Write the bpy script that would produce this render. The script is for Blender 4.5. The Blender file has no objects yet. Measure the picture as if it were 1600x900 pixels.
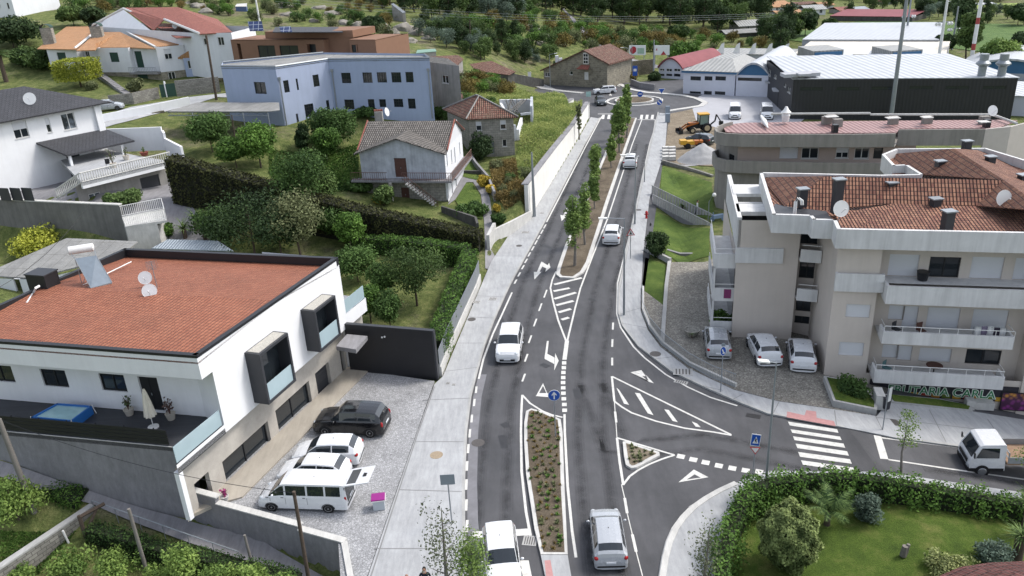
import bpy,bmesh,math,random
import numpy as np
from mathutils import Vector,Matrix,noise as mnoise
from mathutils.geometry import delaunay_2d_cdt
random.seed(7);RNG=np.random.default_rng(7)
R=math.radians
SC=bpy.context.scene
COL=SC.collection
FPX,PITCH,ROLL,CAMH=1250.0,R(23),R(3.2),27.0
fw=Vector((0,math.cos(PITCH),-math.sin(PITCH)))
_r0=Vector((1,0,0));_u0=Vector((0,math.sin(PITCH),math.cos(PITCH)))
cr=math.cos(ROLL)*_r0 - math.sin(ROLL)*_u0
cu=math.sin(ROLL)*_r0+math.cos(ROLL)*_u0
cd=bpy.data.cameras.new('camera');cam=bpy.data.objects.new('camera',cd);COL.objects.link(cam)
M3=Matrix((cr,cu,-fw)).transposed()
cam.matrix_world=Matrix.Translation((0,0,CAMH)) @ M3.to_4x4()
cd.sensor_width=36;cd.lens=36*FPX/1600;cd.clip_start=0.5;cd.clip_end=6000
SC.camera=cam
SUN_EL,SUN_AZ=52,74          # azimuth clockwise from +Y
w=bpy.data.worlds.new('World');SC.world=w;w.use_nodes=True
wn=w.node_tree.nodes;bg=wn['Background'];sk=wn.new('ShaderNodeTexSky')
sk.sky_type='NISHITA';sk.sun_disc=False;sk.sun_elevation=R(SUN_EL);sk.sun_rotation=R(SUN_AZ)
sk.air_density=1.0;sk.dust_density=2.5;sk.ozone_density=1.0
hs=wn.new('ShaderNodeHueSaturation');hs.inputs['Saturation'].default_value=.5;w.node_tree.links.new(sk.outputs[0],hs.inputs['Color']);w.node_tree.links.new(hs.outputs[0],bg.inputs[0]);bg.inputs[1].default_value=0.15
sd=bpy.data.lights.new('sun','SUN');sun=bpy.data.objects.new('sun',sd);COL.objects.link(sun)
sd.energy=1.35;sd.angle=R(12);sd.color=(1,.95,.88)
_sv=Vector((math.cos(R(SUN_EL))*math.sin(R(SUN_AZ)),math.cos(R(SUN_EL))*math.cos(R(SUN_AZ)),math.sin(R(SUN_EL))))
sun.rotation_euler=_sv.to_track_quat('Z','Y').to_euler();sun.location=(60,0,80)
vs=SC.view_settings;vs.view_transform='Standard';vs.look='None';vs.exposure=1.03;vs.gamma=1
CAMP=Vector((0,0,CAMH))
def ray(x,y): return fw+(x-800)/FPX*cr+(450-y)/FPX*cu
def RS(X,Y):
 """the side street falls gently away to the right"""
 return -.17*min(max(0.0,X-19.3),30)*min(1,max(0,(74-Y)/12)) if X>19.3 and Y<74 else 0.0
def G(x,y,z=0.0):
 d=ray(x,y);P=CAMP+d*((z-CAMH)/d.z)
 if abs(z)<.6 and P.x>19.3 and P.y<74:
  for _ in range(12): P=CAMP+d*((z+RS(P.x,P.y)-CAMH)/d.z)
 return P
def zs(h): return lambda p: h+RS(p[0],p[1])
def D(x,y,Y):
 d=ray(x,y);return CAMP+d*(Y/d.y)
def PL(x,y,A,B):
 A=Vector((A[0],A[1]));B=Vector((B[0],B[1]));t=(B-A).normalized();n=Vector((-t.y,t.x))
 d=ray(x,y);k=A.dot(n)/(d.x*n.x+d.y*n.y);P=CAMP+d*k
 return (Vector((P.x,P.y))-A).dot(t),P.z
def hx(s,k=1.0):
 s=s.lstrip('#');v=[int(s[i:i+2],16)/255 for i in (0,2,4)]
 return tuple((c/12.92 if c <=.04045 else ((c+.055)/1.055)**2.4)*k for c in v)
MC={}
class NT:
 def __init__(s,name):
  s.m=bpy.data.materials.new(name);s.m.use_nodes=True;s.t=s.m.node_tree;s.n=s.t.nodes;s.b=s.n['Principled BSDF']
 def N(s,typ,**k):
  o=s.n.new('ShaderNode'+typ)
  for a,b in k.items(): setattr(o,a,b)
  return o
 def L(s,a,b): s.t.links.new(a,b)
 def noise(s,vec,scale,detail=4,rough=.6):
  o=s.N('TexNoise');o.inputs['Scale'].default_value=scale;o.inputs['Detail'].default_value=detail;o.inputs['Roughness'].default_value=rough
  if vec is not None: s.L(vec,o.inputs['Vector'])
  return o.outputs[0]
 def pos(s): return s.N('NewGeometry').outputs['Position']
 def uv(s): return s.N('UVMap').outputs[0]
 def ramp(s,fac,stops):
  o=s.N('ValToRGB');e=o.color_ramp.elements
  while len(e)<len(stops): e.new(.5)
  for q,(p,c) in zip(e,stops): q.position=p;q.color=(*c,1)
  s.L(fac,o.inputs[0]);return o.outputs[0]
 def mix(s,fac,a,b,mode='MIX'):
  o=s.N('Mix',data_type='RGBA',blend_type=mode)
  for i,v in ((0,fac),(6,a),(7,b)):
   if hasattr(v,'is_linked') or hasattr(v,'node'): s.L(v,o.inputs[i])
   else: o.inputs[i].default_value=v if i==0 else (*v,1)
  return o.outputs[2]
 def bump(s,h,strength=.4,dist=.05):
  o=s.N('Bump');o.inputs['Strength'].default_value=strength;o.inputs['Distance'].default_value=dist
  s.L(h,o.inputs['Height']);s.L(o.outputs[0],s.b.inputs['Normal'])
 def scl(s,vec,v):
  o=s.N('Mapping');o.inputs['Scale'].default_value=v;s.L(vec,o.inputs['Vector']);return o.outputs[0]
def fin(t,rough=.8,metal=0,spec=.5):
 t.b.inputs['Roughness'].default_value=rough;t.b.inputs['Metallic'].default_value=metal;t.b.inputs['Specular IOR Level'].default_value=spec
 return t.m
def mul(c,k): return tuple(max(0,min(1,v*k)) for v in c)
def plain(name,c,rough=.75,var=.12,scale=1.2,metal=0,bump=0,spec=.4,streak=0):
 if name in MC: return MC[name]
 t=NT(name);p=t.pos()
 f=t.noise(p,scale,6,.65)
 col=t.ramp(f,[(.3,mul(c,1-var)),(.7,mul(c,1+var*.6))])
 if streak:
  g=t.noise(t.scl(p,(2.2,2.2,.16)),1.0,5,.7)
  sr=t.ramp(g,[(.42,(1,1,1)),(.75,mul((1,1,1),1-streak))]);col=t.mix(1.0,col,sr,'MULTIPLY')
 t.L(col,t.b.inputs['Base Color'])
 if bump: t.bump(t.noise(p,scale*14,3),bump,.03)
 MC[name]=fin(t,rough,metal,spec);return MC[name]
def brick(name,c1,c2,mort,bw,rh,ms=.015,rough=.85,bump=.5,roll=0,offs=.5,big=.25,stain=None,dist=.03):
 """blocks, tiles or planks laid in metres on the UV of each face"""
 if name in MC: return MC[name]
 t=NT(name);uv=t.uv()
 o=t.N('TexBrick');o.offset=offs;t.L(uv,o.inputs['Vector'])
 for k,v in (('Scale',1.0),('Brick Width',bw),('Row Height',rh),('Mortar Size',ms),('Mortar Smooth',.3),('Bias',0.0)): o.inputs[k].default_value=v
 for k,v in (('Color1',c1),('Color2',c2),('Mortar',mort)): o.inputs[k].default_value=(*v,1)
 g=t.noise(t.pos(),.55,6,.7);col=t.mix(1.0,o.outputs[0],t.ramp(g,[(.3,(1-big,)*3),(.7,(1+big*.3,)*3)]),'MULTIPLY')
 g2=t.noise(t.pos(),6,4,.7);col=t.mix(1.0,col,t.ramp(g2,[(.3,(1-big*.7,)*3),(.7,(1.05,)*3)]),'MULTIPLY')
 if stain: col=t.mix(t.ramp(t.noise(t.pos(),1.7,6,.75),[(.5,(0,0,0)),(.72,(.8,.8,.8))]),col,stain)
 t.L(col,t.b.inputs['Base Color'])
 inv=t.N('Math',operation='SUBTRACT');inv.inputs[0].default_value=1;t.L(o.outputs[1],inv.inputs[1]);h=inv.outputs[0]
 if roll:
  s=t.N('SeparateXYZ');t.L(uv,s.inputs[0]);m=t.N('Math',operation='MULTIPLY');t.L(s.outputs[0],m.inputs[0]);m.inputs[1].default_value=2*math.pi/roll
  sn=t.N('Math',operation='SINE');t.L(m.outputs[0],sn.inputs[0]);a=t.N('Math',operation='MULTIPLY_ADD');t.L(sn.outputs[0],a.inputs[0]);a.inputs[1].default_value=.6;t.L(h,a.inputs[2]);h=a.outputs[0]
 t.bump(h,bump,dist)
 MC[name]=fin(t,rough);return MC[name]
def corrug(name,c,c2,period,rough=.6,axis=0,metal=0,var=.12,bump=.8):
 if name in MC: return MC[name]
 t=NT(name);uv=t.uv();s=t.N('SeparateXYZ');t.L(uv,s.inputs[0]);m=t.N('Math',operation='MULTIPLY');t.L(s.outputs[axis],m.inputs[0]);m.inputs[1].default_value=2*math.pi/period
 sn=t.N('Math',operation='SINE');t.L(m.outputs[0],sn.inputs[0]);ma=t.N('Math',operation='MULTIPLY_ADD');t.L(sn.outputs[0],ma.inputs[0]);ma.inputs[1].default_value=.5;ma.inputs[2].default_value=.5
 col=t.mix(ma.outputs[0],c2,c);g=t.noise(t.pos(),.7,6,.7)
 col=t.mix(1.0,col,t.ramp(g,[(.3,(1-var,)*3),(.7,(1+var*.4,)*3)]),'MULTIPLY');t.L(col,t.b.inputs['Base Color'])
 t.bump(ma.outputs[0],bump,period*.25);MC[name]=fin(t,rough,metal);return MC[name]
def glass(name,c=(.02,.025,.03),rough=.06,var=0,spec=.6):
 if name in MC: return MC[name]
 t=NT(name)
 if var:
  g=t.noise(t.pos(),1.6,3,.5);t.L(t.ramp(g,[(.4,c),(.7,mul(c,var))]),t.b.inputs['Base Color'])
 else: t.b.inputs['Base Color'].default_value=(*c,1)
 MC[name]=fin(t,rough,0,spec);return MC[name]
def paint(name,c,rough=.25,metal=0):
 if name in MC: return MC[name]
 t=NT(name);t.b.inputs['Base Color'].default_value=(*c,1);t.b.inputs['Coat Weight'].default_value=.6;t.b.inputs['Coat Roughness'].default_value=.06
 g=t.noise(t.pos(),3,5);r=t.N('MapRange');t.L(g,r.inputs[0]);r.inputs[3].default_value=rough*.7;r.inputs[4].default_value=rough*1.4
 fin(t,rough,metal);t.L(r.outputs[0],t.b.inputs['Roughness']);MC[name]=t.m;return MC[name]
def leafmat(name,dark,light,tr=.22,rough=.55):
 if name in MC: return MC[name]
 dark,light=[tuple((v*.9+.1*(.3*c[0]+.6*c[1]+.1*c[2]))*1.02 for v in c) for c in (dark,light)]
 t=NT(name);a=t.N('Attribute');a.attribute_name='lc'
 oi=t.N('ObjectInfo');m=t.N('Math',operation='MULTIPLY_ADD');t.L(oi.outputs['Random'],m.inputs[0]);m.inputs[1].default_value=.3;m.inputs[2].default_value=-.15
 ad=t.N('Math',operation='ADD');t.L(a.outputs['Fac'],ad.inputs[0]);t.L(m.outputs[0],ad.inputs[1])
 col=t.ramp(ad.outputs[0],[(.1,dark),(.9,light)]);t.L(col,t.b.inputs['Base Color']);fin(t,.7,0,.15)
 tl=t.N('BsdfTranslucent');t.L(col,tl.inputs[0]);mx=t.N('MixShader');mx.inputs[0].default_value=tr
 t.L(t.b.outputs[0],mx.inputs[1]);t.L(tl.outputs[0],mx.inputs[2]);t.L(mx.outputs[0],t.n['Material Output'].inputs[0])
 MC[name]=t.m;return t.m
class MB:
 def __init__(s): s.v=[];s.f=[];s.m=[]
 def poly(s,pts,mi=0):
  b=len(s.v);s.v +=[tuple(p) for p in pts];s.f.append(tuple(range(b,b+len(pts))));s.m.append(mi)
 def add(s,vs,fs,mi=0):
  b=len(s.v);s.v +=[tuple(p) for p in vs]
  for f in fs: s.f.append(tuple(b+i for i in f));s.m.append(mi)
 def obox(s,o,ax,ay,az,mi=0,skip=()):
  o=Vector(o);ax,ay,az=Vector(ax),Vector(ay),Vector(az)
  if ax.cross(ay).dot(az)<0: o=o+ax;ax=-ax
  c=[o,o+ax,o+ax+ay,o+ay,o+az,o+ax+az,o+ax+ay+az,o+ay+az]
  fs=[(0,3,2,1),(4,5,6,7),(0,1,5,4),(1,2,6,5),(2,3,7,6),(3,0,4,7)]
  s.add(c,[f for i,f in enumerate(fs) if i not in skip],mi)
 def box(s,c,sz,rz=0,mi=0):
  c=Vector(c);a=Vector((math.cos(rz),math.sin(rz),0));b=Vector((-a.y,a.x,0));z=Vector((0,0,1))
  s.obox(c-a*sz[0]/2-b*sz[1]/2-z*sz[2]/2,a*sz[0],b*sz[1],z*sz[2],mi)
 def prism(s,pts,z0,z1,mi=0,top=None,bottom=True):
  pts=[Vector((p[0],p[1])) for p in pts]
  ar=sum(pts[i].x*pts[(i+1) % len(pts)].y-pts[(i+1) % len(pts)].x*pts[i].y for i in range(len(pts)))
  if ar<0: pts=pts[::-1]
  n=len(pts);z0f=z0 if callable(z0) else (lambda p: z0);z1f=z1 if callable(z1) else (lambda p: z1)
  lo=[(p.x,p.y,z0f(p)) for p in pts];hi=[(p.x,p.y,z1f(p)) for p in pts]
  s.poly(hi,mi if top is None else top)
  if bottom: s.poly(lo[::-1],mi)
  for i in range(n):
   j=(i+1) % n;s.poly([lo[i],lo[j],hi[j],hi[i]],mi)
 def slab(s,pts,t=.15,mi=0,side=None):
  pts=[Vector(p) for p in pts]
  nn=Vector((0,0,0))
  for i in range(len(pts)): nn +=(pts[i]-pts[0]).cross(pts[(i+1) % len(pts)]-pts[0])
  if nn.z<0: pts=pts[::-1]
  lo=[p-Vector((0,0,t)) for p in pts];s.poly(pts,mi);s.poly(lo[::-1],mi if side is None else side)
  for i in range(len(pts)):
   j=(i+1) % len(pts);s.poly([lo[i],lo[j],pts[j],pts[i]],mi if side is None else side)
 def tube(s,path,r,n=8,mi=0,cap=True):
  path=[Vector(p) for p in path];rs=r if hasattr(r,'__len__') else [r]*len(path);b=len(s.v)
  for i,p in enumerate(path):
   d=(path[min(i+1,len(path)-1)]-path[max(i-1,0)]).normalized()
   a=d.cross(Vector((0,0,1)) if abs(d.z)<.9 else Vector((1,0,0))).normalized();c=d.cross(a)
   for k in range(n):
    q=2*math.pi*k/n;s.v.append(tuple(p+(a*math.cos(q)+c*math.sin(q))*rs[i]))
  for i in range(len(path)-1):
   for k in range(n):
    a0=b+i*n+k;a1=b+i*n+(k+1) % n;s.f.append((a0,a0+n,a1+n,a1));s.m.append(mi)
  if cap:
   s.f.append(tuple(b+k for k in range(n)));s.m.append(mi)
   e=b+(len(path)-1)*n;s.f.append(tuple(e+n-1-k for k in range(n)));s.m.append(mi)
 def lathe(s,c,prof,n=16,mi=0,ax=None):
  """prof: (radius, height) pairs"""
  c=Vector(c);z=Vector(ax).normalized() if ax else Vector((0,0,1));a=z.orthogonal().normalized();d=z.cross(a);b=len(s.v)
  for r,h in prof:
   for k in range(n):
    q=2*math.pi*k/n;s.v.append(tuple(c+z*h+(a*math.cos(q)+d*math.sin(q))*r))
  for i in range(len(prof)-1):
   for k in range(n):
    a0=b+i*n+k;a1=b+i*n+(k+1) % n;s.f.append((a0,a1,a1+n,a0+n));s.m.append(mi)
  s.f.append(tuple(b+n-1-k for k in range(n)));s.m.append(mi)
  e=b+(len(prof)-1)*n;s.f.append(tuple(e+k for k in range(n)));s.m.append(mi)
 def ell(s,c,r,n=12,mi=0,jit=0):
  c=Vector(c);r=(r,r,r) if not hasattr(r,'__len__') else r;b=len(s.v);m=n//2
  for i in range(m+1):
   th=math.pi*i/m
   for k in range(n):
    q=2*math.pi*k/n;j=1+jit*(random.random()-.5)
    s.v.append((c.x+r[0]*math.sin(th)*math.cos(q)*j,c.y+r[1]*math.sin(th)*math.sin(q)*j,c.z+r[2]*math.cos(th)*j))
  for i in range(m):
   for k in range(n):
    a0=b+i*n+k;a1=b+i*n+(k+1) % n;s.f.append((a0,a0+n,a1+n,a1));s.m.append(mi)
ORG={}
def link(name,me,mats,parent,org):
 if not isinstance(mats,(list,tuple)): mats=[mats]
 for m in mats: me.materials.append(m)
 o=bpy.data.objects.new(name,me);COL.objects.link(o);ORG[o.name]=org
 if parent: o.parent=parent
 return o
def build(name,mb,mats,parent=None,smooth=None,org=None):
 if org is None: org=ORG[parent.name] if parent else Vector((0,0,0))
 me=bpy.data.meshes.new(name);ox,oy,oz=org
 me.from_pydata([(x-ox,y-oy,z-oz) for x,y,z in mb.v],[],mb.f)
 me.polygons.foreach_set('material_index',mb.m)
 uvl=me.uv_layers.new(name='UVMap');uvs=np.zeros(len(me.loops)*2,'f');k=0;Z=Vector((0,0,1))
 V=[Vector(v) for v in mb.v]
 for p in me.polygons:
  n=p.normal
  if abs(n.z)>.999 or n.length<.5: a=Vector((1,0,0));b=Vector((0,1,0))
  else: a=Z.cross(n).normalized();b=n.cross(a)
  for li in p.vertices:
   uvs[k]=V[li].dot(a);uvs[k+1]=V[li].dot(b);k +=2
 uvl.data.foreach_set('uv',uvs)
 if smooth is not None:
  me.polygons.foreach_set('use_smooth',[True]*len(me.polygons));me.set_sharp_from_angle(angle=R(smooth))
 me.update();o=link(name,me,mats,parent,org)
 if parent is None: o.location=org
 return o
def tag(o,label=None,cat=None,group=None,kind=None):
 if label: o['label']=label
 if cat: o['category']=cat
 if group: o['group']=group
 if kind: o['kind']=kind
 return o
def thing(name,loc,label,cat,group=None):
 o=bpy.data.objects.new(name,None);COL.objects.link(o);o.location=loc;o.empty_display_size=.3;ORG[o.name]=Vector(loc)
 return tag(o,label,cat,group)
def single(name,mb,mats,loc,label,cat,group=None,smooth=None,kind=None):
 return tag(build(name,mb,mats,None,smooth,Vector(loc)),label,cat,group,kind)
def struct(name,mb,mats,smooth=None):
 return tag(build(name,mb,mats,None,smooth,Vector((0,0,0))),kind='structure')
def dup(src,loc,rz=0,sc=1,label=None,group=None):
 def rec(o,par):
  c=o.copy();COL.objects.link(c);c.parent=par
  for ch in KIDS.get(o.name) or KIDS.setdefault(o.name,list(o.children)): rec(ch,c)
  return c
 r=rec(src,None);r.location=loc;r.rotation_euler=(0,0,rz);r.scale=(sc,sc,sc) if not hasattr(sc,'__len__') else sc
 if label: r['label']=label
 if group: r['group']=group
 return r
KIDS={}
USED=set()
def place(proto,loc,rz=0,sc=1,label=None,group=None):
 """first use moves the prototype itself, later uses copy it"""
 if proto.name not in USED:
  USED.add(proto.name);KIDS[proto.name]=list(proto.children)
  for c in proto.children: KIDS[c.name]=list(c.children)
  proto.location=loc;proto.rotation_euler=(0,0,rz);proto.scale=(sc,sc,sc) if not hasattr(sc,'__len__') else sc
  if label: proto['label']=label
  if group: proto['group']=group
  return proto
 return dup(proto,loc,rz,sc,label,group)
# ================================================================ TERRAIN
ctrl=[]
def cz(*pts):
 for x,y,z in pts: ctrl.append(tuple(G(x,y,z)))
def cy(*pts):
 for x,y,Y in pts: ctrl.append(tuple(D(x,y,Y)))
cz((0,717,1.7),(142,767,.0),(269,807,-1.1),(400,843,-1.4),(530,925,-2.2),(60,850,-1.0),(250,897,-2),(0,897,-1.4),(-100,700,2))
cz((60,450,1.8),(20,405,2.6),(180,440,1.2),(-60,450,3),(220,390,1.2),(400,410,1.0),(560,450,.1),(640,450,.1),(700,420,.2),(600,505,0),(480,420,.5))
cz((280,322,4.6),(345,335,4.0),(450,350,2.6),(560,370,1.4),(752,392,.4),(300,360,2.2),(350,390,1.4))
cz((450,250,4.8),(530,230,4.8),(560,290,3.0),(430,200,7.0),(340,215,6.8),(300,255,5.6),(570,330,2),(697,322,1.6),(740,335,1.2),(760,300,1.9),(740,245,2.4),(770,240,2.4),(805,244,2.3),(715,190,3.5))
cz((232,305,5),(300,318,4.9),(60,310,5.6),(-100,350,5.5),(100,330,5))
cz((830,210,3.5),(862,172,3.0),(882,190,3),(845,250,3.0),(795,295,2.4),(822,300,2.9),(800,330,1.3),(902,167,2.7),(785,345,.7))
cz((850,131,.1),(780,130,3.4),(805,135,2.4),(835,128,1.0),(780,175,3.6))
cz((447,208,7.4),(523,172,8),(675,180,6.8),(600,180,7),(690,205,4.2),(700,150,6),(730,140,4.6),(310,172,8.6),(390,172,8))
cz((172,178,9),(240,160,9),(330,148,9.1),(260,132,9.3),(100,140,9.5),(0,130,9.8),(380,120,9.5),(200,205,8.5),(250,215,7))
cy((350,85,150),(450,78,155),(560,75,155),(150,75,160),(30,62,165),(20,20,190),(100,15,195),(200,10,205),(300,20,200),(400,40,185),(500,50,180),(400,5,235),(500,10,225),(600,60,175),(620,20,220),(600,0,270),(700,70,175),(700,20,235),(700,0,280))
cy((760,90,170),(780,50,205),(800,10,270),(850,80,195),(850,40,235),(870,10,300),(900,60,220),(900,30,265),(1000,60,240),(1000,40,275),(1000,20,315),(1000,0,360),(1100,35,285),(1100,0,360))
cz((1000,82,.3),(960,95,.6),(1100,75,0),(1180,60,0),(1300,45,0),(1400,40,0),(1300,15,0),(1590,70,0),(1500,50,0),(1600,30,.5))
cy((1300,-10,430),(1450,0,400),(1600,-10,430),(1200,-15,450))
for X,Y,Z in ((-400,60,30),(-300,200,32),(-500,500,90),(-200,700,90),(0,800,95),(200,900,90),(500,900,85),(800,700,60),(600,300,0),(500,100,0),(300,60,0),(200,0,0),(0,-60,0),(-120,-40,-3),(-150,60,8),(-1500,300,150),(0,2200,180),(1500,1500,150),(-100,350,34),(-200,300,36),(60,500,42),(250,600,38)):
 ctrl.append((X,Y,Z))
_a,_b=G(-60,312,6.2).xy,G(186,321,6.2).xy;_n=Vector(((_b-_a).y,-(_b-_a).x)).normalized()
if _n.y>0: _n=-_n
for _t in (0,.2,.4,.6,.8,1):
 _p=_a.lerp(_b,_t);ctrl +=[(*(_p+_n*1.0),1.5),(*(_p-_n*1.5),5.2),(*(_p+_n*5),1.4)]
_a,_b=G(-40,196,13.2).xy,G(151,161,13.2).xy
for _t in (0,.25,.5,.75,1): _p=_a.lerp(_b,_t);ctrl +=[(_p.x+.3,_p.y-1,5.3),(_p.x+1,_p.y+3,5.6)]
ctrl.append((*G(255,262,5.3).xy,5.3))
ctrl=np.array(ctrl)
def _phi(d): return np.sqrt(d*d+9)
cxy=ctrl[:,:2];dd=np.linalg.norm(cxy[:,None]-cxy[None],axis=2);nC=len(ctrl)
A_=np.zeros((nC+1,nC+1));A_[:nC,:nC]=_phi(dd)+np.eye(nC)*-.6;A_[:nC,nC]=1;A_[nC,:nC]=1
W_=np.linalg.solve(A_,np.append(ctrl[:,2],0))
def rbf(X,Y):
 out=np.full(X.shape,W_[nC])
 for (a,b),q in zip(cxy,W_[:nC]): out +=q*_phi(np.hypot(X-a,Y-b))
 return out
FLAT=[Vector(q) for q in ((-8.4,24),(-8.9,32.6),(-18.0,36.75))]+[Vector((-19.5,40)),Vector((-14.3,52))]+\
 [G(*q).xy for q in [(550,574),(678,583),(742,452),(768,405),(812,350),(824,343),(836,320),(866,275),(900,221),(919,186),(900,168),(870,152),(790,143),(800,135),(850,131),(948,132),(975,118),(1060,110),(1180,100),(1250,96)]]+[Vector(q) for q in ((150,215),(160,100),(150,0),(40,-30),(-8,0))]
def pdist(X,Y,poly):
 """signed distance: negative inside"""
 d=np.full(X.shape,1e9);ins=np.zeros(X.shape,bool);n=len(poly)
 for i in range(n):
  ax,ay=poly[i];bx,by=poly[(i+1) % n];ex,ey=bx-ax,by-ay
  t=np.clip(((X-ax)*ex+(Y-ay)*ey)/(ex*ex+ey*ey+1e-9),0,1);d=np.minimum(d,np.hypot(X-ax-t*ex,Y-ay-t*ey))
  c=((ay>Y) !=(by>Y)) & (X<ex*(Y-ay)/(ey if abs(ey)>1e-9 else 1e-9)+ax);ins ^=c
 return np.where(ins,-d,d)
def dip(X,Y):                       # the lawns beside the grey building fall away from the pavement
 P=[G(1034,262).xy,G(1113,285).xy,G(1116,330).xy,G(1108,415).xy,G(1098,500).xy,G(1060,530).xy,G(1040,500).xy,G(1030,400).xy,G(1018,320).xy]
 s=pdist(X,Y,P);k=np.clip(-s/3.2,0,1);return -.85*k*k*(3-2*k)
def terr(X,Y):
 X=np.asarray(X,float);Y=np.asarray(Y,float)
 z=rbf(X,Y);s=pdist(X,Y,FLAT);k=np.clip(s/.45,0,1)
 rs=-.17*np.clip(X-19.3,0,30)*np.clip((74-Y)/12,0,1)
 return (-.07+dip(X,Y)+rs)*(1-k)+z*k
def axis(a,b,st,lo,hi):
 v=list(np.arange(a,b+1e-6,st));s=st
 while v[-1]<hi: s=min(s*1.16,120);v.append(v[-1]+s)
 s=st
 while v[0]>lo: s=min(s*1.16,120);v.insert(0,v[0]-s)
 return np.array(v)
GX=axis(-60,36,.5,-2600,2600);GY=axis(24,125,.5,-400,4200)
XX,YY=np.meshgrid(GX,GY);ZZ=terr(XX,YY)
def tz(x,y):
 i=min(max(np.searchsorted(GX,x)-1,0),len(GX)-2);j=min(max(np.searchsorted(GY,y)-1,0),len(GY)-2)
 a=(x-GX[i])/(GX[i+1]-GX[i]);b=(y-GY[j])/(GY[j+1]-GY[j])
 return float((ZZ[j,i]*(1-a)+ZZ[j,i+1]*a)*(1-b)+(ZZ[j+1,i]*(1-a)+ZZ[j+1,i+1]*a)*b)
def T(px,py,dz=0):
 """first place where the line of sight meets the ground"""
 d=ray(px,py);t=20.0;last=None
 while t<1500:
  P=CAMP+d*t;h=P.z-tz(P.x,P.y)-dz
  if h<0:
   if last is None: return P
   t0,h0=last;t=t0+(t-t0)*h0/(h0-h);P=CAMP+d*t;P.z=tz(P.x,P.y);return P
  last=(t,h);t +=1.0 if t<300 else 4
 return G(px,py,0)
tg=NT('hillside_ground');p_=tg.pos()
n1=tg.noise(p_,.09,8,.7);n2=tg.noise(p_,.9,6,.7);n3=tg.noise(p_,7,4,.7)
grass=tg.ramp(n2,[(.3,hx('#4d5a34',.8)),(.5,hx('#6f7a48',.8)),(.72,hx('#989865',.8))])
dry=tg.ramp(n2,[(.3,hx('#625b4a',.8)),(.7,hx('#9a927c',.8))])
c_=tg.mix(tg.ramp(n1,[(.52,(0,0,0)),(.66,(1,1,1))]),grass,dry)
c_=tg.mix(1.0,c_,tg.ramp(n3,[(.3,(.6,)*3),(.7,(1.15,)*3)]),'MULTIPLY')
tg.L(c_,tg.b.inputs['Base Color']);tg.bump(n3,.8,.2);m_ground=fin(tg,.95,0,.1)
me=bpy.data.meshes.new('ground');ny,nx=XX.shape
me.vertices.add(nx*ny);me.vertices.foreach_set('co',np.stack([XX,YY,ZZ],-1).astype('f').ravel())
i0=(np.arange(ny-1)[:,None]*nx+np.arange(nx-1)[None]).ravel();q=np.stack([i0,i0+1,i0+nx+1,i0+nx],-1)
def setq(me,q):
 n=len(q);me.loops.add(n*4);me.loops.foreach_set('vertex_index',q.astype('i').ravel());me.polygons.add(n)
 me.polygons.foreach_set('loop_start',np.arange(0,n*4,4,dtype='i'));me.polygons.foreach_set('loop_total',np.full(n,4,'i'));me.update();me.validate()
setq(me,q);me.polygons.foreach_set('use_smooth',[True]*len(q));ground=link('ground',me,m_ground,None,Vector((0,0,0)));ground['kind']='structure'
def ZAT(P,yt):
 """height on the vertical over P that shows at photograph row yt"""
 lo,hi=P.z-10,P.z+60
 for _ in range(50):
  m=(lo+hi)/2;v=Vector((P.x,P.y,m))-CAMP;y=450-FPX*v.dot(cu)/v.dot(fw)
  if y<yt: hi=m
  else: lo=m
 return m
def inpoly(x,y,poly):
 c=False;n=len(poly)
 for i in range(n):
  ax,ay=poly[i];bx,by=poly[(i+1) % n]
  if (ay>y) !=(by>y) and x<(bx-ax)*(y-ay)/(by-ay)+ax: c=not c
 return c
def drape(name,pts,off,mat,step=1.0,kind='structure'):
 """sheet laid over the terrain inside the outline"""
 pts=[Vector((p[0],p[1])) for p in pts];bd=[]
 for i in range(len(pts)):
  a,b=pts[i],pts[(i+1) % len(pts)];n=max(1,int((b-a).length/step))
  for k in range(n): bd.append(a.lerp(b,k/n))
 ins=[];x0=min(p.x for p in bd);x1=max(p.x for p in bd);y0=min(p.y for p in bd);y1=max(p.y for p in bd)
 x=x0
 while x<x1:
  y=y0
  while y<y1:
   if inpoly(x,y,pts): ins.append(Vector((x+random.uniform(-.05,.05),y)))
   y +=step
  x +=step
 allp=bd+ins;n=len(bd)
 r=delaunay_2d_cdt(allp,[(i,(i+1) % n) for i in range(n)],[list(range(n))],1,1e-4)
 mb=MB();mb.v=[(v.x,v.y,tz(v.x,v.y)+off) for v in r[0]]
 for f in r[2]: mb.f.append(tuple(f));mb.m.append(0)
 o=build(name,mb,mat);o['kind']=kind
 if o.data.polygons and o.data.polygons[0].normal.z<0: o.data.flip_normals()
 return o
def flat(name,pts,z,mat):
 pts=[Vector((p[0],p[1])) for p in pts];n=len(pts);ins=[]
 if max(p.x for p in pts)>19.3 and min(p.y for p in pts)<74:
  for i in range(0,40):
   for j in range(0,40):
    q=Vector((19.3+i*1.6,12+j*1.6))
    if q.y<76 and inpoly(q.x,q.y,pts): ins.append(q)
 r=delaunay_2d_cdt(pts+ins,[(i,(i+1) % n) for i in range(n)],[list(range(n))],1,1e-4)
 mb=MB();mb.v=[(v.x,v.y,z+RS(v.x,v.y)) for v in r[0]]
 for f in r[2]: mb.f.append(tuple(f));mb.m.append(0)
 o=build(name,mb,mat);o['kind']='structure'
 if o.data.polygons[0].normal.z<0: o.data.flip_normals()
 return o
def GP(px,z=0.0): return [G(a,b,z).xy for a,b in px]
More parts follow.
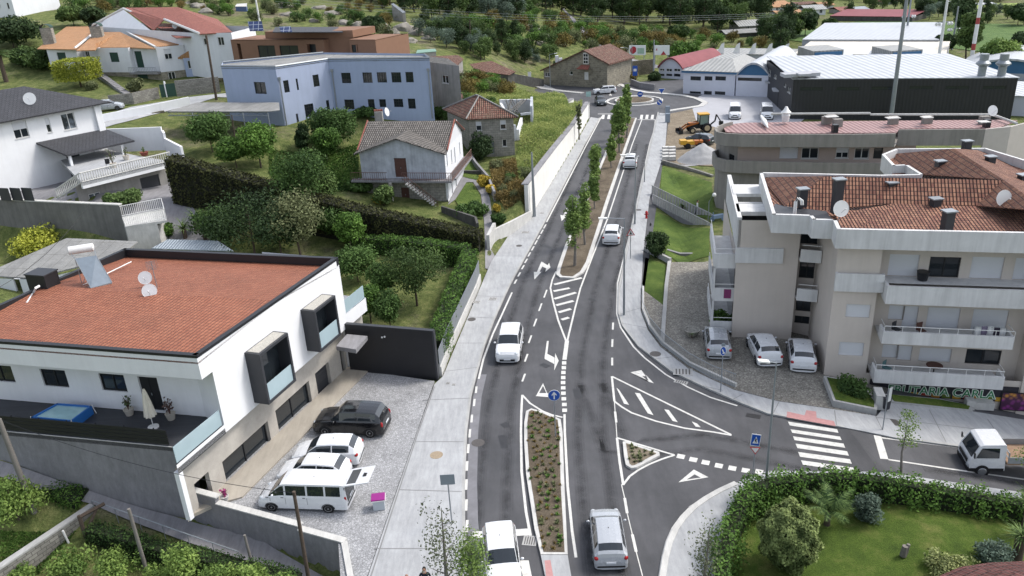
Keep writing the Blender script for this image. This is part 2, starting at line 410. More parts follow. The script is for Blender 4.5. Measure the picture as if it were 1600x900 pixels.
# ================================================================ ROADS
t=NT('asphalt');p_=t.pos()
a1=t.noise(p_,.22,8,.7);a2=t.noise(t.scl(p_,(1.6,.35,1)),.5,6,.7);a3=t.noise(p_,45,3,.6)
c_=t.ramp(a1,[(.3,hx('#48494c',.8)),(.7,hx('#5d5d60',.8))]);c_=t.mix(1.0,c_,t.ramp(a2,[(.3,(.76,)*3),(.7,(1.2,)*3)]),'MULTIPLY');c_=t.mix(1.0,c_,t.ramp(a3,[(.3,(.8,)*3),(.7,(1.2,)*3)]),'MULTIPLY')
c_=t.mix(t.ramp(t.noise(p_,.6,8,.85),[(.62,(0,0,0)),(.7,(.75,.75,.75))]),c_,hx('#38383b',.8))
t.L(c_,t.b.inputs['Base Color']);t.bump(a3,.3,.01);m_asph=fin(t,.75,0,.35)
t=NT('gutter_asphalt');a1=t.noise(t.pos(),1.2,6,.7);t.L(t.ramp(a1,[(.3,hx('#6f6f72',.8)),(.7,hx('#85858a',.8))]),t.b.inputs['Base Color']);m_gut=fin(t,.85)
def conc(name,c,joint=None,stain=.15):
 t=NT(name);p_=t.pos();a=t.noise(p_,.35,7,.75);b=t.noise(t.scl(p_,(3,.5,1)),1.2,6,.75);d=t.noise(p_,30,3)
 col=t.ramp(a,[(.3,mul(c,1-stain)),(.7,mul(c,1.05))]);col=t.mix(1.0,col,t.ramp(b,[(.35,(1-stain,)*3),(.65,(1.03,)*3)]),'MULTIPLY');col=t.mix(1.0,col,t.ramp(d,[(.3,(.92,)*3),(.7,(1.05,)*3)]),'MULTIPLY')
 t.L(col,t.b.inputs['Base Color']);t.bump(d,.2,.01);MC[name]=fin(t,.85,0,.3);return t.m
m_walk=conc('pavement_concrete',hx('#b8babc',.82),stain=.2);m_kerb=conc('kerb_concrete',hx('#bcbcba',.82),stain=.2);m_conc=conc('grey_concrete',hx('#98979a',.8),stain=.22)
m_concd=conc('dark_old_concrete',hx('#6f6e6b',.8),stain=.4);m_plinth=conc('beige_render',hx('#bbb6ae',.85),stain=.16);m_conw=conc('white_concrete',hx('#d6d5d1',.82),stain=.18)
def cobbles(name,c1,c2,sc):
 t=NT(name);p_=t.pos();v=t.N('TexVoronoi',feature='DISTANCE_TO_EDGE');v.inputs['Scale'].default_value=sc;t.L(p_,v.inputs['Vector'])
 v2=t.N('TexVoronoi');v2.inputs['Scale'].default_value=sc;t.L(p_,v2.inputs['Vector'])
 s=t.N('SeparateColor');t.L(v2.outputs['Color'],s.inputs[0]);col=t.ramp(s.outputs[0],[(0,c1),(1,c2)])
 col=t.mix(t.ramp(v.outputs[0],[(.02,(1,1,1)),(.12,(0,0,0))]),col,mul(c1,.68));col=t.mix(1.0,col,t.ramp(t.noise(p_,.4,7,.75),[(.3,(.72,)*3),(.7,(1.1,)*3)]),'MULTIPLY')
 t.L(col,t.b.inputs['Base Color']);t.bump(v.outputs[0],.5,.02);MC[name]=fin(t,.85,0,.3);return t.m
m_lot=cobbles('small_grey_setts',hx('#9c9d9f',.82),hx('#b7b8ba',.85),8);m_park=cobbles('worn_cobbles',hx('#89857d',.78),hx('#aaa69c',.8),5.5)
m_white=plain('road_paint',hx('#d9d8d3',.82),.6,.22,3.5)
def lawn(name,a,b,c):
 t=NT(name);p_=t.pos();col=t.ramp(t.noise(p_,.5,7,.75),[(.28,a),(.5,b),(.72,c)]);col=t.mix(1.0,col,t.ramp(t.noise(p_,14,4,.8),[(.3,(.55,)*3),(.7,(1.25,)*3)]),'MULTIPLY')
 t.L(col,t.b.inputs['Base Color']);t.bump(t.noise(p_,22,3,.8),1.0,.08);MC[name]=fin(t,.95,0,.15);return t.m
m_lawn=lawn('mown_lawn',hx('#4a6030',.75),hx('#62793a',.75),hx('#80904c',.76));m_lawn2=lawn('garden_lawn',hx('#3f5426',.75),hx('#5c7230',.78),hx('#8a8c52',.75))
m_soil=lawn('bare_soil',hx('#5a5146',.75),hx('#756a5b',.8),hx('#8e8372',.8));m_dirt=lawn('building_site_dirt',hx('#7d7263',.8),hx('#968a78',.8),hx('#aca08d',.8))
m_field=lawn('meadow',hx('#566f42',.75),hx('#66814c',.75),hx('#7d925a',.75))
m_scrub=lawn('slope_grass',hx('#4d6a2c',.75),hx('#6f8a3c',.8),hx('#8b8f55',.8))
KL=[(727,960),(727,905),(722,815),(722,757),(726,675),(733,620),(742,585),(755,540),(770,500),(790,456),(800,436),(848,350),(912,227),(936,185)]
KR=[(969,450),(969,491),(975,510),(1000,542),(1050,580),(1100,604),(1157,629),(1200,646),(1310,666),(1400,684),(1495,697),(1620,715),(1800,745)]
KRup=[(969,450),(990,350),(1018,225),(1029,176)]
flat('road',[Vector((-7,12)),Vector((80,12))]+[Vector((80,38))]+GP([(1700,600),(1000,500),(1040,225),(1200,190),(1240,160),(1135,120),(960,130),(975,110),(965,92),(925,100),(948,130),(780,130),(860,185),(780,430),(720,520),(700,700),(690,960)]),0.0,m_asph)
LW=[(536,960),(575,900),(620,767),(652,675),(679,600),(692,588),(747,457),(768,408),(800,360),(827,342),(866,279),(900,223),(923,183)]
def kerbed(name,left,right,mat,h=.12,z0=0.0,kerb=None):
 mb=MB();mb.prism(GP(left,h)+GP(right[::-1],h),zs(z0-.02),zs(h));o=struct(name,mb,mat);return o
kerbed('left_pavement',LW,KL,m_walk)
RW=[(1032,257),(1015,310),(1005,395),(1002,450),(1001,485),(1012,515),(1032,542),(1075,575),(1147,609),(1217,627),(1300,639),(1370,650),(1388,628),(1522,643),(1640,662),(1800,690)]
mb=MB();up=[(1029,176),(1018,225)]
o=flat('right_pavement',GP([(1029,176),(1018,225),(990,350)]+KR,.12)+GP(RW[::-1]+[(1040,225),(1043,178)],.12),.121,m_walk)
CNT=[0]
def ribbon(name,px,wid,z,mat,h=0,world=False,side=0,mb=None):
 """strip of constant real width along a line"""
 P=[Vector((p[0],p[1])) for p in (px if world else GP(px,z))];own=mb is None;mb=MB() if mb is None else mb;CNT[0] +=1;z +=0 if h else (CNT[0] % 18)*.00025;L=[];Rr=[]
 for i,p in enumerate(P):
  d=(P[min(i+1,len(P)-1)]-P[max(i-1,0)]).normalized();n=Vector((-d.y,d.x));L.append(p+n*wid*(.5+side));Rr.append(p-n*wid*(.5-side))
 for i in range(len(P)-1):
  if h: mb.prism([L[i],Rr[i],Rr[i+1],L[i+1]],zs(z),zs(z+h))
  else:
   a=[(*q_,z+RS(*q_)) for q_ in (Rr[i],Rr[i+1],L[i+1],L[i])];nz=(Vector(a[1])-Vector(a[0])).cross(Vector(a[2])-Vector(a[0])).z
   mb.poly(a if nz>0 else a[::-1])
 if own: return struct(name,mb,mat)
ribbon('left_kerb',KL,.16,.0,m_kerb,h=.125,side=-.5)
ribbon('right_kerb',KRup[::-1]+KR[1:],.16,.0,m_kerb,h=.125,side=-.5)
ribbon('gutter_left',KL[1:7],.55,.004,m_gut,side=-1.0)
mbj=MB()
for a,b in [((622,765),(722,768)),((585,857),(690,857)),((648,690),(724,690)),((660,625),(735,622)),((689,581),(745,574)),((709,536),(756,536)),((733,495),(772,497)),((745,462),(787,464)),((775,400),(815,400)),((810,372),(833,372)),((1005,480),(970,490)),((1010,512),(972,505)),((1055,557),(1022,561)),((1130,610),(1098,603)),((1160,616),(1143,625)),((1217,628),(1207,648)),((1304,641),(1307,664)),((1368,650),(1379,672)),((1452,640),(1478,690)),((1370,652),(1540,672)),((1543,655),(1575,700))]:
 ribbon('',[a,b],.05,.126,None,mb=mbj)
struct('pavement_joints',mbj,plain('joint',hx('#8f8f8f',.7)))
mb=MB();ribbon('',[(578,905),(622,770),(652,680),(679,604)],.07,.1265,None,mb=mb);struct('lot_edge',mb,MC['joint'])
struct('tactile_paving',(lambda m: (m.prism(GP([(1230,643),(1257,649),(1260,641),(1275,643),(1276,653),(1303,658),(1306,666),(1229,652)],.125),.121,.131),m)[1])(MB()),plain('pink_tactile',hx('#b98a88',.85),.85,.15,5))
LOT=[G(*q).xy for q in [(536,960),(575,900),(620,767),(652,675),(679,597),(550,578)]]+[Vector((-17.8,38)),Vector((-17.6,36.0)),Vector((-16.3,35.3)),Vector((-9.4,32.1))]
mb=MB();mb.prism(LOT,-.06,.09);struct('parking_lot',mb,m_lot)
flat('apartment_forecourt',GP([(1003,452),(1001,485),(1012,515),(1032,542),(1075,575),(1147,609),(1217,627),(1300,639),(1360,650),(1420,560),(1230,480),(1120,400),(1105,410),(1048,410),(1040,480)]),.03,m_park)
drape('drive',GP([(1046,408),(1108,408),(1118,480),(1090,540),(1040,520),(1038,460)]),.09,m_park)
drape('lawn_upper',GP([(1034,259),(1112,285),(1117,345),(1085,330),(1060,322),(1031,308)]),.07,m_lawn,.6)
drape('lawn_middle',GP([(1022,330),(1050,334),(1075,345),(1108,356),(1108,400),(1060,402),(1022,390),(1010,390),(1016,345)]),.07,m_lawn,.6)
drape('lawn_lower',GP([(1008,402),(1040,414),(1040,470),(1034,530),(1005,495),(1003,450)]),.07,m_lawn,.6)
ribbon('lawn_kerb',[(1046,410),(1041,450),(1035,536)],.3,-.02,m_kerb,h=.2)
def island(name,px,topmat,h=.14,kw=.28):
 P=GP(px,h);mb=MB();mb.prism(P,-.02,h);struct(name+'_kerb',mb,m_conw)
 c=sum(P,Vector((0,0)))/len(P)
 n=len(P);Q=[]
 ar=sum(P[i].x*P[(i+1) % n].y-P[(i+1) % n].x*P[i].y for i in range(n));sg=1 if ar>0 else -1
 for i in range(n):
  a,b,d=P[i-1],P[i],P[(i+1) % n];e1=(b-a).normalized();e2=(d-b).normalized();nn=(Vector((-e1.y,e1.x))+Vector((-e2.y,e2.x)));nn=nn.normalized()*sg;Q.append(b+nn*kw)
 o=flat(name,Q,h+.012,topmat);return Q
M1=[(875,433),(897,434),(912,425),(921,410),(935,366),(950,317),(981,225),(995,184),(966,184),(960,200),(951,225),(912,317),(882,385),(870,420),(869,428)]
Q1=island('planted_median',M1,m_soil,kw=.35)
M2=[(822,642),(830,638),(852,644),(876,655),(879,675),(882,760),(887,866),(845,866),(835,825),(822,740),(819,690),(819,660)]
Q2=island('shrub_median',M2,m_soil,kw=.2)
M3_=[(973,690),(978,689),(1030,706),(1031,711),(1025,714),(995,730),(986,731),(978,726),(975,712)]
Q3=island('small_traffic_island',M3_,m_dirt,kw=.22)
mb=MB();mb.prism(GP([(845,867),(887,867),(896,920),(856,920)],.13),-.02,.13);struct('refuge_paving',mb,m_walk)
mb=MB();mb.prism(GP([(851,876),(860,875),(868,920),(855,920)],.13),.132,.138);struct('refuge_tactile',mb,MC['pink_tactile'])
mb=MB();cc=G(1001,157);
def ring(mb,c,r0,r1,z0,z1,n=40,sx=1):
 for i in range(n):
  a,b=2*math.pi*i/n,2*math.pi*(i+1)/n
  P=[(c.x+r0*math.cos(a),c.y+r0*math.sin(a)),(c.x+r1*math.cos(a),c.y+r1*math.sin(a)),(c.x+r1*math.cos(b),c.y+r1*math.sin(b)),(c.x+r0*math.cos(b),c.y+r0*math.sin(b))]
  mb.prism(P,z0,z1)
cc=Vector(((G(947,158)+G(1036,158))/2));RR=(G(947,158)-G(1036,158)).length/2
ring(mb,cc,RR-.5,RR,-.01,.14);struct('roundabout_kerb',mb,m_conw)
mb=MB();ring(mb,cc,0.01,RR*.62,0,.25,30);struct('roundabout_bed',mb,m_soil)
mb=MB();ring(mb,cc,RR*.62,RR*.68,0,.3,30);struct('roundabout_inner_kerb',mb,m_conw)
ribbon('roundabout_outer_kerb',[(968,132),(985,140),(1010,145),(1040,147),(1070,150),(1090,155),(1102,161),(1095,166),(1070,170),(1043,174)],1.0,0,m_conw,h=.13)
ribbon('far_pavement',[(820,131),(850,139),(880,143),(910,146)],1.2,0,m_kerb,h=.13)
flat('factory_yard',GP([(1090,152),(1105,161),(1082,170),(1088,190),(1120,200),(1240,200),(1300,150),(1180,145),(1100,147)]),.03,plain('pale_yard',hx('#b5b6bb',.8),.85,.1,.3))
flat('building_site',GP([(1046,178),(1084,170),(1090,188),(1135,200),(1118,260),(1035,255),(1040,225)]),.02,m_dirt)
CK=[(1150,757),(1126,768),(1105,780),(1085,794),(1069,810),(1056,828),(1046,850),(1040,873),(1035,905),(1030,950)]
paintmb=MB()
def line(px,wd=.12): ribbon('',px,wd,.008,None,mb=paintmb)
def pq(px):
 CNT[0] +=1;P=[(*p,.0128+(CNT[0] % 12)*.0004+RS(*p)) for p in GP(px)];n=len(P);ar=sum(P[i][0]*P[(i+1) % n][1]-P[(i+1) % n][0]*P[i][1] for i in range(n));paintmb.poly(P if ar>0 else P[::-1])
line([(748,592),(755,562),(770,522),(785,490),(800,457)],.14)
line([(854,347),(885,287),(917,225),(940,182)],.16)
for y in (609,629,654,677,701,728,757,789,822):
 x={609: 744,629: 741,654: 737,677: 734,701: 731.5,728: 729.5,757: 728.5,789: 728.5,822: 729.5}[y];k=5+(y-600)*.02
 line([(x+.6,y-k),(x-.4,y+k)],.14)
for x,y in [(205,515),(187,548),(167,583),(150,615),(130,652),(108,690),(88,730),(68,770),(45,815),(22,860)]:
 x=800+x/4;y=225+y/4;line([(x+1.8,y-3.2),(x-1.8,y+3.2)],.15)
for x,y in [(852,459),(844,480),(836,504),(828,530),(822,559),(818,590)]: line([(x+2.4,y-6),(x-2,y+6)],.13)
line([(869,424),(863,437),(860,450),(864,470),(872,500),(885,534)],.14)
line([(1004,184),(988,225),(950,340),(926,400),(907,450),(899,480),(886,534)],.14)
for a,b in [((865,455),(890,450)),((866,467),(900,457)),((869,477),(896,470)),((873,488),(892,482.5)),((877.5,499.5),(889,496)),((866,444.5),(909,434)),((876,450),(904,444))][:6]: line([a,b],.34)
line([(886,532),(882,562)],.3)
for y,x in [(567,881.5),(574.5,881),(582,880.3),(590,880),(597.8,879.8),(606,880),(614.5,880.3),(623,881),(632,881.8),(641,882.3)]: line([(x,y-2.6),(x,y+2.6)],.3)
line([(882,647),(882.5,675),(887,760),(894,830),(900,871)],.14)
line([(816,617),(814.5,645),(814,675),(815,737),(822,800),(829,837)],.14)
line([(816,617),(828,630),(847,642),(862,648),(879,652)],.13)
for a,b in [((958,504),(957.5,515)),((957,530),(956.5,542)),((956.5,559),(956.5,571)),((961,643),(963,660)),((976,778),(980,802)),((988,835),(994,862))]: line([a,b],.14)
line([(971,757),(976,778)],.05);line([(980,802),(988,835)],.05);line([(994,862),(1004,900)],.05)
line([(960,627),(964,684)],.05)
line([(1018,215),(1015,225),(985,362),(965,442),(964,490),(970,512),(990,542),(1007,559),(1040,585),(1075,605),(1110,621),(1152,634)],.13)
line([(956,588),(958,608),(960,627)],.14);line([(956,588),(1142,679)],.14)
line([(960,627),(972,636),(987,645),(1025,658),(1070,669),(1115,675),(1143,680)],.14)
pq([(963,606),(967,609),(983,633),(975,631)]);pq([(992,614),(1000,615),(1021,649),(1012,646)]);pq([(1038,640),(1045,641),(1059,660),(1051,658)]);pq([(1081,659),(1089,662),(1095,668),(1087,667)])
def tri(p,q):
 line([p[0],p[1]],q);line([p[1],p[2]],q);line([p[2],p[0]],q)
pq([(848.5,599),(837,620),(842,615),(848.5,603)]);pq([(848.5,599),(848.5,603),(854,615),(857,620)]);pq([(841,614.5),(856,614.5),(858,621),(837,619)])
pq([(985,582),(1002,578.5),(1009,588),(1000,588),(999,583.5)]);pq([(985,582),(999,584),(1014,597),(1021.5,599)]);pq([(1009,586),(1002,578.5),(1021.5,599),(1014,597)])
pq([(1060,754),(1084,734),(1086,741),(1071,751)]);pq([(1084,734),(1107,746),(1096,747),(1084,741)]);pq([(1107,746),(1060,754),(1071,750),(1096,746.5)])
pq([(835,409.5-0),(846,424),(851,421),(839,437)][:0] or [(834,425),(846,425),(835,437)]);pq([(839,425),(846,409),(850,411),(843,425)])
pq([(846,409),(858,416),(856,421),(844.5,415)]);pq([(858,411),(860,418),(852,425),(854,417)])
pq([(875.5,336),(886,338),(877.5,345.5)]);pq([(880,337),(885,326),(888,327),(883.5,338)]);pq([(885,326),(892,328),(892,331),(886,330)])
pq([(854.5,533),(857.5,533),(855,554),(851,561),(851,558)]);pq([(851,561),(855,553),(866.5,559),(866,569)]);pq([(867.5,552),(873,564),(866,579)])
line([(964,684),(968,720),(974,758)],.14);line([(964,684),(1054,711)],.13);line([(974,757),(984,744),(998,734),(1015,725),(1035,717),(1054,711)],.13)
for x,y in [(1055,152),(1133,172),(1210,190),(1293,210),(1377,226),(1460,240),(1545,248)]:
 x=800+x/4;y=675+y/4;line([(x-6,y-1),(x+6,y+1.3)],.42)
line([(1204,739),(1212,741)],.4)
for tl,tr,br,bl in [((1231,659),(1308,671),(1310,676.5),(1234,665)),((1235,671),(1312.5,682.5),(1315,688),(1238,676.5)),((1239,682),(1318,693.5),(1320.5,700),(1241.5,688)),((1243,693.5),(1323.5,705.5),(1326.5,712.5),(1246,700.5)),((1247,706.5),(1328,718),(1331,725),(1250,714)),((1251.5,719.5),(1333,731),(1336,738),(1254.5,726.5))]: pq([tl,tr,br,bl])
pq([(1365,680),(1377,682),(1388,718),(1375.5,717)])
line([(1378,684),(1495,699),(1620,717)],.13);line([(1388,718),(1480,732),(1600,749),(1720,768)],.13)
line([(x-5,y-3) for x,y in CK[1:]],.1)
pq([(738,831),(828,826),(830,836.5),(738,841)]);pq([(813,876),(826,876),(834,915),(815,915)]);pq([(747,882),(760,881),(762,915),(749,915)])
for x in (942,951,960,1002,1010.5,1019): pq([(x-2.5,186),(x+2,186),(x+3,179.5),(x-1,179.5)])
line([(934,178),(962,178)],.35);line([(996,187),(1024,187)],.3);line([(1024,187),(1021,205),(1015,225)],.12)
for x in (953,960,967,974): pq([(x-2,134.5),(x+2.5,135),(x+1,132.5),(x-3,132)])
line([(945,144),(955,150),(951,140)],.3)
struct('road_markings',paintmb,m_white)
t=NT('tyre_wear');n_=t.noise(t.pos(),.9,6,.7);t.b.inputs['Base Color'].default_value=(.028,.028,.03,1);t.L(t.ramp(n_,[(.3,(.0,.0,.0)),(.75,(.26,.26,.26))]),t.b.inputs['Alpha']);m_wear=fin(t,.6)
mbw=MB()
for c_,o_ in (([(1003,225),(975,345),(945,447),(925,560),(922,680),(935,800),(950,905)],0),([(765,905),(770,760),(780,640),(800,540),(828,447),(880,330),(925,225)],0),([(925,600),(960,700),(1010,700),(1100,690),(1250,720),(1450,745),(1620,770)],0)):
 for e_ in (-.75,.75):
  for k_,w_ in enumerate((.75,.45,.2)): ribbon('',c_,w_,.0008,None,side=e_/w_,mb=mbw)
struct('tyre_marks',mbw,m_wear)
mbw=MB()
for x,y,w_,h_ in ((786,505,5,9),(790,664,4,3),(787,690,3,10),(853,571,7,2.5),(856,385,8,3),(926,468,5,2),(903,615,3,8),(1180,650,14,2)):
 ribbon('',[(x-w_,y-h_),(x,y+h_*.2),(x+w_*.6,y+h_)],.45,.0056,None,mb=mbw)
struct('road_stains',mbw,plain('oil_stain',hx('#333335',.8),.5,.3,4))
CK=[(1150,757),(1126,768),(1105,780),(1085,794),(1069,810),(1056,828),(1046,850),(1040,873),(1035,905),(1030,950)]
ribbon('verge_kerb',CK,.3,0,m_conw,h=.13)
drape('corner_pavement',GP(CK+[(1120,960),(1130,840),(1165,790),(1230,768),(1600,810),(1750,830),(1750,790),(1600,772),(1200,738),(1165,750)]),.17,m_walk)
drape('corner_garden_lawn',GP([(1140,835),(1170,800),(1240,785),(1340,775),(1450,790),(1620,815),(1750,840),(1750,1000),(1120,1000)]),.22,m_lawn2)
mh=plain('cast_iron',hx('#5a5654',.8),.6,.3,20,bump=.5);mhp=plain('beige_cover',hx('#a3937c',.8),.8,.2,10)
k=0
for x,y,r,m,w in [(682,711,.38,mhp,'beige round manhole cover in the wide left pavement'),(737,499,.33,mh,'round manhole cover on left pavement beside the low white wall'),(747,692,.4,mh,'round manhole cover in the asphalt near the white sedan lane'),(1024,553,.4,mh,'round manhole cover on the curved right pavement'),(1396,660,.36,mh,'round manhole cover in front of the fruit shop lawn'),(811,384,.3,mh,'round manhole cover on left pavement near the garden gate'),(998,328,.3,mh,'round manhole cover on right pavement by the red hydrant')]:
 P=G(x,y,.12 if x !=747 else 0);mb=MB();mb.lathe(P,[(r,.001),(r,.012)],20);single('manhole_cover',mb,m,P,w,'manhole')
def grate(x,y,sx,sy,lab,z=.12,rz=-.2):
 P=G(x,y,z);mb=MB();mb.box(P+Vector((0,0,.008)),(sx,sy,.016),rz,0)
 for i in range(5): mb.box(P+Vector((math.cos(rz),math.sin(rz),0))*((i-2)*sx/6)+Vector((0,0,.018)),(sx/14,sy*.8,.006),rz,1)
 tag(build('drain_grate',mb,[m_kerb,mh],None,None,P),lab,'drain cover')
for a in [(821,363,.8,.6,'square drain cover on left pavement near the retaining wall end'),(770,467,.7,.6,'dark drain cover on left pavement close to the kerb'),(744,472,.7,.5,'drain cover on left pavement beside the white wall'),(1067,581,1.3,.9,'large rectangular cover in the curved right pavement'),(700,599,.25,.25,'small cover left of the pair near the dark wall'),(709,601,.25,.25,'small cover right of the pair near the dark wall'),(847,333,.5,.4,'small drain cover beside the tall lamp post base')]: grate(*a)
grate(828,845,.7,.7,'kerbside drain grate beside the shrub median end',0.0);grate(1091,790,.9,.5,'drain grate at the kerb of the garden corner',0.02,.6);grate(1064,597,.9,.4,'drain grate at the kerb of the curved right pavement',.0,-.5)
# ================================================================ BUILDING TOOLS
gl=glass('dark_glass');gl2=glass('curtained_glass',(.03,.035,.04),.1,6);m_frw=plain('white_frame',hx('#e2e2e0',.85),.5,.05);m_frd=plain('dark_frame',hx('#26282b',.8),.5,.1)
m_shut=corrug('roller_shutter',hx('#dcdee2',.85),hx('#c9cbd0',.85),.05,axis=1,bump=.3,var=.04);m_black=plain('black_metal',hx('#25262a',.8),.45,.15);m_anth=plain('anthracite_panel',hx('#3b3d42',.75),.5,.1)
m_wood=plain('brown_wood',hx('#5e4038',.8),.7,.2,4);m_green=plain('green_shutter',hx('#23443a',.8),.6,.15,4);m_steel=plain('galvanised_steel',hx('#9aa0a5',.8),.45,.12,3,metal=.4)
m_stone=brick('granite_blocks',hx('#8c8676',.78),hx('#a69f8c',.78),hx('#b9b2a2',.7),.75,.38,.03,stain=hx('#5c584d',.7));m_rub=brick('rubble_granite',hx('#a09d94',.78),hx('#b2aea4',.78),hx('#86837b',.7),.55,.3,.02,stain=hx('#63625d',.7))
m_blockw=brick('concrete_block_wall',hx('#8d8b85',.75),hx('#a5a39c',.75),hx('#6d6b66',.7),.5,.22,.02,stain=hx('#55534e',.7));m_retain=brick('mossy_retaining_stone',hx('#716a5c',.75),hx('#8f8776',.75),hx('#55503f',.7),.5,.3,.02,stain=hx('#4d4f35',.7),big=.35)
def t3(P,z): return Vector((P[0],P[1],z))
class House:
 def __init__(s,name,loc,label,cat,group=None): s.root=thing(name,loc,label,cat,group);s.w=MB();s.mats=[]
 def mi(s,m):
  if m not in s.mats: s.mats.append(m)
  return s.mats.index(m)
 def part(s,name,mb,mats,parent=None,smooth=None): return build(name,mb,mats,parent or s.root,smooth)
 def fac(s,A,B,z0,z1,mat,wins=(),depth=.16,back=False):
  """one wall from A to B with real openings; wins: (kind, x0,y0,x1,y1) photograph corners top-left/bottom-right, or (kind,'uz',u0,z0,u1,z1)"""
  A=Vector((A[0],A[1]));B=Vector((B[0],B[1]));Lh=(B-A).length;t=(B-A)/Lh;n=Vector((-t.y,t.x))
  if n.dot(-(A+B)/2)<0: n=-n
  if back: n=-n
  mi=s.mi(mat);ops=[]
  for q in wins:
   if q[1]=='uz': u0,za,u1,zb=q[2:6];ex=q[6:]
   else:
    ua,zb=PL(q[1],q[2],A,B);ub,za=PL(q[3],q[4],A,B);u0,u1=min(ua,ub),max(ua,ub);za,zb=min(za,zb),max(za,zb);ex=q[5:]
   u0=max(u0,.03);u1=min(u1,Lh-.03);za=max(za,z0+.01);zb=min(zb,z1-.01)
   if u1-u0>.08 and zb-za>.08: ops.append((q[0],u0,za,u1,zb,ex))
  us=sorted({0,Lh}|{o[1] for o in ops}|{o[3] for o in ops});zs=sorted({z0,z1}|{o[2] for o in ops}|{o[4] for o in ops})
  P=lambda u,z,d=0: (A.x+t.x*u-n.x*d,A.y+t.y*u-n.y*d,z)
  flip=(Vector((t.x,t.y,0)).cross(Vector((0,0,1)))).dot(Vector((n.x,n.y,0)))<0
  def quad(mb,a,b,c,d,m): mb.poly([a,b,c,d] if not flip else [d,c,b,a],m)
  for i in range(len(us)-1):
   for j in range(len(zs)-1):
    cu_,cz_=(us[i]+us[i+1])/2,(zs[j]+zs[j+1])/2
    if any(o[1]<cu_<o[3] and o[2]<cz_<o[4] for o in ops): continue
    quad(s.w,P(us[i],zs[j]),P(us[i+1],zs[j]),P(us[i+1],zs[j+1]),P(us[i],zs[j+1]),mi)
  for kind,u0,za,u1,zb,ex in ops:
   d=depth
   quad(s.w,P(u0,za),P(u1,za),P(u1,za,d),P(u0,za,d),mi);quad(s.w,P(u0,zb,d),P(u1,zb,d),P(u1,zb),P(u0,zb),mi)
   quad(s.w,P(u0,za),P(u0,za,d),P(u0,zb,d),P(u0,zb),mi);quad(s.w,P(u1,za,d),P(u1,za),P(u1,zb),P(u1,zb,d),mi)
   s.fill(kind,P,t,n,u0,za,u1,zb,d,ex)
  return A,B,t,n
 def fill(s,kind,P,t,n,u0,za,u1,zb,d,ex):
  T3=Vector((t.x,t.y,0));N3=Vector((n.x,n.y,0));Z=Vector((0,0,1));W=u1-u0;Hh=zb-za;o=Vector(P(u0,za,d))
  def bx(mb,u,z,w_,h_,a,b,mi=0): mb.obox(o+T3*u+Z*z+N3*a,T3*w_,Z*h_,N3*(b-a),mi)
  fr=min(.07,W*.12);pane=gl2 if kind in ('curt','wcurt') else gl
  if kind in ('win','curt','dwin','half','wcurt','door2','grille','sill'):
   fm=m_frd if kind in ('dwin','grille','door2') else m_frw;mb=MB()
   for a in ((0,0,W,fr),(0,Hh-fr,W,fr),(0,fr,fr,Hh-2*fr),(W-fr,fr,fr,Hh-2*fr)): bx(mb,*a,0,.07)
   if W>.9: bx(mb,W/2-fr/2,fr,fr,Hh-2*fr,0,.07)
   if kind=='grille':
    k=max(2,int(W/.3));
    for i in range(1,k): bx(mb,W*i/k-.02,fr,.04,Hh-2*fr,.01,.06)
    k=max(2,int(Hh/.35))
    for i in range(1,k): bx(mb,fr,Hh*i/k-.02,W-2*fr,.04,.01,.055)
   f=s.part('door' if kind=='door2' else 'window',mb,fm)
   mb=MB();bx(mb,fr*.5,fr*.5,W-fr,Hh-fr,-.03,.02);s.part('pane',mb,pane,f)
   if kind=='half': mb=MB();bx(mb,fr,Hh*.52,W-2*fr,Hh*.48-.002,.03,.09);s.part('shutter',mb,m_shut,f)
   if kind in ('sill','win','half','curt') and Hh<2: mb=MB();bx(mb,-.06,-.05,W+.12,.05,.02,d+.07);s.part('sill',mb,m_frw,f)
  elif kind=='shut':
   mb=MB();bx(mb,0,0,W,Hh,-.02,.05);s.part('window_shutter',mb,m_shut)
  elif kind=='gshut':
   mb=MB();bx(mb,0,0,W,Hh,-.02,.05);s.part('window_shutter',mb,m_green)
  elif kind in ('door','garage'):
   m=ex[0] if ex else m_wood;mb=MB();bx(mb,0,0,W,Hh,-.02,.04)
   if kind=='door': bx(mb,.08,.1,W/2-.12,Hh-.2,.04,.06);bx(mb,W/2+.04,.1,W/2-.12,Hh-.2,.04,.06)
   else:
    k=max(2,int(Hh/.45))
    for i in range(k): bx(mb,.03,Hh*i/k+.02,W-.06,Hh/k-.04,.04,.055)
   f=s.part(kind if kind=='door' else 'garage_door',mb,m)
   if kind=='door': mb=MB();bx(mb,W*.48,Hh*.45,.04,.14,.06,.12);s.part('handle',mb,m_steel,f)
  elif kind=='void':
   mb=MB();bx(mb,0,0,W,Hh,-.6,-.5);s.part('recess',mb,m_black)
 def poly(s,pts,mat): s.w.poly(pts,s.mi(mat))
 def gable(s,A,B,z,apex,mat):
  A=Vector((A[0],A[1]));B=Vector((B[0],B[1]));s.w.poly([t3(A,z),t3(B,z),apex],s.mi(mat))
 def done(s,name='wall'): return s.part(name,s.w,s.mats)
def roof(h,polys,mat,t=.14,side=None,name='roof'):
 mb=MB()
 for p in polys: mb.slab(p,t,0,1 if side else 0)
 return h.part(name,mb,[mat,side] if side else [mat])
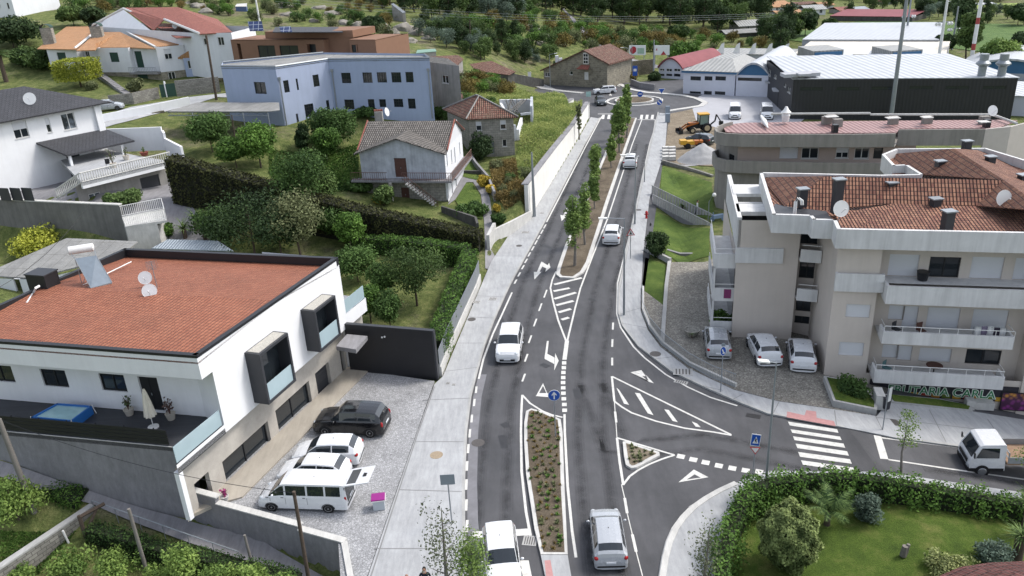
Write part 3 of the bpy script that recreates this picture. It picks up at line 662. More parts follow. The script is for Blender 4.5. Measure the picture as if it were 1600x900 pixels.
def dish(root_or_none,P,face,r=.4,lab=None,group=None,parent=None,col=None,mast=.8):
 P=Vector(P);f=Vector(face).normalized();mb=MB();c=P+Vector((0,0,mast))
 th=thing('satellite_dish',P,lab,'satellite dish',group)
 mb.lathe(c+f*.05,[(r,.12),(r*.98,.13),(r*.7,.05),(r*.3,.01),(.03,0)],20,0,f);o=build('reflector',mb,col or plain('dish_white',hx('#dedfe0',.85),.5,.06),th,40)
 mb=MB();mb.tube([P,c],.025,6);mb.tube([c-Vector((0,0,r*.8)),c+f*r*1.3],.012,5);build('mast',mb,m_steel,th);mb=MB();mb.ell(c+f*r*1.35,.05,8);build('receiver',mb,m_frw,th)
 return th
def pot(P,lab,r=.25,h=.35,plant=.8,col=None,pm=None,kind='twig'):
 th=thing('potted_plant',P,lab,'potted plant');mb=MB();mb.lathe(P,[(r*.7,0),(r,h*.9),(r*1.05,h),(r*.9,h),(r*.85,h*.85)],14);build('pot',mb,col or plain('pale_pot',hx('#c9c2b6',.8),.8),th,40)
 mb=MB()
 for i in range(14):
  a=random.random()*6.28;e=Vector((math.cos(a)*plant*.35*random.random(),math.sin(a)*plant*.35*random.random(),h+plant*(.5+.5*random.random())));b=Vector(P)+Vector((0,0,h*.8))
  mb.tube([b,b+e*.5+Vector((0,0,.05)),Vector(P)+e],[.012,.01,.006],4)
  for k in range(5):
   q=Vector(P)+e*(.5+.5*random.random())+Vector((random.uniform(-.08,.08),random.uniform(-.08,.08),0));d=Vector((random.uniform(-1,1),random.uniform(-1,1),random.uniform(0,1)))*.09;s_=d.orthogonal()*.5;mb.poly([q-s_,q+d,q+s_,q-d*.4],1)
 build('foliage',mb,[m_wood,pm or plain('pot_leaf',hx('#4a5a34',.8),.7,.3,8)],th);return th
# ================================================================ HOUSE WITH THE ORANGE ROOF (near left)
ZR=8.5
pNR,pFR,pFL,pL1,pL2=[G(*q,ZR) for q in [(307,557),(528,403),(195,389),(-60,503),(-60,530)]]
m_whiter=plain('white_render',hx('#e9eaec',.86),.8,.05,.6,streak=.06);m_tileA=brick('new_orange_tiles',hx('#985b42',.8),hx('#a5684d',.8),hx('#7d4732',.78),.25,.32,.02,.75,.6,roll=.25,offs=0,big=.2,dist=.05)
hA=House('modern_house',t3((pNR+pFL)/2,0),'white modern house with flat orange tiled roof, dark box windows and ground floor shop','house')
fA=Vector((-16.2,37.2));fB=(pFR-pNR).xy.normalized();base=pNR.xy
FA,FB=pNR.xy,pFR.xy;tA=(FB-FA).normalized();nA=Vector((tA.y,-tA.x))            # outward to the right
def onA(x,y): return PL(x,y,FA,FB)
def pA(u,z,off=0): P=FA+tA*u+nA*off;return Vector((P.x,P.y,z))
zb=3.35                                                # underside of the upper floor
uE=onA(576,500)[0];uT=onA(319,445)[0]
u_t=onA(345,640)[0];u_s=onA(330,575)[0];zO=onA(313,595)[1]
u1_=onA(528,403)[0];u2_=onA(533,470)[0]
hA.w=MB();mw=hA.mi(m_whiter)
U0=onA(270,705)[0]
zt=3.85
P2=lambda u,z: pA(u,z)
def polyA(pts): hA.w.poly([pA(u,z) for u,z in pts],mw)
polyA([(0,zO),(u1_,zO),(u1_,ZR),(0,ZR)])                                     # roof band
polyA([(u_t,zb),(u1_,zb),(u1_,zO),(u_t,zO)])                                 # side wall
zpar=onA(565,470)[1]
polyA([(u1_,zb),(uE,zb),(uE,zpar),(u1_,zpar)])                               # balcony parapet
polyA([(U0,zb),(u_t,zb),(u_t,zt),(U0,zt)])                                   # terrace edge
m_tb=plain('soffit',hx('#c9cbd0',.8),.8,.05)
PLn=G(-60,530,ZR).xy;PF=G(195,389,ZR).xy
n_=(PLn-pNR.xy).normalized()
hA.poly([t3(pNR,zO),t3(pNR,ZR),t3(PLn,ZR),t3(PLn,zO)],m_whiter)
TW0=G(322,651,3.65).xy;TW1=G(-40,620,3.65).xy
A0,B0=TW1,TW0+(TW0-TW1).normalized()*.0
ut=(pA(u_t,0)).xy
hA.fac(TW1,TW0,3.65,zO,m_whiter,[('dwin',-25,569,25,598),('dwin',61,576,109,606),('dwin',153,583,200,613),('door',214,588,258,643,m_black)])
hA.fac(TW0,ut,3.65,zO,m_whiter)
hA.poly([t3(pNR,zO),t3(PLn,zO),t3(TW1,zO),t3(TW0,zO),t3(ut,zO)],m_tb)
back=pFR.xy;bl=PF
hA.poly([t3(pFR,0),t3(PF,0),t3(PF,ZR),t3(pFR,ZR)],m_whiter)
hA.poly([t3(PF,0),t3(pL1,0),t3(pL1,ZR),t3(PF,ZR)],m_whiter)
GF0=FA+tA*(U0);
bk=-3.2
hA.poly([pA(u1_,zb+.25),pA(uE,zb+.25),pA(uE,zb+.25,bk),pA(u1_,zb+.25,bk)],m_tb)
hA.poly([pA(uE,zb),pA(uE,zpar),pA(uE,zpar,bk),pA(uE,zb,bk)],m_whiter)
hA.poly([pA(u1_,zb),pA(u1_,ZR),pA(u1_,ZR,-6),pA(u1_,zb,-6)],m_whiter)
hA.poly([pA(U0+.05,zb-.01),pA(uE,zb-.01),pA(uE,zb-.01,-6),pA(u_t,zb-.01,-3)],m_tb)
hA.w.obox(pA(U0,.35,-.3),(tA*.3).to_3d(),(0,0,zb-.35),(nA*.29).to_3d(),mw)
wA=hA.done()
mb=MB();mb.obox(pA(u1_+.05,zpar,-.1),(tA*(uE-u1_-.1)).to_3d(),(0,0,.95),(nA*.03).to_3d());m_glr=plain('frosted_glass',hx('#a9bdc4',.8),.12,.08,.5);hA.part('balcony_glass',mb,m_glr)
off=-.45
def gA(u): return pA(u,0,off).xy
hg=House('x',(0,0,0),'x','x');bpy.data.objects.remove(hg.root);hg.root=hA.root
g0,g1=gA(U0+.25),gA(uE-.1)
hg.fac(g0,g1,0,zb+.02,m_plinth,[('void',303,757,334,773),('dwin',347,722,428,708),('dwin',430,642,490,639),('garage',492,584,519,602,m_anth),('door',530,547,543,588,m_black)],depth=.3)
e=t3(g1,0);hg.poly([e,e+Vector((-nA.x*7,-nA.y*7,0)),e+Vector((-nA.x*7,-nA.y*7,zb)),e+Vector((0,0,zb))],m_black)
hg.done('ground_floor_wall')
cen=(pNR+pFR+pFL)/3
e1=onA(400,472)
rl,rr=G(-40,440,ZR+.05),G(400,473,ZR+.05)
inn=[pNR+Vector((.0,0,-.35)),pFR+Vector((0,0,-.55)),pFL+Vector((0,0,-.55)),pL1+Vector((0,0,-.4)),pL2+Vector((0,0,-.35))]
rR=pNR.lerp(pFR,.50)+Vector((0,0,.0));rL=pL2.lerp(pL1,.2)+Vector((0,0,.0));rL=G(66,449,ZR)
mb=MB();mb.slab([inn[0],rR,rL,inn[3],inn[4]],.1);mb.slab([rR,inn[1],inn[2],rL],.1);hA.part('roof',mb,m_tileA)
mb=MB()
for a,b in ((pNR,pFR),(pFR,pFL),(pFL,pL1),(pL2,pNR)):
 d=(b-a).normalized();nn=Vector((-d.y,d.x,0));nn=nn if nn.dot(cen-a)>0 else -nn
 hb=.1 if (a is pNR or a is pL2) else .28
 mb.obox(a-Vector((0,0,.5 if hb>.2 else .1))-nn*.03,b-a,nn*.3,(0,0,.56 if hb>.2 else .16))
hA.part('parapet_cap',mb,m_black)
m_grav=plain('white_gravel',hx('#b6b3ab',.85),.9,.45,18)
for TLb,TRb,BRb in [((405,554),(451,519),(462,596)),((491,487),(525,460),(532,524))]:
 q0=FA+nA*1.0;q1=FB+nA*1.0
 ua,za=PL(*TLb,q0,q1);ub,zb2=PL(*TRb,q0,q1);uc,zc=PL(*BRb,q0,q1);u0,u1,z1,z0=ua,(ub+uc)/2,(za+zb2)/2,zc
 P=lambda u,z,o: pA(u,z,o);fr=.16;T3=tA.to_3d();N3=nA.to_3d();Z=Vector((0,0,1));mb=MB()
 mb.obox(P(u0,z0,0),T3*(u1-u0),N3*1.0,Z*fr);mb.obox(P(u0,z1-fr,0),T3*(u1-u0),N3*1.0,Z*fr);mb.obox(P(u0,z0+fr,0),T3*fr,N3*1.0,Z*(z1-z0-2*fr));mb.obox(P(u1-fr,z0+fr,0),T3*fr,N3*1.0,Z*(z1-z0-2*fr))
 b=hA.part('box_window',mb,m_anth);mb=MB();mb.obox(P(u0+.15,z1,.1),T3*(u1-u0-.3),N3*.75,Z*.03);hA.part('gravel_top',mb,m_grav,b)
 mb=MB();mb.obox(P(u0+fr,z0+fr,.12),T3*(u1-u0-2*fr),N3*.05,Z*(z1-z0-2*fr));hA.part('pane',mb,gl,b)
 mb=MB();mb.obox(P(u0+fr,z0+fr,.9),T3*(u1-u0-2*fr),N3*.03,Z*1.05);hA.part('balustrade_glass',mb,m_glr,b)
mb=MB();pts=[G(*q,3.2) for q in [(525,541),(542,522),(574,525),(556,546)]];mb.slab(pts,.3);hA.part('entrance_canopy',mb,m_conc)
TR0,TRL=G(270,698,3.6).xy,G(-60,667,3.6).xy
mb=MB();mb.prism([TR0,TRL,TW1,TW0,ut,pA(U0,0).xy],3.3,3.63);m_deck=brick('dark_deck',hx('#3c3e44',.75),hx('#45474d',.75),hx('#2c2e32',.75),3,.2,.01,.6,.2,big=.12);hA.part('terrace_floor',mb,m_deck)
mb=MB();ts=(TR0-TRL).normalized();q=TRL+Vector((0,0))
for i in range(4): mb.obox(t3(TRL,3.7+i*.23),((TR0-TRL)*.985).to_3d(),(0,0,.19),(Vector((-ts.y,ts.x))*.06).to_3d())
k=0
while k<(TR0-TRL).length-.1: mb.obox(t3(TRL+ts*k+Vector((-ts.y,ts.x))*.06,3.6),(ts*.06).to_3d(),(0,0,1.02),(Vector((-ts.y,ts.x))*.05).to_3d());k +=1.8
hA.part('terrace_railing',mb,m_black)
ug0,zg0=onA(272,700);mb=MB();a=pA(U0+.15,zt,-.12);mb.obox(a,(tA*(u_t-U0-.2)).to_3d(),(0,0,.95),(nA*.03).to_3d());hA.part('terrace_glass',mb,m_glr)
mb=MB();W0,W1=Vector((-18.44,36.18)),Vector((-9.36,32.08));wd=(W1-W0).normalized();wn_=Vector((wd.y,-wd.x));wn_=wn_ if wn_.y<0 else -wn_
mb.prism([TRL,TR0,TR0-wn_*.3,TRL-wn_*.3],-1.5,3.58)
steps=[(0,2.13,.82),(2.13,4.85,.35),(4.85,7.45,.3),(7.45,10.1,0.12)]
for a,b,z in steps: p,q=W0+wd*a,W0+wd*b;mb.prism([p,q,q-wn_*.28,p-wn_*.28],-2.6,z)
cap=[(0,2.13,.82),(2.13,7.45,.4),(7.45,10.1,.14)]
wb=single('boundary_wall',mb,[m_conc],t3(W0,-1),'grey concrete wall stepping down beside the sloping path below the white modern house','wall')
mb=MB()
for a,b,z in cap: p,q=W0+wd*a,W0+wd*(b+.15);mb.prism([p+wn_*.05,q+wn_*.05,q-wn_*.33,p-wn_*.33],z,z+.07)
p,q=TRL,TR0;mb.prism([p+wn_*.05,q+wn_*.05,q-wn_*.33,p-wn_*.33],3.585,3.61)
q=W0+wd*10.1;e=G(545,915,.1).xy;mb.prism([q,e,e+Vector((.3,0)),q+Vector((.3,.05))],-.1,.2);build('coping',mb,m_conw,wb)
m_beige=conc('beige_paving',hx('#b3aca0',.82));mb=MB();a,b=onA(345,790)[0],onA(545,585)[0]
mb.prism([gA(U0+.6),g1,g1+nA*1.7,gA(U0+2.6)+nA*1.7,gA(U0+1.6)+nA*.6],.0,.2);struct('shop_pavement',mb,m_beige)
Z0=3.64
P=[G(*q,Z0+.45) for q in [(49,654),(90,632),(144,636),(112,660)]];th=thing('swimming_pool',t3(sum(P,Vector())/4,Z0),'rectangular blue frame pool filled with pale water on the dark terrace','pool')
c=sum(P,Vector())/4;mb=MB()
for i in range(4):
 a,b=P[i],P[(i+1) % 4];d=((a+b)/2-c);d.z=0;d=d.normalized()*.09;mb.obox(t3(a,Z0),t3(b,0)-t3(a,0),-d,(0,0,.55))
build('pool_wall',mb,plain('pool_blue',hx('#2f6fb8',.85),.4,.08),th);mb=MB();mb.prism([c.lerp(p,.97).xy for p in P],Z0,Z0+.46);build('water',mb,plain('pool_water',hx('#a7ccd2',.85),.05,.12,2),th)
for p in P: q=p+(p-c).normalized()*.12;mb=MB();mb.tube([t3(q,Z0),t3(p,Z0+.6)],.025,6);build('frame_post',mb,m_frw,th)
P=G(240,668,Z0);th=thing('closed_parasol',P,'closed cream parasol standing on the dark terrace','parasol');mb=MB();mb.lathe(P,[(.3,0),(.3,.08),(.05,.1)],12);mb.tube([P,P+Vector((0,0,2.4))],.025,6);build('pole',mb,m_frw,th)
mb=MB();n=16;pr=[(.34,.75),(.3,1.0),(.22,1.6),(.12,2.2),(.05,2.45)];b0=len(mb.v)
for r,h in pr:
 for k in range(n): a=2*math.pi*k/n;rr=r*(1 if k % 2 else .7);mb.v.append((P.x+rr*math.cos(a),P.y+rr*math.sin(a),P.z+h))
for i in range(len(pr)-1):
 for k in range(n): mb.f.append((i*n+k,i*n+(k+1) % n,(i+1)*n+(k+1) % n,(i+1)*n+k));mb.m.append(0)
mb.f.append(tuple((len(pr)-1)*n+k for k in range(n)));mb.m.append(0)
build('canopy',mb,plain('cream_canvas',hx('#d8d2c3',.85),.9,.1,4),th)
pot(G(203,648,Z0),'pale pot with a bare twiggy shrub under the terrace window',.28,.4,.9);pot(G(268,655,Z0),'pale pot with a reddish shrub beside the dark terrace door',.28,.4,1.1,None,plain('reddish_leaf',hx('#5a453f',.8),.7,.3,8))
def roofz(P): return ZR-.2
P=G(150,446,ZR-.1);th=thing('solar_water_heater',P,'solar water heater with white tank and tilted panel on the orange roof','solar heater')
qb=[G(*q,z) for q,z in [((142,450),ZR),((175,441),ZR),((150,399),ZR+1.6),((117,404),ZR+1.6)]]
mb=MB();mb.slab(qb,.08,0,1);build('solar_panel',mb,[plain('solar_cells',hx('#838f9a',.8),.15,.12,3),m_steel],th)
a,b=G(107,392,ZR+2.0),G(146,386,ZR+2.0);d=(b-a);mb=MB();mb.lathe(a,[(.2,-.02),(.27,.03),(.27,d.length-.03),(.2,d.length+.02)],18,0,d);build('tank',mb,m_frw,th,40)
mb=MB()
for i,j in ((0,3),(1,2)): mb.tube([qb[i],t3(qb[j],ZR-.2)],.025,5);mb.tube([t3(qb[j],ZR-.2),qb[j]],.025,5);mb.tube([qb[i],qb[j]],.025,5);mb.tube([qb[j],a if j==3 else b],.025,5)
mb.tube([t3(qb[3],ZR-.2),qb[2]],.02,5);build('frame',mb,m_steel,th)
P=G(72,452,ZR-.3);th=thing('chimney_box',P,'black boxy chimney at the left end of the orange roof','chimney');mb=MB();mb.box(P+Vector((0,0,.5)),(1.5,1.1,1.3),-.3);build('casing',mb,m_black,th);mb=MB();mb.box(P+Vector((0,0,1.2)),(1.6,1.2,.08),-.3);mb.box(P+Vector((.1,-.57,.6)),(.9,.04,.3),-.3);build('lid',mb,m_anth,th)
mb=MB();mb.tube([G(42,474,ZR-.2),G(52,458,ZR-.1),G(56,450,ZR+.4),G(61,447,ZR+.4)],.08,8);single('flue_pipe',mb,m_frw,G(42,474,ZR-.2),'bent white flue pipe beside the black chimney box','pipe',smooth=60)
mb=MB();mb.tube([G(101,446,ZR-.15),G(125,448,ZR-.1),G(205,409,ZR-.1)],.04,6);single('roof_pipe',mb,m_frw,G(125,448,ZR),'thin white pipe running across the orange roof from the solar heater','pipe')
dish(None,G(237,466,ZR-.3),(.25,-.9,.3),.45,'larger white satellite dish in front on the orange roof',mast=.5);dish(None,G(232,452,ZR-.3),(.2,-.9,.3),.42,'upper satellite dish with ring pattern on the orange roof',mast=.8)
P=G(247,455,ZR-.3);mb=MB();mb.tube([P,P+Vector((0,0,2))],.025,6)
for i in range(7): mb.box(P+Vector((0,-.1+.0*i,1.5+.09*i)),(.55,.01,.02),.4);mb.box(P+Vector((.1*(i-3),.04*(i-3),1.8)),(.012,.012,.5),.4)
single('tv_antenna',mb,m_steel,P,'television aerial on a mast beside the dishes on the orange roof','antenna')
P=G(352,782,.2)
pot(P,'white planter with pink flowers at the corner of the shop front',.22,.3,.5,m_conw,plain('pink_flower',hx('#a03a72',.85),.7,.3,8))
a,b=G(548,581).xy,G(682,594).xy
mb=MB();d=(b-a).normalized();n=Vector((-d.y,d.x));mb.prism([a,b,b+n*.25,a+n*.25],0,3.72);w_=single('gate_wall',mb,m_black,t3(a,0),'tall black panel wall closing the parking lot','wall')
mb=MB();mb.prism([a-d*.0-n*.03,b+d*.1-n*.03,b+d*.1+n*.28,a+n*.28],3.72,3.78);mb.prism([b+d*.01-n*.03,b+d*.14-n*.03,b+d*.14+n*.28,b+d*.01+n*.28],0,3.715);build('coping',mb,m_anth,w_)
mb=MB()
for x,y in ((597,527),(601,526)): u,z=PL(x,y,a,b);p=a+d*u-n*.02;mb.ell(t3(p,z),.07,8)
build('wall_lamp',mb,m_frw,w_)
pts=GP([(691,588),(704,552),(747,455),(752,440)]);mb=MB()
for i in range(3): a,b=pts[i],pts[i+1];n=Vector((-(b-a).y,(b-a).x)).normalized()*.25;mb.prism([a,b,b+n,a+n],-.1,.75)
w_=single('garden_wall',mb,m_conw,t3(pts[0],0),'low white wall with grey slatted fence beside the left pavement','wall')
mb=MB();n_tot=0
for i in range(3):
 a,b=pts[i],pts[i+1];L_=(b-a).length;d=(b-a)/L_;n=Vector((-d.y,d.x));k=0
 while k<L_-.1: mb.obox(t3(a+d*k+n*.1,.75),(d*.16).to_3d(),(0,0,1.25),(n*.04).to_3d());k +=.2
build('slat_fence',mb,m_steel,w_)
# ================================================================ MAIN APARTMENT BLOCK (right)
m_apt=plain('beige_render_wall',hx('#cdc4bb',.85),.85,.06,.5,streak=.06);m_aptw=plain('stained_white_parapet',hx('#d9d9d8',.85),.8,.1,.8,streak=.22)
m_tileB=brick('aged_roman_tiles',hx('#7f4c3c',.78),hx('#a97a60',.8),hx('#4a2d26',.7),.21,.36,.035,.85,.8,roll=.21,offs=0,big=.3,dist=.07);m_tileC=MC['aged_roman_tiles']
hp=House('apartment_block',G(1287,586),'beige apartment block with white balconies, red tiled roof and a fruit shop below','apartment building')
c0=G(1287,586).xy;cS=c0+Vector((math.cos(R(-13.5)),math.sin(R(-13.5))))*10                       # long front line
fd=(cS-c0).normalized();fn=Vector((fd.y,-fd.x));fn=fn if fn.y<0 else -fn
def pF(u,o=0): return c0+fd*u+fn*o
EAV=9.7
def uF(x,y): return PL(x,y,c0,cS)
s1=G(1233,528).xy;L0=G(1143,527).xy
uX=uF(1343,600)[0]
Lf=16.0
uB=uF(1352,590)[0]
zB1=uF(1374,575)[1];
hp.fac(c0,pF(uB),-3,EAV,m_apt,[('shut',1312,534,1348,557),('shut',1323,475,1358,497)])
ri=-1.2;a_,b_=pF(uB,ri),pF(uB+9.2,ri);q0z=PL(1367,598,pF(0,1.1),pF(5,1.1))[1]+.1;hp.fac(pF(uB),a_,-3,7.3,m_apt)
bal=[]
def lvl(xa,ya,xb,yb): return PL(xa,ya,pF(0,.7),pF(5,.7))[1],PL(xb,yb,pF(0,.7),pF(5,.7))[1]
hp.fac(a_,b_,.6,EAV,m_apt,[('shut',1380,538,1402,560),('shut',1403,540,1421,575),('shut',1438,543,1480,590),('dwin',1511,545,1555,600),
 ('shut',1390,477,1411,500),('shut',1413,478,1431,512),('shut',1451,480,1493,530),('shut',1522,483,1568,530)])
hp.fac(pF(uB,-.9),pF(uB+16,-.9),6.7,EAV,m_apt,[('shut',1391,397,1432,436),('dwin',1454,401,1496,439),('shut',1520,401,1563,441),('shut',1588,403,1625,444)])
hp.fac(b_,pF(uB+9.2,.1),-3,EAV,m_apt);hp.fac(pF(uB+9.2,.1),pF(uB+20,.1),-4,EAV,m_apt,[('dwin',1576,547,1640,570),('shut',1591,486,1640,510)])
hp.fac(a_,b_,-3,.61,m_apt);hp.fac(pF(uB),pF(uB+9.2),-3,q0z,m_apt)
hp.poly([t3(pF(uB,ri),6.7),t3(pF(uB+16,ri),6.7),t3(pF(uB+16,.3),6.7),t3(pF(uB,.3),6.7)],m_aptw)
s1=G(1268,540).xy;n2=(s1-c0).normalized()
mid=c0.lerp(s1,1.0)
hp.fac(c0,c0+n2*(s1-c0).length,-1,EAV,m_apt);q=c0+n2*(s1-c0).length
r1=G(1268,590,0).xy
wd_=Vector((math.cos(R(-11.6)),math.sin(R(-11.6))));e0=L0+wd_*PL(1236,524,L0,L0+wd_)[0]                          # right edge of the left wing
e1=L0
wd_=(e0-e1).normalized()
rb=q+(e0-q)*.0
back0=e0+Vector((-wd_.y,wd_.x))*1.6;back1=q+Vector((-wd_.y,wd_.x))*1.6
if back0.y<e0.y: back0=e0-Vector((-wd_.y,wd_.x))*1.6;back1=q-Vector((-wd_.y,wd_.x))*1.6
zf=[HTz for HTz in (0,2.6,5.2,7.6)]
hp.fac(back0,back1,-1,EAV,m_apt,[('dwin','uz',.4,1.6,2.4,2.6),('dwin','uz',.4,.6,2.5,1.2),('dwin','uz',.4,4.2,2.5,5.6),('dwin','uz',.3,6.8,2.8,9.4)])
hp.fac(e0,back0,-1,EAV,m_apt,back=True);hp.fac(q,back1,-1,EAV,m_apt)
ztL=8.6
hp.fac(e1,e0,-1,9.0,m_apt)
nb=Vector((-wd_.y,wd_.x));nb=nb if nb.y>0 else -nb
LW_=[e1,e1+nb*14]
hp.fac(e1,e1+nb*14,0,6.3,m_apt,back=False)
ZP=10.35
outl=[G(*q_,ZP) for q_ in [(1207,335),(1265,337),(1270,343),(1302,344),(1308,358),(1700,366),(1800,330),(1640,262),(1600,249),(1540,231),(1400,232),(1378,241),(1395,259),(1415,258),(1437,272),(1375,273),(1187,269)]]
oc_=sum(outl,Vector())/len(outl);hp.w.prism([p.xy+(oc_-p).xy.normalized()*.35 for p in outl],ZP-.66,ZP-.6,hp.mi(m_tileB))
wp=hp.done()
mb=MB();n=len(outl)
for i in range(n):
 a,b=outl[i],outl[(i+1) % n];
 cm=sum(outl,Vector())/n;d=(b-a).normalized();nn=Vector((-d.y,d.x,0));m_=(a+b)/2;nn=nn if not inpoly(m_.x+nn.x*.1,m_.y+nn.y*.1,[p.xy for p in outl]) else -nn
 mb.obox(a-nn*.22-d*.0+Vector((0,0,-1.25)),b-a,nn*.22,(0,0,1.25))
hp.part('parapet',mb,m_aptw)
mb=MB();zr_=ZP-.12;ze=ZP-.45
A1=G(1187,275,ze);
def g_(x,y,z): return G(x,y,z)
rdg=ZP+1.2
mb.slab([g_(1190,277,ze),g_(1226,322,ze),g_(1290,275,rdg-.1)],.05)
def RP(A,B,C):
 n=(B-A).cross(C-A)
 def f(x,y): d=ray(x,y);return CAMP+d*((A-CAMP).dot(n)/d.dot(n))
 return f
R0_,R1_=g_(1290,275,rdg-.05),g_(1568,281,rdg-.05);E0=g_(1226,322,ze);f1=RP(R0_,R1_,E0);V_=f1(1397,318);E1,E2,E3=g_(1312,357,ze),g_(1343,357,ze),g_(1700,364,ze)
mb.slab([E0,f1(1310,332),f1(1313,325),V_,f1(1525,321),R1_,R0_],.05);f2=RP(E1,E2,V_);mb.slab([E1,E2,V_,f2(1306,334)],.05)
f3=RP(E2,E3,V_);mb.slab([E2,g_(1620,363,ze),E3,f3(1640,340),f3(1540,321),V_],.05)
B0_,B1_=g_(1490,232,rdg),g_(1400,240,ze+.1);f4=RP(R1_,B0_,B1_);mb.slab([f4(1394,261),f4(1437,272),R1_,B0_,B1_],.05);f5=RP(B0_,R1_,g_(1536,235,ze));mb.slab([B0_,R1_,f5(1640,330),f5(1680,320),f5(1620,279),f5(1536,235)],.05)
mb.slab([R1_,f1(1525,321),f5(1640,330)],.05)
hp.part('roof',mb,m_tileB)
mb=MB();mb.slab([g_(1210,318,ze+.05),g_(1226,322,ze+.06),g_(1291,330,ze+.07),g_(1300,343,ze),g_(1272,342,ze),g_(1266,336,ze),g_(1209,333,ze)],.05);hp.part('flat_roof',mb,m_anth)
for x,y,h_ in ((1253,313,.9),(1307,322,1.9),(1391,303,.9),(1462,315,.3),(1480,350,.9),(1468,262,.6),(1546,257,.7),(1509,236,.9),(1598,282,.5)):
 P=g_(x,y,ZP+.1);mb=MB();mb.box(P+Vector((0,0,h_/2-.3)),(.55,.5,h_+.3),.1);s_=hp.part('chimney',mb,m_anth);mb=MB();mb.box(P+Vector((0,0,h_-.08)),(.75,.65,.08),.1);hp.part('cap',mb,m_steel,s_)
th=dish(None,g_(1310,345,ZP-.2),(.1,-.95,.25),.52,'square white dish above the stair recess of the apartment block',col=m_frw,mast=.8);dish(None,g_(1563,324,ZP+.2),(.1,-.95,.2),.52,'square white dish at the right of the tiled roof of the apartment block',col=m_frw,mast=.6)
mb=MB()
for k in (0,.35): P=g_(1240+k*8,336,ZP-.4);mb.tube([P,P+Vector((0,0,.9)),P+Vector((.15,0,1.15)),P+Vector((.35,-.1,1.0)),P+Vector((.4,-.1,.7))],.06,8)
single('vent_pipe',mb,m_frw,g_(1240,336,ZP),'pair of curved white vent pipes on the flat corner roof','pipe',smooth=60)
def balcony(o,label_px,prot,zt_,zb_,u0,u1,rail=.35,mat=m_aptw,th_=.14,name='balcony'):
 mb=MB();F3=fd.to_3d();N_=fn.to_3d()
 P=lambda u,of,z: t3(pF(u,of),z)
 mb.obox(P(u0,-1.25,zb_),F3*(u1-u0),N_*(prot+1.25),(0,0,.18));mb.obox(P(u0,prot-th_,zb_+.18),F3*(u1-u0),N_*th_,(0,0,zt_-zb_-.18));
 for u in (u0,u1-th_): mb.obox(P(u,-.0,zb_+.18),F3*th_,N_*(prot-th_),(0,0,zt_-zb_-.18))
 b=o.part(name,mb,mat)
 if rail:
  mb=MB();mb.tube([P(u0+.07,0,zt_+rail),P(u0+.07,prot-.07,zt_+rail),P(u1-.07,prot-.07,zt_+rail),P(u1-.07,0,zt_+rail)],.025,6);k=u0+.07
  while k<u1: mb.tube([P(k,prot-.07,zt_),P(k,prot-.07,zt_+rail)],.018,5);k +=1.05
  o.part('rail',mb,m_frw,b)
 return b
pr=1.1
def q_(x,y): return PL(x,y,pF(0,pr),pF(5,pr))
for (x0,y0),(x1,y1),(xb,yb) in [((1367,579.5),(1571,588),(1367,598)),((1380,518),(1586,527),(1382,537))]:
 u0,z1=q_(x0,y0);u1,z1b=q_(x1,y1);_,z0=q_(xb,yb);balcony(hp,None,pr,(z1+z1b)/2,z0,u0,u1)
u0,z1=PL(1387,447,pF(0,pr),pF(5,pr));_,z0=PL(1388,475,pF(0,pr),pF(5,pr));balcony(hp,None,pr,z1,z0,u0,22,0)
u0_,z1=PL(1303,427,pF(0,.25),pF(5,.25));_,z0_=PL(1303,455,pF(0,.25),pF(5,.25));balcony(hp,None,.25,z1,z0_,0.0,u0-.02,0,name='parapet_band')
for za,zt1 in ((6.2,7.1),(3.3,4.2)):
 mb=MB();d=(q-e0);mb.prism([e0+wd_*.05-nb*.5,q-wd_*.05-nb*.5,q-wd_*.05-nb*.38,e0+wd_*.05-nb*.38],za,zt1);mb.prism([e0+wd_*.05-nb*.38,q-wd_*.05-nb*.38,back1-wd_*.05,back0+wd_*.05],za,za+.15)
 b=hp.part('balcony',mb,m_aptw);mb=MB();mb.tube([t3(e0+wd_*.1-nb*.44,zt1+.3),t3(q-wd_*.1-nb*.44,zt1+.3)],.025,6);hp.part('rail',mb,m_frw,b)
cor=e1
def LB(za,zt1,w0=-1.6,dep=6.5,o0=0.3,mat=m_aptw,rail=.3):
 mb=MB();a=e1+nb*o0;b=a+nb*dep;l=-wd_*1.5
 mb.prism([a,b,b+l,a+l],za,za+.16);mb.prism([a+l,b+l,b+l*.92,a+l*.92],za+.16,zt1);mb.prism([a,a+l*.92,a+l*.92+nb*.12,a+nb*.12],za+.16,zt1);bb=hp.part('balcony',mb,mat)
 if rail: mb=MB();mb.tube([t3(a+nb*.06,zt1+rail),t3(a+l*.96+nb*.06,zt1+rail),t3(b+l*.96,zt1+rail)],.025,6);hp.part('rail',mb,m_frw,bb)
LB(.25,1.1);LB(2.75,3.75);LB(5.3,6.4,rail=.35)
for k,(za,h_) in enumerate(((1.1,1.65),(3.75,1.55))):
 mb=MB();a=e1+nb*.4;mb.prism([a-wd_*.04,a+nb*5.5-wd_*.04,a+nb*5.5-wd_*.02,a-wd_*.02],za-.7,za+h_-.1);hp.part('balcony_door',mb,gl)
 mb=MB();mb.prism([e1+nb*.3-wd_*1.5,e1+nb*.45-wd_*1.5,e1+nb*.45-wd_*1.35,e1+nb*.3-wd_*1.35],za,za+h_+.1);hp.part('column',mb,m_aptw)
mb=MB();a=e1-nb*.15-wd_*.1;b=e1+wd_*3.1-nb*.15;mb.prism([a,b,b+nb*.15,a+nb*.15],5.9,7.0);hp.part('terrace_parapet',mb,m_aptw)
m_in=plain('interior_terrace',hx('#cfcac4',.8),.8,.1)
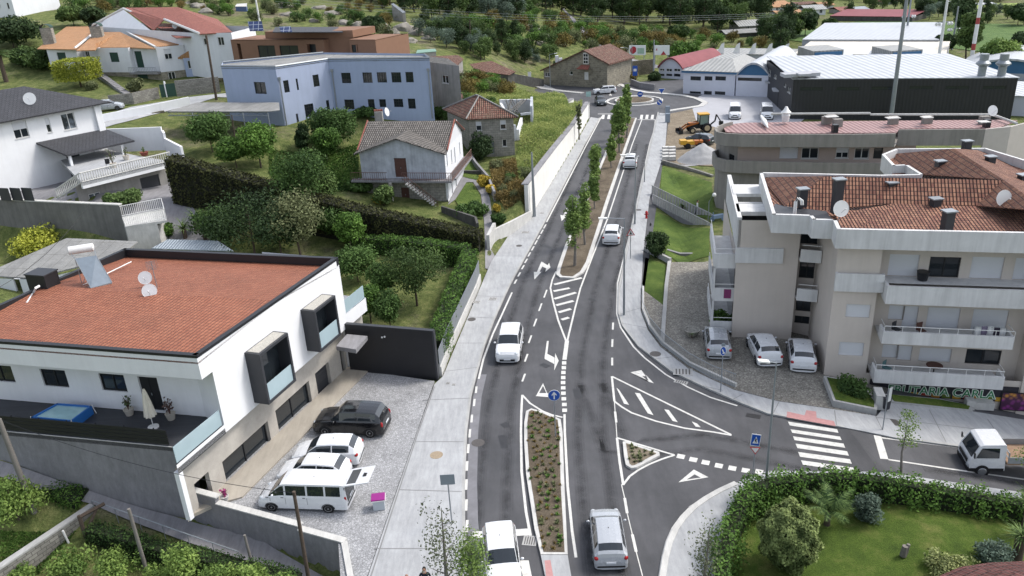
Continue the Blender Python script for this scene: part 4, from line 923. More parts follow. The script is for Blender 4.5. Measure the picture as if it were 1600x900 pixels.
mb=MB();mb.prism([e1,e1+wd_*3.1,e1+wd_*3.1+nb*4,e1+nb*4],6.3,6.35);hp.part('terrace_floor',mb,m_in)
mb=MB();B0=e1+nb*4
for za,zb_,o in ((6.35,9.0,0),): mb.prism([B0,B0+wd_*3.1,B0+wd_*3.1+nb*.2,B0+nb*.2],za,zb_)
mb.prism([e1-wd_*.1,e1+wd_*.2,e1+wd_*.2+nb*11,e1-wd_*.1+nb*11],7.0,9.2);mb.prism([e1+nb*1.3,e1+wd_*3.1+nb*1.3,e1+wd_*3.1+nb*3.2,e1+nb*3.2],8.9,9.2)
mb.prism([e1+nb*5.5,e1+wd_*3.1+nb*5.5,e1+wd_*3.1+nb*8,e1+nb*8],9.0,9.25)
hp.part('pergola_frame',mb,m_aptw)
mb=MB();mb.prism([B0+wd_*.3-nb*.05,B0+wd_*2.9-nb*.05,B0+wd_*2.9-nb*.02,B0+wd_*.3-nb*.02],6.4,8.6);hp.part('terrace_door',mb,gl)
m_band=plain('shop_band',hx('#2c2a33',.8),.6,.3,3)
sa,sb=pF(uB+.3,.03),pF(uB+9.1,.03);zt0=uF(1400,598)[1]
y0_,y1_=PL(1400,612,sa,sb)[1],PL(1400,596,sa,sb)[1];zA,zB=y0_-.25,min(y0_+.85,q0z)
th=thing('shop_sign',t3(sa,zA),'fruit shop sign with green and white letters below the lowest balcony','sign');mb=MB();mb.obox(t3(sa,zA),(sb-sa).to_3d(),(fn*.06).to_3d(),(0,0,zB-zA));build('board',mb,m_band,th)
for k in range(14):
 mb_=MB();p=sa.lerp(sb,(k+.5)/14)+fn*.07;mb_.obox(t3(p-fd*.28,zA+.03),(fd*.5).to_3d(),(fn*.01).to_3d(),(0,0,.3));build('fruit_panel',mb_,plain('fruit_'+'abcd'[k % 4],[hx('#b8912f',.85),hx('#9c3a2a',.85),hx('#b07a2f',.85),hx('#5c6f2b',.85)][k % 4],.6,.4,6),th)
def text(body,loc,dir2,size,mat,parent,name='lettering',ext=.02,flatz=None,rotm=None,align='LEFT',bold=0):
 cu_=bpy.data.curves.new(name,'FONT');cu_.body=body;cu_.size=size;cu_.extrude=ext;cu_.offset=bold;cu_.align_x=align;o=bpy.data.objects.new(name+'_c',cu_);COL.objects.link(o)
 bpy.context.view_layer.update();me=bpy.data.meshes.new_from_object(o);bpy.data.objects.remove(o)
 d=Vector(dir2).to_3d().normalized() if len(dir2)==2 else Vector(dir2).normalized();up=Vector((0,0,1)) if flatz is None else flatz;nz=d.cross(up)
 M=rotm or Matrix((d,up,nz)).transposed();me.transform(Matrix.Translation(Vector(loc)-ORG[parent.name]) @ M.to_4x4())
 me.materials.clear();me.materials.append(mat);o=bpy.data.objects.new(name,me);COL.objects.link(o);o.parent=parent;ORG[o.name]=ORG[parent.name];return o
m_tgreen=plain('letter_green',hx('#2f7d4f',.85),.5,.05);m_twht=plain('letter_white',hx('#e6efe4',.85),.5,.05)
tp=sa.lerp(sb,.13)
text('FRUTARIA CARLA',t3(tp+fn*.075,zA+.22),fd,.8,m_twht,th,ext=.01,bold=.05);text('FRUTARIA CARLA',t3(tp+fn*.1,zA+.22),fd,.8,m_tgreen,th,ext=.012)
pa,za=PL(1566,612,pF(0,.14),pF(5,.14));pb,zb3=PL(1640,645,pF(0,.14),pF(5,.14));th=thing('fruit_poster',t3(pF(pa,.14),zb3),'large poster of plums and oranges on the right shop front','poster')
t=NT('fruit_print');v=t.N('TexVoronoi');v.inputs['Scale'].default_value=3.4;t.L(t.pos(),v.inputs['Vector']);s=t.N('SeparateXYZ');t.L(t.pos(),s.inputs[0]);mr=t.N('MapRange');t.L(s.outputs[2],mr.inputs[0]);mr.inputs[1].default_value=zb3+.75;mr.inputs[2].default_value=zb3+.95
c_=t.mix(mr.outputs[0],hx('#8d3d86',.85),hx('#c98f3c',.85));c_=t.mix(t.ramp(v.outputs[0],[(.1,(0,0,0)),(.6,(1,1,1))]),c_,hx('#4a2545',.8));t.L(c_,t.b.inputs['Base Color']);m_fp=fin(t,.4)
mb=MB();mb.obox(t3(pF(pa+.06,.14),zb3+.06),(fd*(pb-pa-.12)).to_3d(),(fn*.05).to_3d(),(0,0,za-zb3-.12));build('print',mb,m_fp,th);mb=MB();mb.obox(t3(pF(pa,.14),zb3),(fd*(pb-pa)).to_3d(),(fn*.03).to_3d(),(0,0,za-zb3));build('frame',mb,m_black,th)
def bed(name,px,z,h_,lab,gm=m_lawn2,km=m_kerb,kw=.18):
 P=GP(px,h_);mb=MB();mb.prism(P,zs(-.3),zs(h_));o=single(name,mb,km,t3(P[0],0),lab,'planter');c=sum(P,Vector((0,0)))/len(P);Q=[p+(c-p).normalized()*kw*1.4 for p in P];mb=MB();mb.prism(Q,zs(h_-.02),zs(h_+.03));build('grass_bed',mb,gm,o);return o
bed('planter_bed',[(1287,587),(1302,626),(1370,640),(1372,630),(1352,604),(1340,596)],0,.45,'raised stone bed with grass and a low shrub at the block corner')
bed('planter_bed',[(1380,615),(1392,627),(1520,641),(1522,634),(1470,623)],0,.25,'dark grass strip in a low kerb under the fruit shop sign')
P=G(1536,640,.1);mb=MB();mb.box(P+Vector((.1,.5,.2)),(1.3,1.0,.5),math.atan2(fd.y,fd.x));mb.box(P+Vector((-.75,.3,.3)),(.5,.6,.7),math.atan2(fd.y,fd.x),0);single('utility_cabinet',mb,m_conw,P,'pale concrete utility cabinet at the right end of the shop strip','cabinet')
P=G(1379,640,.12);mb=MB();mb.box(P+Vector((-.1,.5,.5)),(.5,1.1,1.0),math.atan2(fd.y,fd.x));single('meter_pillar',mb,m_conw,P,'white meter pillar beside the dark litter bin in front of the shop','pillar')
P=G(1384,642,.12);th=thing('litter_bin',P,'dark litter bin standing by the white meter pillar','bin');mb=MB();mb.lathe(P,[(.2,.2),(.24,.9),(.26,.92),(.26,.98)],14);build('body',mb,m_anth,th,40);mb=MB();mb.tube([P,P+Vector((0,0,.25))],.05,8);build('leg',mb,m_anth,th)
P=G(1441,437,6.75);mb=MB();mb.lathe(P,[(.28,0),(.36,.5),(.38,.55)],14);single('round_tub',mb,m_black,P,'dark round tub on the top white terrace beside the dark door','tub')
def small_table(P,lab,r=.45,top=None):
 th=thing('round_table',P,lab,'table');mb=MB();mb.lathe(P,[(r,.7),(r,.74)],16);build('tabletop',mb,top or m_wood,th);mb=MB();mb.tube([P,P+Vector((0,0,.7))],.04,6);mb.lathe(P,[(.22,0),(.2,.04)],10);build('leg',mb,m_black,th)
u,z=uF(1460,577);small_table(t3(pF(u,-.1),bpy.data.objects['balcony'] and uF(1460,598)[1]*0+ (q_(1370,599)[1]+.18)),'round brown table on the lowest balcony',.5)
zb1=q_(1370,599)[1]+.18;zb2=q_(1380,538)[1]+.18
def chair(P,rz,lab,col):
 th=thing('chair',P,lab,'chair');a=Vector((math.cos(rz),math.sin(rz),0));b=Vector((-a.y,a.x,0));P=Vector(P)
 mb=MB();mb.obox(P-a*.22-b*.22+Vector((0,0,.42)),a*.44,b*.44,(0,0,.04));build('seat',mb,col,th);mb=MB();mb.obox(P-a*.22+b*.2+Vector((0,0,.46)),a*.44,b*.03,(0,0,.45));build('backrest',mb,col,th)
 for i in (-1,1):
  for j in (-1,1): mb=MB();mb.tube([P+a*.19*i+b*.19*j,P+a*.19*i+b*.19*j+Vector((0,0,.42))],.015,5);build('leg',mb,m_steel,th)
for x,y,l,zz,m in ((1385,577,'teal chair at the left end of the lowest balcony',zb1,plain('teal',hx('#5d7f82',.8),.6)),(1400,517,'grey chair at the left end of the middle balcony',zb2,m_anth),(1438,520,'wooden chair on the middle balcony beside the second shutter',zb2,m_wood)):
 u,_=uF(x,y);chair(t3(pF(u,.1),zz),random.random(),l,m)
u,_=uF(1542,520);P=t3(pF(u,.3),zb2);th=thing('laundry_rack',P,'laundry rack hung with white and striped sheets on the middle balcony','laundry rack');mb=MB()
for k in range(5):
 mb=MB();a=P+fd.to_3d()*(k*.35-.8)+Vector((0,0,.9));pts=[a+fd.to_3d()*i*.08+fn.to_3d()*(.04*math.sin(i*1.7)) for i in range(5)]
 for i in range(4): mb.poly([pts[i]-Vector((0,0,.8)),pts[i+1]-Vector((0,0,.85)),pts[i+1]+Vector((0,0,.12*math.sin(k))),pts[i]+Vector((0,0,.1))],0);mb.poly([pts[i]+fn.to_3d()*.02+Vector((0,0,.1)),pts[i+1]+fn.to_3d()*.02+Vector((0,0,.12*math.sin(k))),pts[i+1]+fn.to_3d()*.02-Vector((0,0,.85)),pts[i]+fn.to_3d()*.02-Vector((0,0,.8))],0)
 build('sheet',mb,[m_frw,plain('mauve_cloth',hx('#8a7f95',.85),.9),m_frw,plain('dark_cloth',hx('#3c3444',.8),.9),m_frw][k],th)
mb=MB();mb.tube([P+fd.to_3d()*-.9+Vector((0,0,.95)),P+fd.to_3d()*.95+Vector((0,0,.95))],.015,5);mb.tube([P+fd.to_3d()*-.9,P+fd.to_3d()*-.9+Vector((0,0,.95))],.015,5);mb.tube([P+fd.to_3d()*.95,P+fd.to_3d()*.95+Vector((0,0,.95))],.015,5);build('frame',mb,m_steel,th)
P=t3(e1+wd_*1.3+nb*1.5,6.36);small_table(P,'dark table on the penthouse terrace of the left wing',.6,m_wood)
for k,l in enumerate(('left dark chair on the penthouse terrace','right dark chair on the penthouse terrace')): chair(P+Vector((-.9+1.8*k,-.1,0)),k*1.5,l,m_black)
mb=MB();a,b=e1-wd_*1.52+nb*.8,e1-wd_*1.52+nb*1.6;P=t3(e1-wd_*.7-nb*.02+nb*.28,3.0);mb.obox(P,(wd_*.5).to_3d(),(-nb*.03).to_3d(),(0,0,.7));single('purple_cloth',mb,plain('purple_cloth_m',hx('#7a3560',.85),.9,.15,6),P,'purple cloth hanging over the lower left wing balcony','cloth')
# ================================================================ GREY TERRACED BLOCK behind
m_gconc=plain('weathered_concrete',hx('#96928c',.82),.9,.12,.6,streak=.28);m_pinkw=plain('pinkish_wall',hx('#bbaaa0',.82),.85,.07,.8);m_pinkr=corrug('pink_sheet_roof',hx('#a5827f',.8),hx('#8d6a68',.75),.5,axis=0,bump=.5)
ZT=8.4
hq=House('terraced_apartment_block',G(1119,318),'long grey concrete apartment block with curved left end and pinkish sheet roof','apartment building')
def curveband(px,z,n=7):
 """rounded left end then straight to the right, outline of the parapet top"""
 return [G(*p,z).xy for p in px]
top=[(1143,190),(1131,193),(1121,197),(1116,201),(1120,206),(1134,208.5),(1155,209.5),(1190,210),(1250,210),(1330,210),(1400,209),(1405,203),(1540,202),(1580,198),(1600,193),(1650,180),(1600,176),(1340,176),(1143,185)]
P_t=[G(x,y,ZT) for x,y in top]
def band(outl,z0,z1,mat,name,th_=.2,close=False,par=None):
 mb=MB();n=len(outl)
 for i in range(n-1):
  a,b=Vector(outl[i]),Vector(outl[i+1]);d=(b-a)
  if d.length<.05: continue
  d=d.normalized();nn=Vector((-d.y,d.x));c_=Vector((40,95));nn=nn if nn.dot(c_-a)>0 else -nn
  mb.prism([a,b,b+nn*th_,a+nn*th_],z0,z1)
 return hq.part(name,mb,mat)
ot=[p.xy for p in P_t[:11]]
band(ot,ZT-1.3,ZT,m_gconc,'upper_parapet');ot2=[p.xy for p in P_t[11:13]];band(ot2,ZT-1.6,ZT,m_gconc,'upper_parapet');band([p.xy for p in P_t[12:16]],ZT-4.5,ZT,plain('beige_curved_wall',hx('#c3bcb6',.82),.8,.06),'curved_wall')
zA_=5.55
low=[(1140,232),(1123,231),(1113,237),(1118,246),(1135,250),(1160,251.5),(1280,254),(1375,255),(1500,257)]
mid_=[G(x,y,zA_-.0).xy for x,y in low];band(mid_,zA_-1.3,zA_,m_gconc,'lower_parapet')
inset=[p+Vector((.9,1.5)) for p in ot[5:]]
y_=[ot[6]+Vector((.5,1.8)),ot[10]+Vector((3,1.6))]
hq.fac(y_[0],y_[1],0,ZT-1.3,m_pinkw,[('door',1139,232,1146,243,m_frw),('shut',1219,230,1246,248),('win',1253,231,1278,248),('half',1307,231,1325,247),('win',1336,231,1357,248),('dwin',1366,231,1378,248),('win',1140,269,1142,290)])
hq.fac(ot[6]+Vector((.5,1.8)),ot[4]+Vector((1.2,4.5)),0,ZT-1.3,m_gconc,[('dwin','uz',.6,3.2,1.7,5.6),('dwin','uz',.5,.2,1.6,2.4)])
hq.poly([t3(p,ZT-1.32) for p in ot+[p.xy for p in P_t[11:]]],m_gconc)
fl=[Vector(p) for p in mid_];hq.poly([t3(p,zA_-1.2) for p in fl]+[t3(y_[1],zA_-1.2),t3(y_[0],zA_-1.2)],m_gconc)
base_=[(1113,268),(1113,300),(1118,318),(1135,324),(1200,330)]
bb_=[G(1116,318).xy,G(1121,330).xy,G(1140,336).xy,G(1220,345).xy];
mb=MB();mb.prism([mid_[2]+Vector((.6,.6)),mid_[3]+Vector((.4,.3)),mid_[4]+Vector((.4,.3)),mid_[5]+Vector((4,.3)),mid_[5]+Vector((4,5)),mid_[1]+Vector((1,2))],-1.5,zA_-1.3);hq.part('lower_wall',mb,m_gconc)
hq.done()
mb=MB();pr_=[(1134,206),(1131,200),(1140,194),(1165,191.5),(1205,191),(1330,189),(1560,187),(1590,188),(1560,200),(1405,201),(1401,207),(1250,208.5),(1155,207.5)]
mb.slab([G(x,y,ZT-.35) for x,y in pr_],.1);rf_=hq.part('roof',mb,m_pinkr)
for x,y,kx in ((1291,193,0),(1298,190,1),(1308,197,0),(1304,206,2),(1395,193,1),(1448,192,1),(1537,193,1),(1541,198,2)):
 P=G(x,y,ZT-.3);mb=MB();mb.box(P+Vector((0,0,.35)),(.9 if kx<2 else .5,.6,.8),.0);s_=hq.part('chimney',mb,m_gconc if kx<2 else m_black,rf_);
 if kx: pass
for x,y in ((1299,182),(1395,184),(1448,183),(1537,190)):
 P=G(x,y,ZT+.55);mb=MB();mb.box(P,(1.3 if x<1400 else 1.0,.9,.07));hq.part('chimney_cap',mb,m_conw,rf_)
mb=MB();a=G(1140,192,ZT);b=G(1600,176,ZT);
for p,q in (((1205,178),(1360,177)),((1360,179),(1550,179)),((1550,179),(1589,193))): A_2,B_2=G(*p,ZT),G(*q,ZT);mb.tube([A_2,B_2],.13,6)
hq.part('rear_parapet',mb,m_conw)
dish(None,G(1547,187,ZT-.2),(.1,-.9,.3),.55,'round satellite dish at the right end of the pinkish sheet roof',mast=.9)
P=G(1227,190,ZT-.1);mb=MB();mb.lathe(P,[(.35,0),(.45,.7),(.3,.9),(.55,1.0),(.3,1.25),(.12,1.6)],14);single('white_roof_vent',mb,m_frw,P,'white finial shaped vent on the roof edge beside the orange topped rail','vent',smooth=40)
P0,P1=G(1189,181,ZT+.2),G(1200,200,ZT-.1);mb=MB();mb.tube([P0,P0.lerp(P1,.5),P1],[.12,.3,.05],8);single('white_board',mb,m_frw,P1,'slender white board leaning on the curved end of the pinkish roof','board')
# ================================================================ HOUSES ON THE LEFT SLOPE
m_tileG=brick('grey_weathered_tiles',hx('#7d7873',.75),hx('#97928c',.75),hx('#4c4844',.7),.24,.38,.045,.9,1.0,roll=.24,offs=0,big=.25,dist=.06)
m_tileR=brick('old_red_tiles',hx('#8a5546',.75),hx('#a58272',.78),hx('#4c352e',.7),.25,.4,.05,.9,1.0,roll=.25,offs=0,big=.35,stain=hx('#77705a',.7),dist=.06)
m_tileO=brick('orange_tiles',hx('#b4855c',.82),hx('#c0936a',.82),hx('#946c48',.8),.3,.4,.02,.8,.6,roll=.3,offs=0,big=.14,dist=.04);m_tileS=brick('brick_red_tiles',hx('#8d5044',.8),hx('#9d6152',.8),hx('#6e3d34',.78),.3,.4,.02,.8,.6,roll=.3,offs=0,big=.14,dist=.04)
m_slate=brick('black_flat_tiles',hx('#3a3b40',.75),hx('#45464c',.75),hx('#222327',.7),.4,.32,.03,.6,.8,offs=.5,big=.12,dist=.05)
m_mold=plain('mouldy_render',hx('#bfc4cc',.8),.9,.3,.8,streak=.25);m_whr=plain('white_painted_wall',hx('#e2e4e8',.85),.8,.05,.8,streak=.06);m_blue=plain('pale_blue_wall',hx('#a9b6d0',.82),.85,.05,.5,streak=.07);m_plas=plain('old_plaster',hx('#a7a4a0',.75),.9,.2,.7,streak=.3)
m_brownw=plain('brown_render',hx('#8c6a55',.8),.85,.06);m_rail=plain('brown_railing',hx('#6e5249',.8),.7,.2,4);m_gran=MC['granite_blocks'];m_rubb=MC['rubble_granite'];m_roofc=brick('fibre_cement',hx('#9a9a98',.75),hx('#a5a5a2',.75),hx('#77766f',.7),1.1,2.2,.02,.9,.4,roll=.18,big=.3,offs=0)
def walls(h,pts,z0,z1,mat,closed=True):
 n=len(pts)
 for i in range(n if closed else n-1): a,b=pts[i],pts[(i+1) % n];h.poly([t3(a,z0),t3(b,z0),t3(b,z1),t3(a,z1)],mat)
zb_,ze_=1.3,7.3
rF=G(694,237,ze_).xy;lF=G(561,237,ze_).xy;d=(rF-lF).normalized();n=Vector((d.y,-d.x));n=n if n.y<0 else -n
rB=G(721,206,ze_).xy;dpt=-(rB-rF).length;side=(rB-rF).normalized()
h=House('hillside_house',t3((rF+lF)/2,zb_),'two storey house with grey tiled roof, mouldy white gable and outside stairs','house')
lB=lF+side*(rB-rF).length
zm=PL(697,279,rF,lF)[1]
h.fac(lF,rF,zm,ze_,m_mold,[('door',615,247,637,277,m_wood)])
h.fac(lF+side*.1,rF+side*.1,zb_-1,zm,m_rubb,[('door',626,293,641,316,m_wood)])
h.fac(rF,rB,zb_-1,ze_,m_whr,[('win',697,241,700,258),('win',704,235,707,253),('door',709,231,712.5,254,m_frw),('win',717,223,719.5,240),('door',698,286,702,310,m_frw),('door',705,283,708,302,m_wood),('win',711,275,714,290)])
h.fac(lB,lF,zb_-1,ze_,m_mold);h.fac(rB,lB,zb_-1,ze_,m_mold)
zR=9.6;apF=G(621,213,8.75);mid_f=lF.lerp(rF,.47)
h.poly([t3(lF,ze_),t3(rF,ze_),t3(lF.lerp(rF,.47),8.7)],m_mold)
rdL,rdR=G(580,186,zR),G(713,185,zR)
h.poly([t3(rF+side*1.0,ze_),t3(rB,ze_),Vector((rdR.x,rdR.y,zR-.1))],m_whr)
h.done()
ov=n*.5;zd=ze_-.05
fL=t3(lF+n*.5-d*.5,zd-.1);fR=t3(rF+n*.5+d*.3,zd-.1);aF=t3(lF.lerp(rF,.47)+n*.5,8.85);aB=t3(lF.lerp(rF,.5)+side*4.0,8.95)
vF=G(705,229,ze_+.15);vL=t3(lF+side*1.5-d*.3,ze_+.1)
vR=t3(rF+side*2.0+d*.3,ze_+.1);bR=t3(rB+d*.3+side*.4,ze_+.1);bL=t3(lB-d*.3+side*.4,ze_+.1)
vR2=t3(rF+d*.3+side*.3,ze_+.0);vL2=t3(lF-d*.3+side*.3,ze_+.0)
rdR2=t3(rF.lerp(rB,.52)+d*.3,zR);rdL2=t3(lF.lerp(lB,.52)-d*.3,zR)
roof(h,[[vL2,vR2,rdR2,rdL2],[rdL2,rdR2,bR,bL],[fL,aF,aB,vL2+Vector((0,0,.06))],[fR,aF,aB,vR2+Vector((0,0,.06))]],m_tileG,.12)
mb=MB();mb.tube([vR2+Vector((0,0,.1)),rdR2+Vector((0,0,.1)),bR+Vector((0,0,.1))],.09,6);mb.tube([vL2+Vector((0,0,.1)),rdL2+Vector((0,0,.1))],.09,6);h.part('verge_tiles',mb,m_tileS)
mb=MB();mb.slab([t3(lF+n*1.1-d*.9,zm),t3(rF+n*1.1+d*.9,zm),t3(rF+d*.9,zm),t3(lF-d*.9,zm)],.2);mb.slab([t3(rF+d*.01,zm),t3(rF+d*1.1,zm),t3(rB+d*1.1,zm),t3(rB+d*.01,zm)],.2);bal_=h.part('balcony',mb,m_conc)
mb=MB();p0,p1,p2=t3(lF+n*1.05-d*.85,zm),t3(rF+n*1.05+d*.95,zm),t3(rB+d*1.05,zm)
dr_=PL(626,277,lF,rF)[0];Lw=(p1-p0).length
for a,b in ((p0,p0.lerp(p1,(dr_-.3)/Lw)),(p0.lerp(p1,(dr_+1.4)/Lw),p1),(p1,p2)):
 for z in (.15,.9): mb.tube([a+Vector((0,0,z)),b+Vector((0,0,z))],.035,5)
 k=0;L_=(b-a).length
 while k<L_: q=a.lerp(b,k/L_);mb.tube([q,q+Vector((0,0,.9))],.022,4);k +=.25
h.part('railing',mb,m_rail,bal_)
st0=t3(lF+n*1.1+d*(dr_+1.2),zm);st1=G(689,324,zb_-.1);mb=MB();ns=14;dv=Vector((st1.x-st0.x,st1.y-st0.y,0))
for i in range(ns): a=st0+dv*(i/ns);z=zm-(zm-zb_)*(i+1)/ns;mb.obox(Vector((a.x,a.y,z)),dv/ns,n.to_3d()*.95,(0,0,.12))
mb.obox(st0+Vector((0,0,-.3)),dv-Vector((0,0,zm-zb_-.1)),n.to_3d()*.15,(0,0,.2));s_=h.part('stairs',mb,m_conw)
mb=MB();a,b=st0+n.to_3d()*.95,st0+n.to_3d()*.95+dv;b.z=zb_
for z in (.45,.9): mb.tube([a+Vector((0,0,z)),b+Vector((0,0,z))],.03,5)
for i in range(10): q=a.lerp(b,i/9);mb.tube([q,q+Vector((0,0,.9))],.025,4)
h.part('handrail',mb,m_rail,s_)
P=t3(lF+n*1.0+d*(dr_-1),zb_-.8);mb=MB();mb.obox(P,(d*.3).to_3d(),(n*.3).to_3d(),(0,0,zm-zb_+.6));h.part('pillar',mb,m_plinth)
P=G(592,182,zR);mb=MB();mb.box(P,(.9,.7,1.2));c_=h.part('chimney',mb,m_plas);mb=MB();mb.tube([P+Vector((-.5,0,.72)),P+Vector((.5,0,.72))],.14,6);h.part('cap',mb,m_tileS,c_)
dish(None,G(604,186,zR),(.9,-.35,.2),.5,'white satellite dish beside the chimney of the grey tiled house',mast=.8)
mb=MB();mb.slab([G(610,326,zb_+.0),G(700,330,zb_),G(690,345,zb_-.3),G(640,337,zb_-.2),G(600,330,zb_)],.6);struct('concrete_apron',mb,m_walk)
drape('house_path',[G(*q,1.3).xy for q in [(700,325),(722,288),(738,286),(756,296),(766,318),(770,345),(766,375),(778,385),(772,402),(757,400),(757,370),(756,340),(752,312),(740,296),(730,296),(712,318)]],.06,m_conc,.7)
zb_=2.3;fl_=G(736,246,zb_).xy;fr_=G(805,243,zb_).xy;ze_=round(PL(803,182,fl_,fr_)[1],2);d=(fr_-fl_).normalized();n=Vector((-d.y,d.x));n=n if n.y>0 else -n;bl_=G(715,178,ze_).xy;sd_=(bl_-fl_).normalized();bl_=fl_+sd_*8;br_=fr_+sd_*8
h=House('stone_cottage',t3(fl_,zb_),'two storey grey stone house with hipped red roof and white shutters','house')
h.fac(fl_,fr_,zb_-1,ze_,m_rubb,[('half',743,190,753,204),('half',781,188,791,202),('sill',784.5,218,792,229),('door',765,220,773,241,m_steel)])
h.fac(bl_,fl_,zb_-1,ze_,m_rubb);walls(h,[fr_,br_,bl_],zb_-1,ze_,m_rubb,False);h.done()
o=.45;e=[t3(fl_-d*o-sd_*o,ze_),t3(fr_+d*o-sd_*o,ze_),t3(br_+d*o+sd_*o,ze_),t3(bl_-d*o+sd_*o,ze_)];W2=(fr_-fl_).length/2;r0=t3(fl_+d*W2+sd_*3.6,ze_+2.2);r1=t3(fl_+d*W2+sd_*4.6,ze_+2.2)
roof(h,[[e[0],e[1],r0],[e[1],e[2],r1,r0],[e[2],e[3],r1],[e[3],e[0],r0,r1]],m_tileR,.12)
mb=MB()
for a,b in ((e[0],r0),(e[1],r0),(r0,r1),(e[3],r1),(e[2],r1)): mb.tube([a+Vector((0,0,.06)),b+Vector((0,0,.06))],.1,6)
h.part('ridge_tiles',mb,m_plas)
ZB=14.7;h=House('blue_school_building',G(523,150,8),'long pale blue two storey building with dark grid windows','building')
q0,q1,q2,q3=[G(*p,ZB).xy for p in [(345,103),(430,104),(512,92),(671,90)]]
h.fac(q0,q1,6,ZB,m_blue,[('dwin',396,128,417,147)])
sc_=lambda l,k='grille': [(k,400+a/4,b/4,400+c/4,d_/4) for a,b,c,d_ in l]
h.fac(q1,q2,6,ZB,plain('pale_blue_sunlight_tint',hx('#b4bfd8',.82),.85,.05,.5,streak=.07),sc_([(168,505,213,575),(352,470,400,538),(300,655,368,725),(437,628,465,695)])+sc_([(247,492,270,562),(276,490,287,558),(432,460,444,527),(208,685,222,755),(183,695,196,760)],'dwin')+[('door',462,178,469,200,m_anth)])  # same blue wall made paler: sunlight on this right-facing side put into its colour
h.fac(q2,q3,6,ZB,m_blue,sc_([(530,455,597,520),(663,453,730,518),(753,452,820,516),(843,452,910,516),(932,450,987,515),(550,622,617,684),(697,620,745,683),(768,620,815,670),(858,618,922,670),(947,616,1000,680)]))
b3,b2,b0=[G(*p,ZB).xy for p in [(663,84),(505,82),(348,97)]]
walls(h,[q3,b3,b2,b0,q0],6,ZB,m_blue,False);h.done()
mb=MB();mb.slab([t3(p,ZB-.25) for p in (q0,q1,q2,q3,b3,b2,b0)],.1);h.part('roof',mb,m_roofc)
mb=MB()
for a,b in ((q0,q1),(q1,q2),(q2,q3),(q3,b3),(b2,b0)): mb.tube([t3(a,ZB),t3(b,ZB)],.12,4)
h.part('roof_edge',mb,m_steel)
mb=MB()
for x,y,y2 in ((437,122,208),(516,108,165),(667,105,165)):
 pass
for p,off_ in ((q1.lerp(q2,.03),0),(q2.lerp(q3,.02),0),(q3.lerp(q2,.03),0)): mb=MB();pp=p+Vector((.1,-.12));mb.tube([t3(pp,7),t3(pp,ZB-1.6)],.09,6);mb.box(t3(pp,ZB-1.5),(.35,.3,.35));h.part('downpipe',mb,m_steel)
zc=10.1;cpx=[(262,174),(308,160),(436,160),(437,172),(418,174)];th=thing('carport',G(350,175,8.5),'wide corrugated carport roof on thin steel posts beside the blue building','carport')
mb=MB();mb.slab([G(x,y,zc+(.3 if y<165 else 0)) for x,y in cpx],.08);build('roof',mb,m_roofc,th);mb=MB();a,b=G(262,175,zc-.1),G(418,175,zc-.1);mb.tube([a,b],.08,5);mb.tube([a-Vector((0,0,.45)),b-Vector((0,0,.45))],.06,5)
for i in range(24): p,q=a.lerp(b,i/24),a.lerp(b,(i+1)/24);mb.tube([p-Vector((0,0,.45 if i % 2 else 0)),q-Vector((0,0,0 if i % 2 else .45))],.03,4)
build('truss',mb,m_steel,th)
for x in (300,379,418): P=G(x,175,zc);mb=MB();mb.tube([Vector((P.x,P.y,tz(P.x,P.y)-.3)),P-Vector((0,0,.1))],.07,6);build('post',mb,m_steel,th)
e_,r_=15.0,16.9
h=House('orange_roof_villa',G(200,130,9.3),'white villa with orange tiled roofs, stone base and dark green shutters','house')
def vx(px,z): return [G(x,y,z) for x,y in px]
a0,a1=G(72,76,e_).xy,G(117,77,e_).xy;dv_=Vector((1,-.02)).normalized()
Fv=G(243,74,e_).xy;lv=G(72,76,e_).xy;dv_=(Fv-lv).normalized();up_=Vector((-dv_.y,dv_.x));pt=lambda u,o=0: lv+dv_*u+up_*o
uv_=lambda x,y=76: PL(x,y,lv,Fv)[0]
zs_=PL(140,112,lv,Fv)[1]
zlow=PL(200,113,lv,Fv)[1]
h.fac(pt(0),pt(uv_(118)),zlow,e_,m_whr,[('gshut',88,82,105,96)]);h.fac(pt(uv_(118),1.5),pt(uv_(150),1.5),zlow,e_,m_whr,[('win',123,80,130,92),('win',132,80,142,95)]);h.fac(pt(uv_(118)),pt(uv_(118),1.5),zlow,e_,m_whr,back=True);h.fac(pt(uv_(150)),pt(uv_(150),1.5),zlow,e_,m_whr)
h.fac(pt(uv_(150)),pt(uv_(200)),zlow,e_,m_whr,[('gshut',170,82,187,97)]);h.fac(pt(uv_(200),.9),pt(uv_(243),.9),zlow,e_,m_whr,[('gshut',209,80,226,106)]);h.fac(pt(uv_(200)),pt(uv_(200),.9),zlow,e_,m_whr)
h.fac(pt(0),pt(uv_(243)),8,zlow+.01,m_gran,[('gshut',98,118,108,130),('gshut',214,116,235,138)])
eR=G(286,70,e_).xy
h.fac(Fv,eR,zlow,e_,m_whr,[('half',255,77,270,92)]);h.fac(Fv-up_*.02,eR-up_*.02,8,zlow+.01,m_gran,[('win',262,113,276,127)])
bk_=up_*9;walls(h,[eR,eR+bk_,lv+bk_,lv],8,e_,m_whr,False);h.done()
roof(h,[vx([(58,76)],e_)+vx([(118,77)],e_)+vx([(150,49),(146,42),(103,42)],r_),vx([(119,79),(148,78)],e_)+vx([(152,74),(205,74)],e_)+vx([(188,50),(151,50)],r_),vx([(205,74),(243,76)],e_)+vx([(188,50)],r_),vx([(243,73),(289,68)],e_)+vx([(233,40),(186,42)],r_),vx([(103,42),(150,42),(150,49)],r_)+vx([(160,38),(110,38)],r_-1)],m_tileO,.15)
mb=MB()
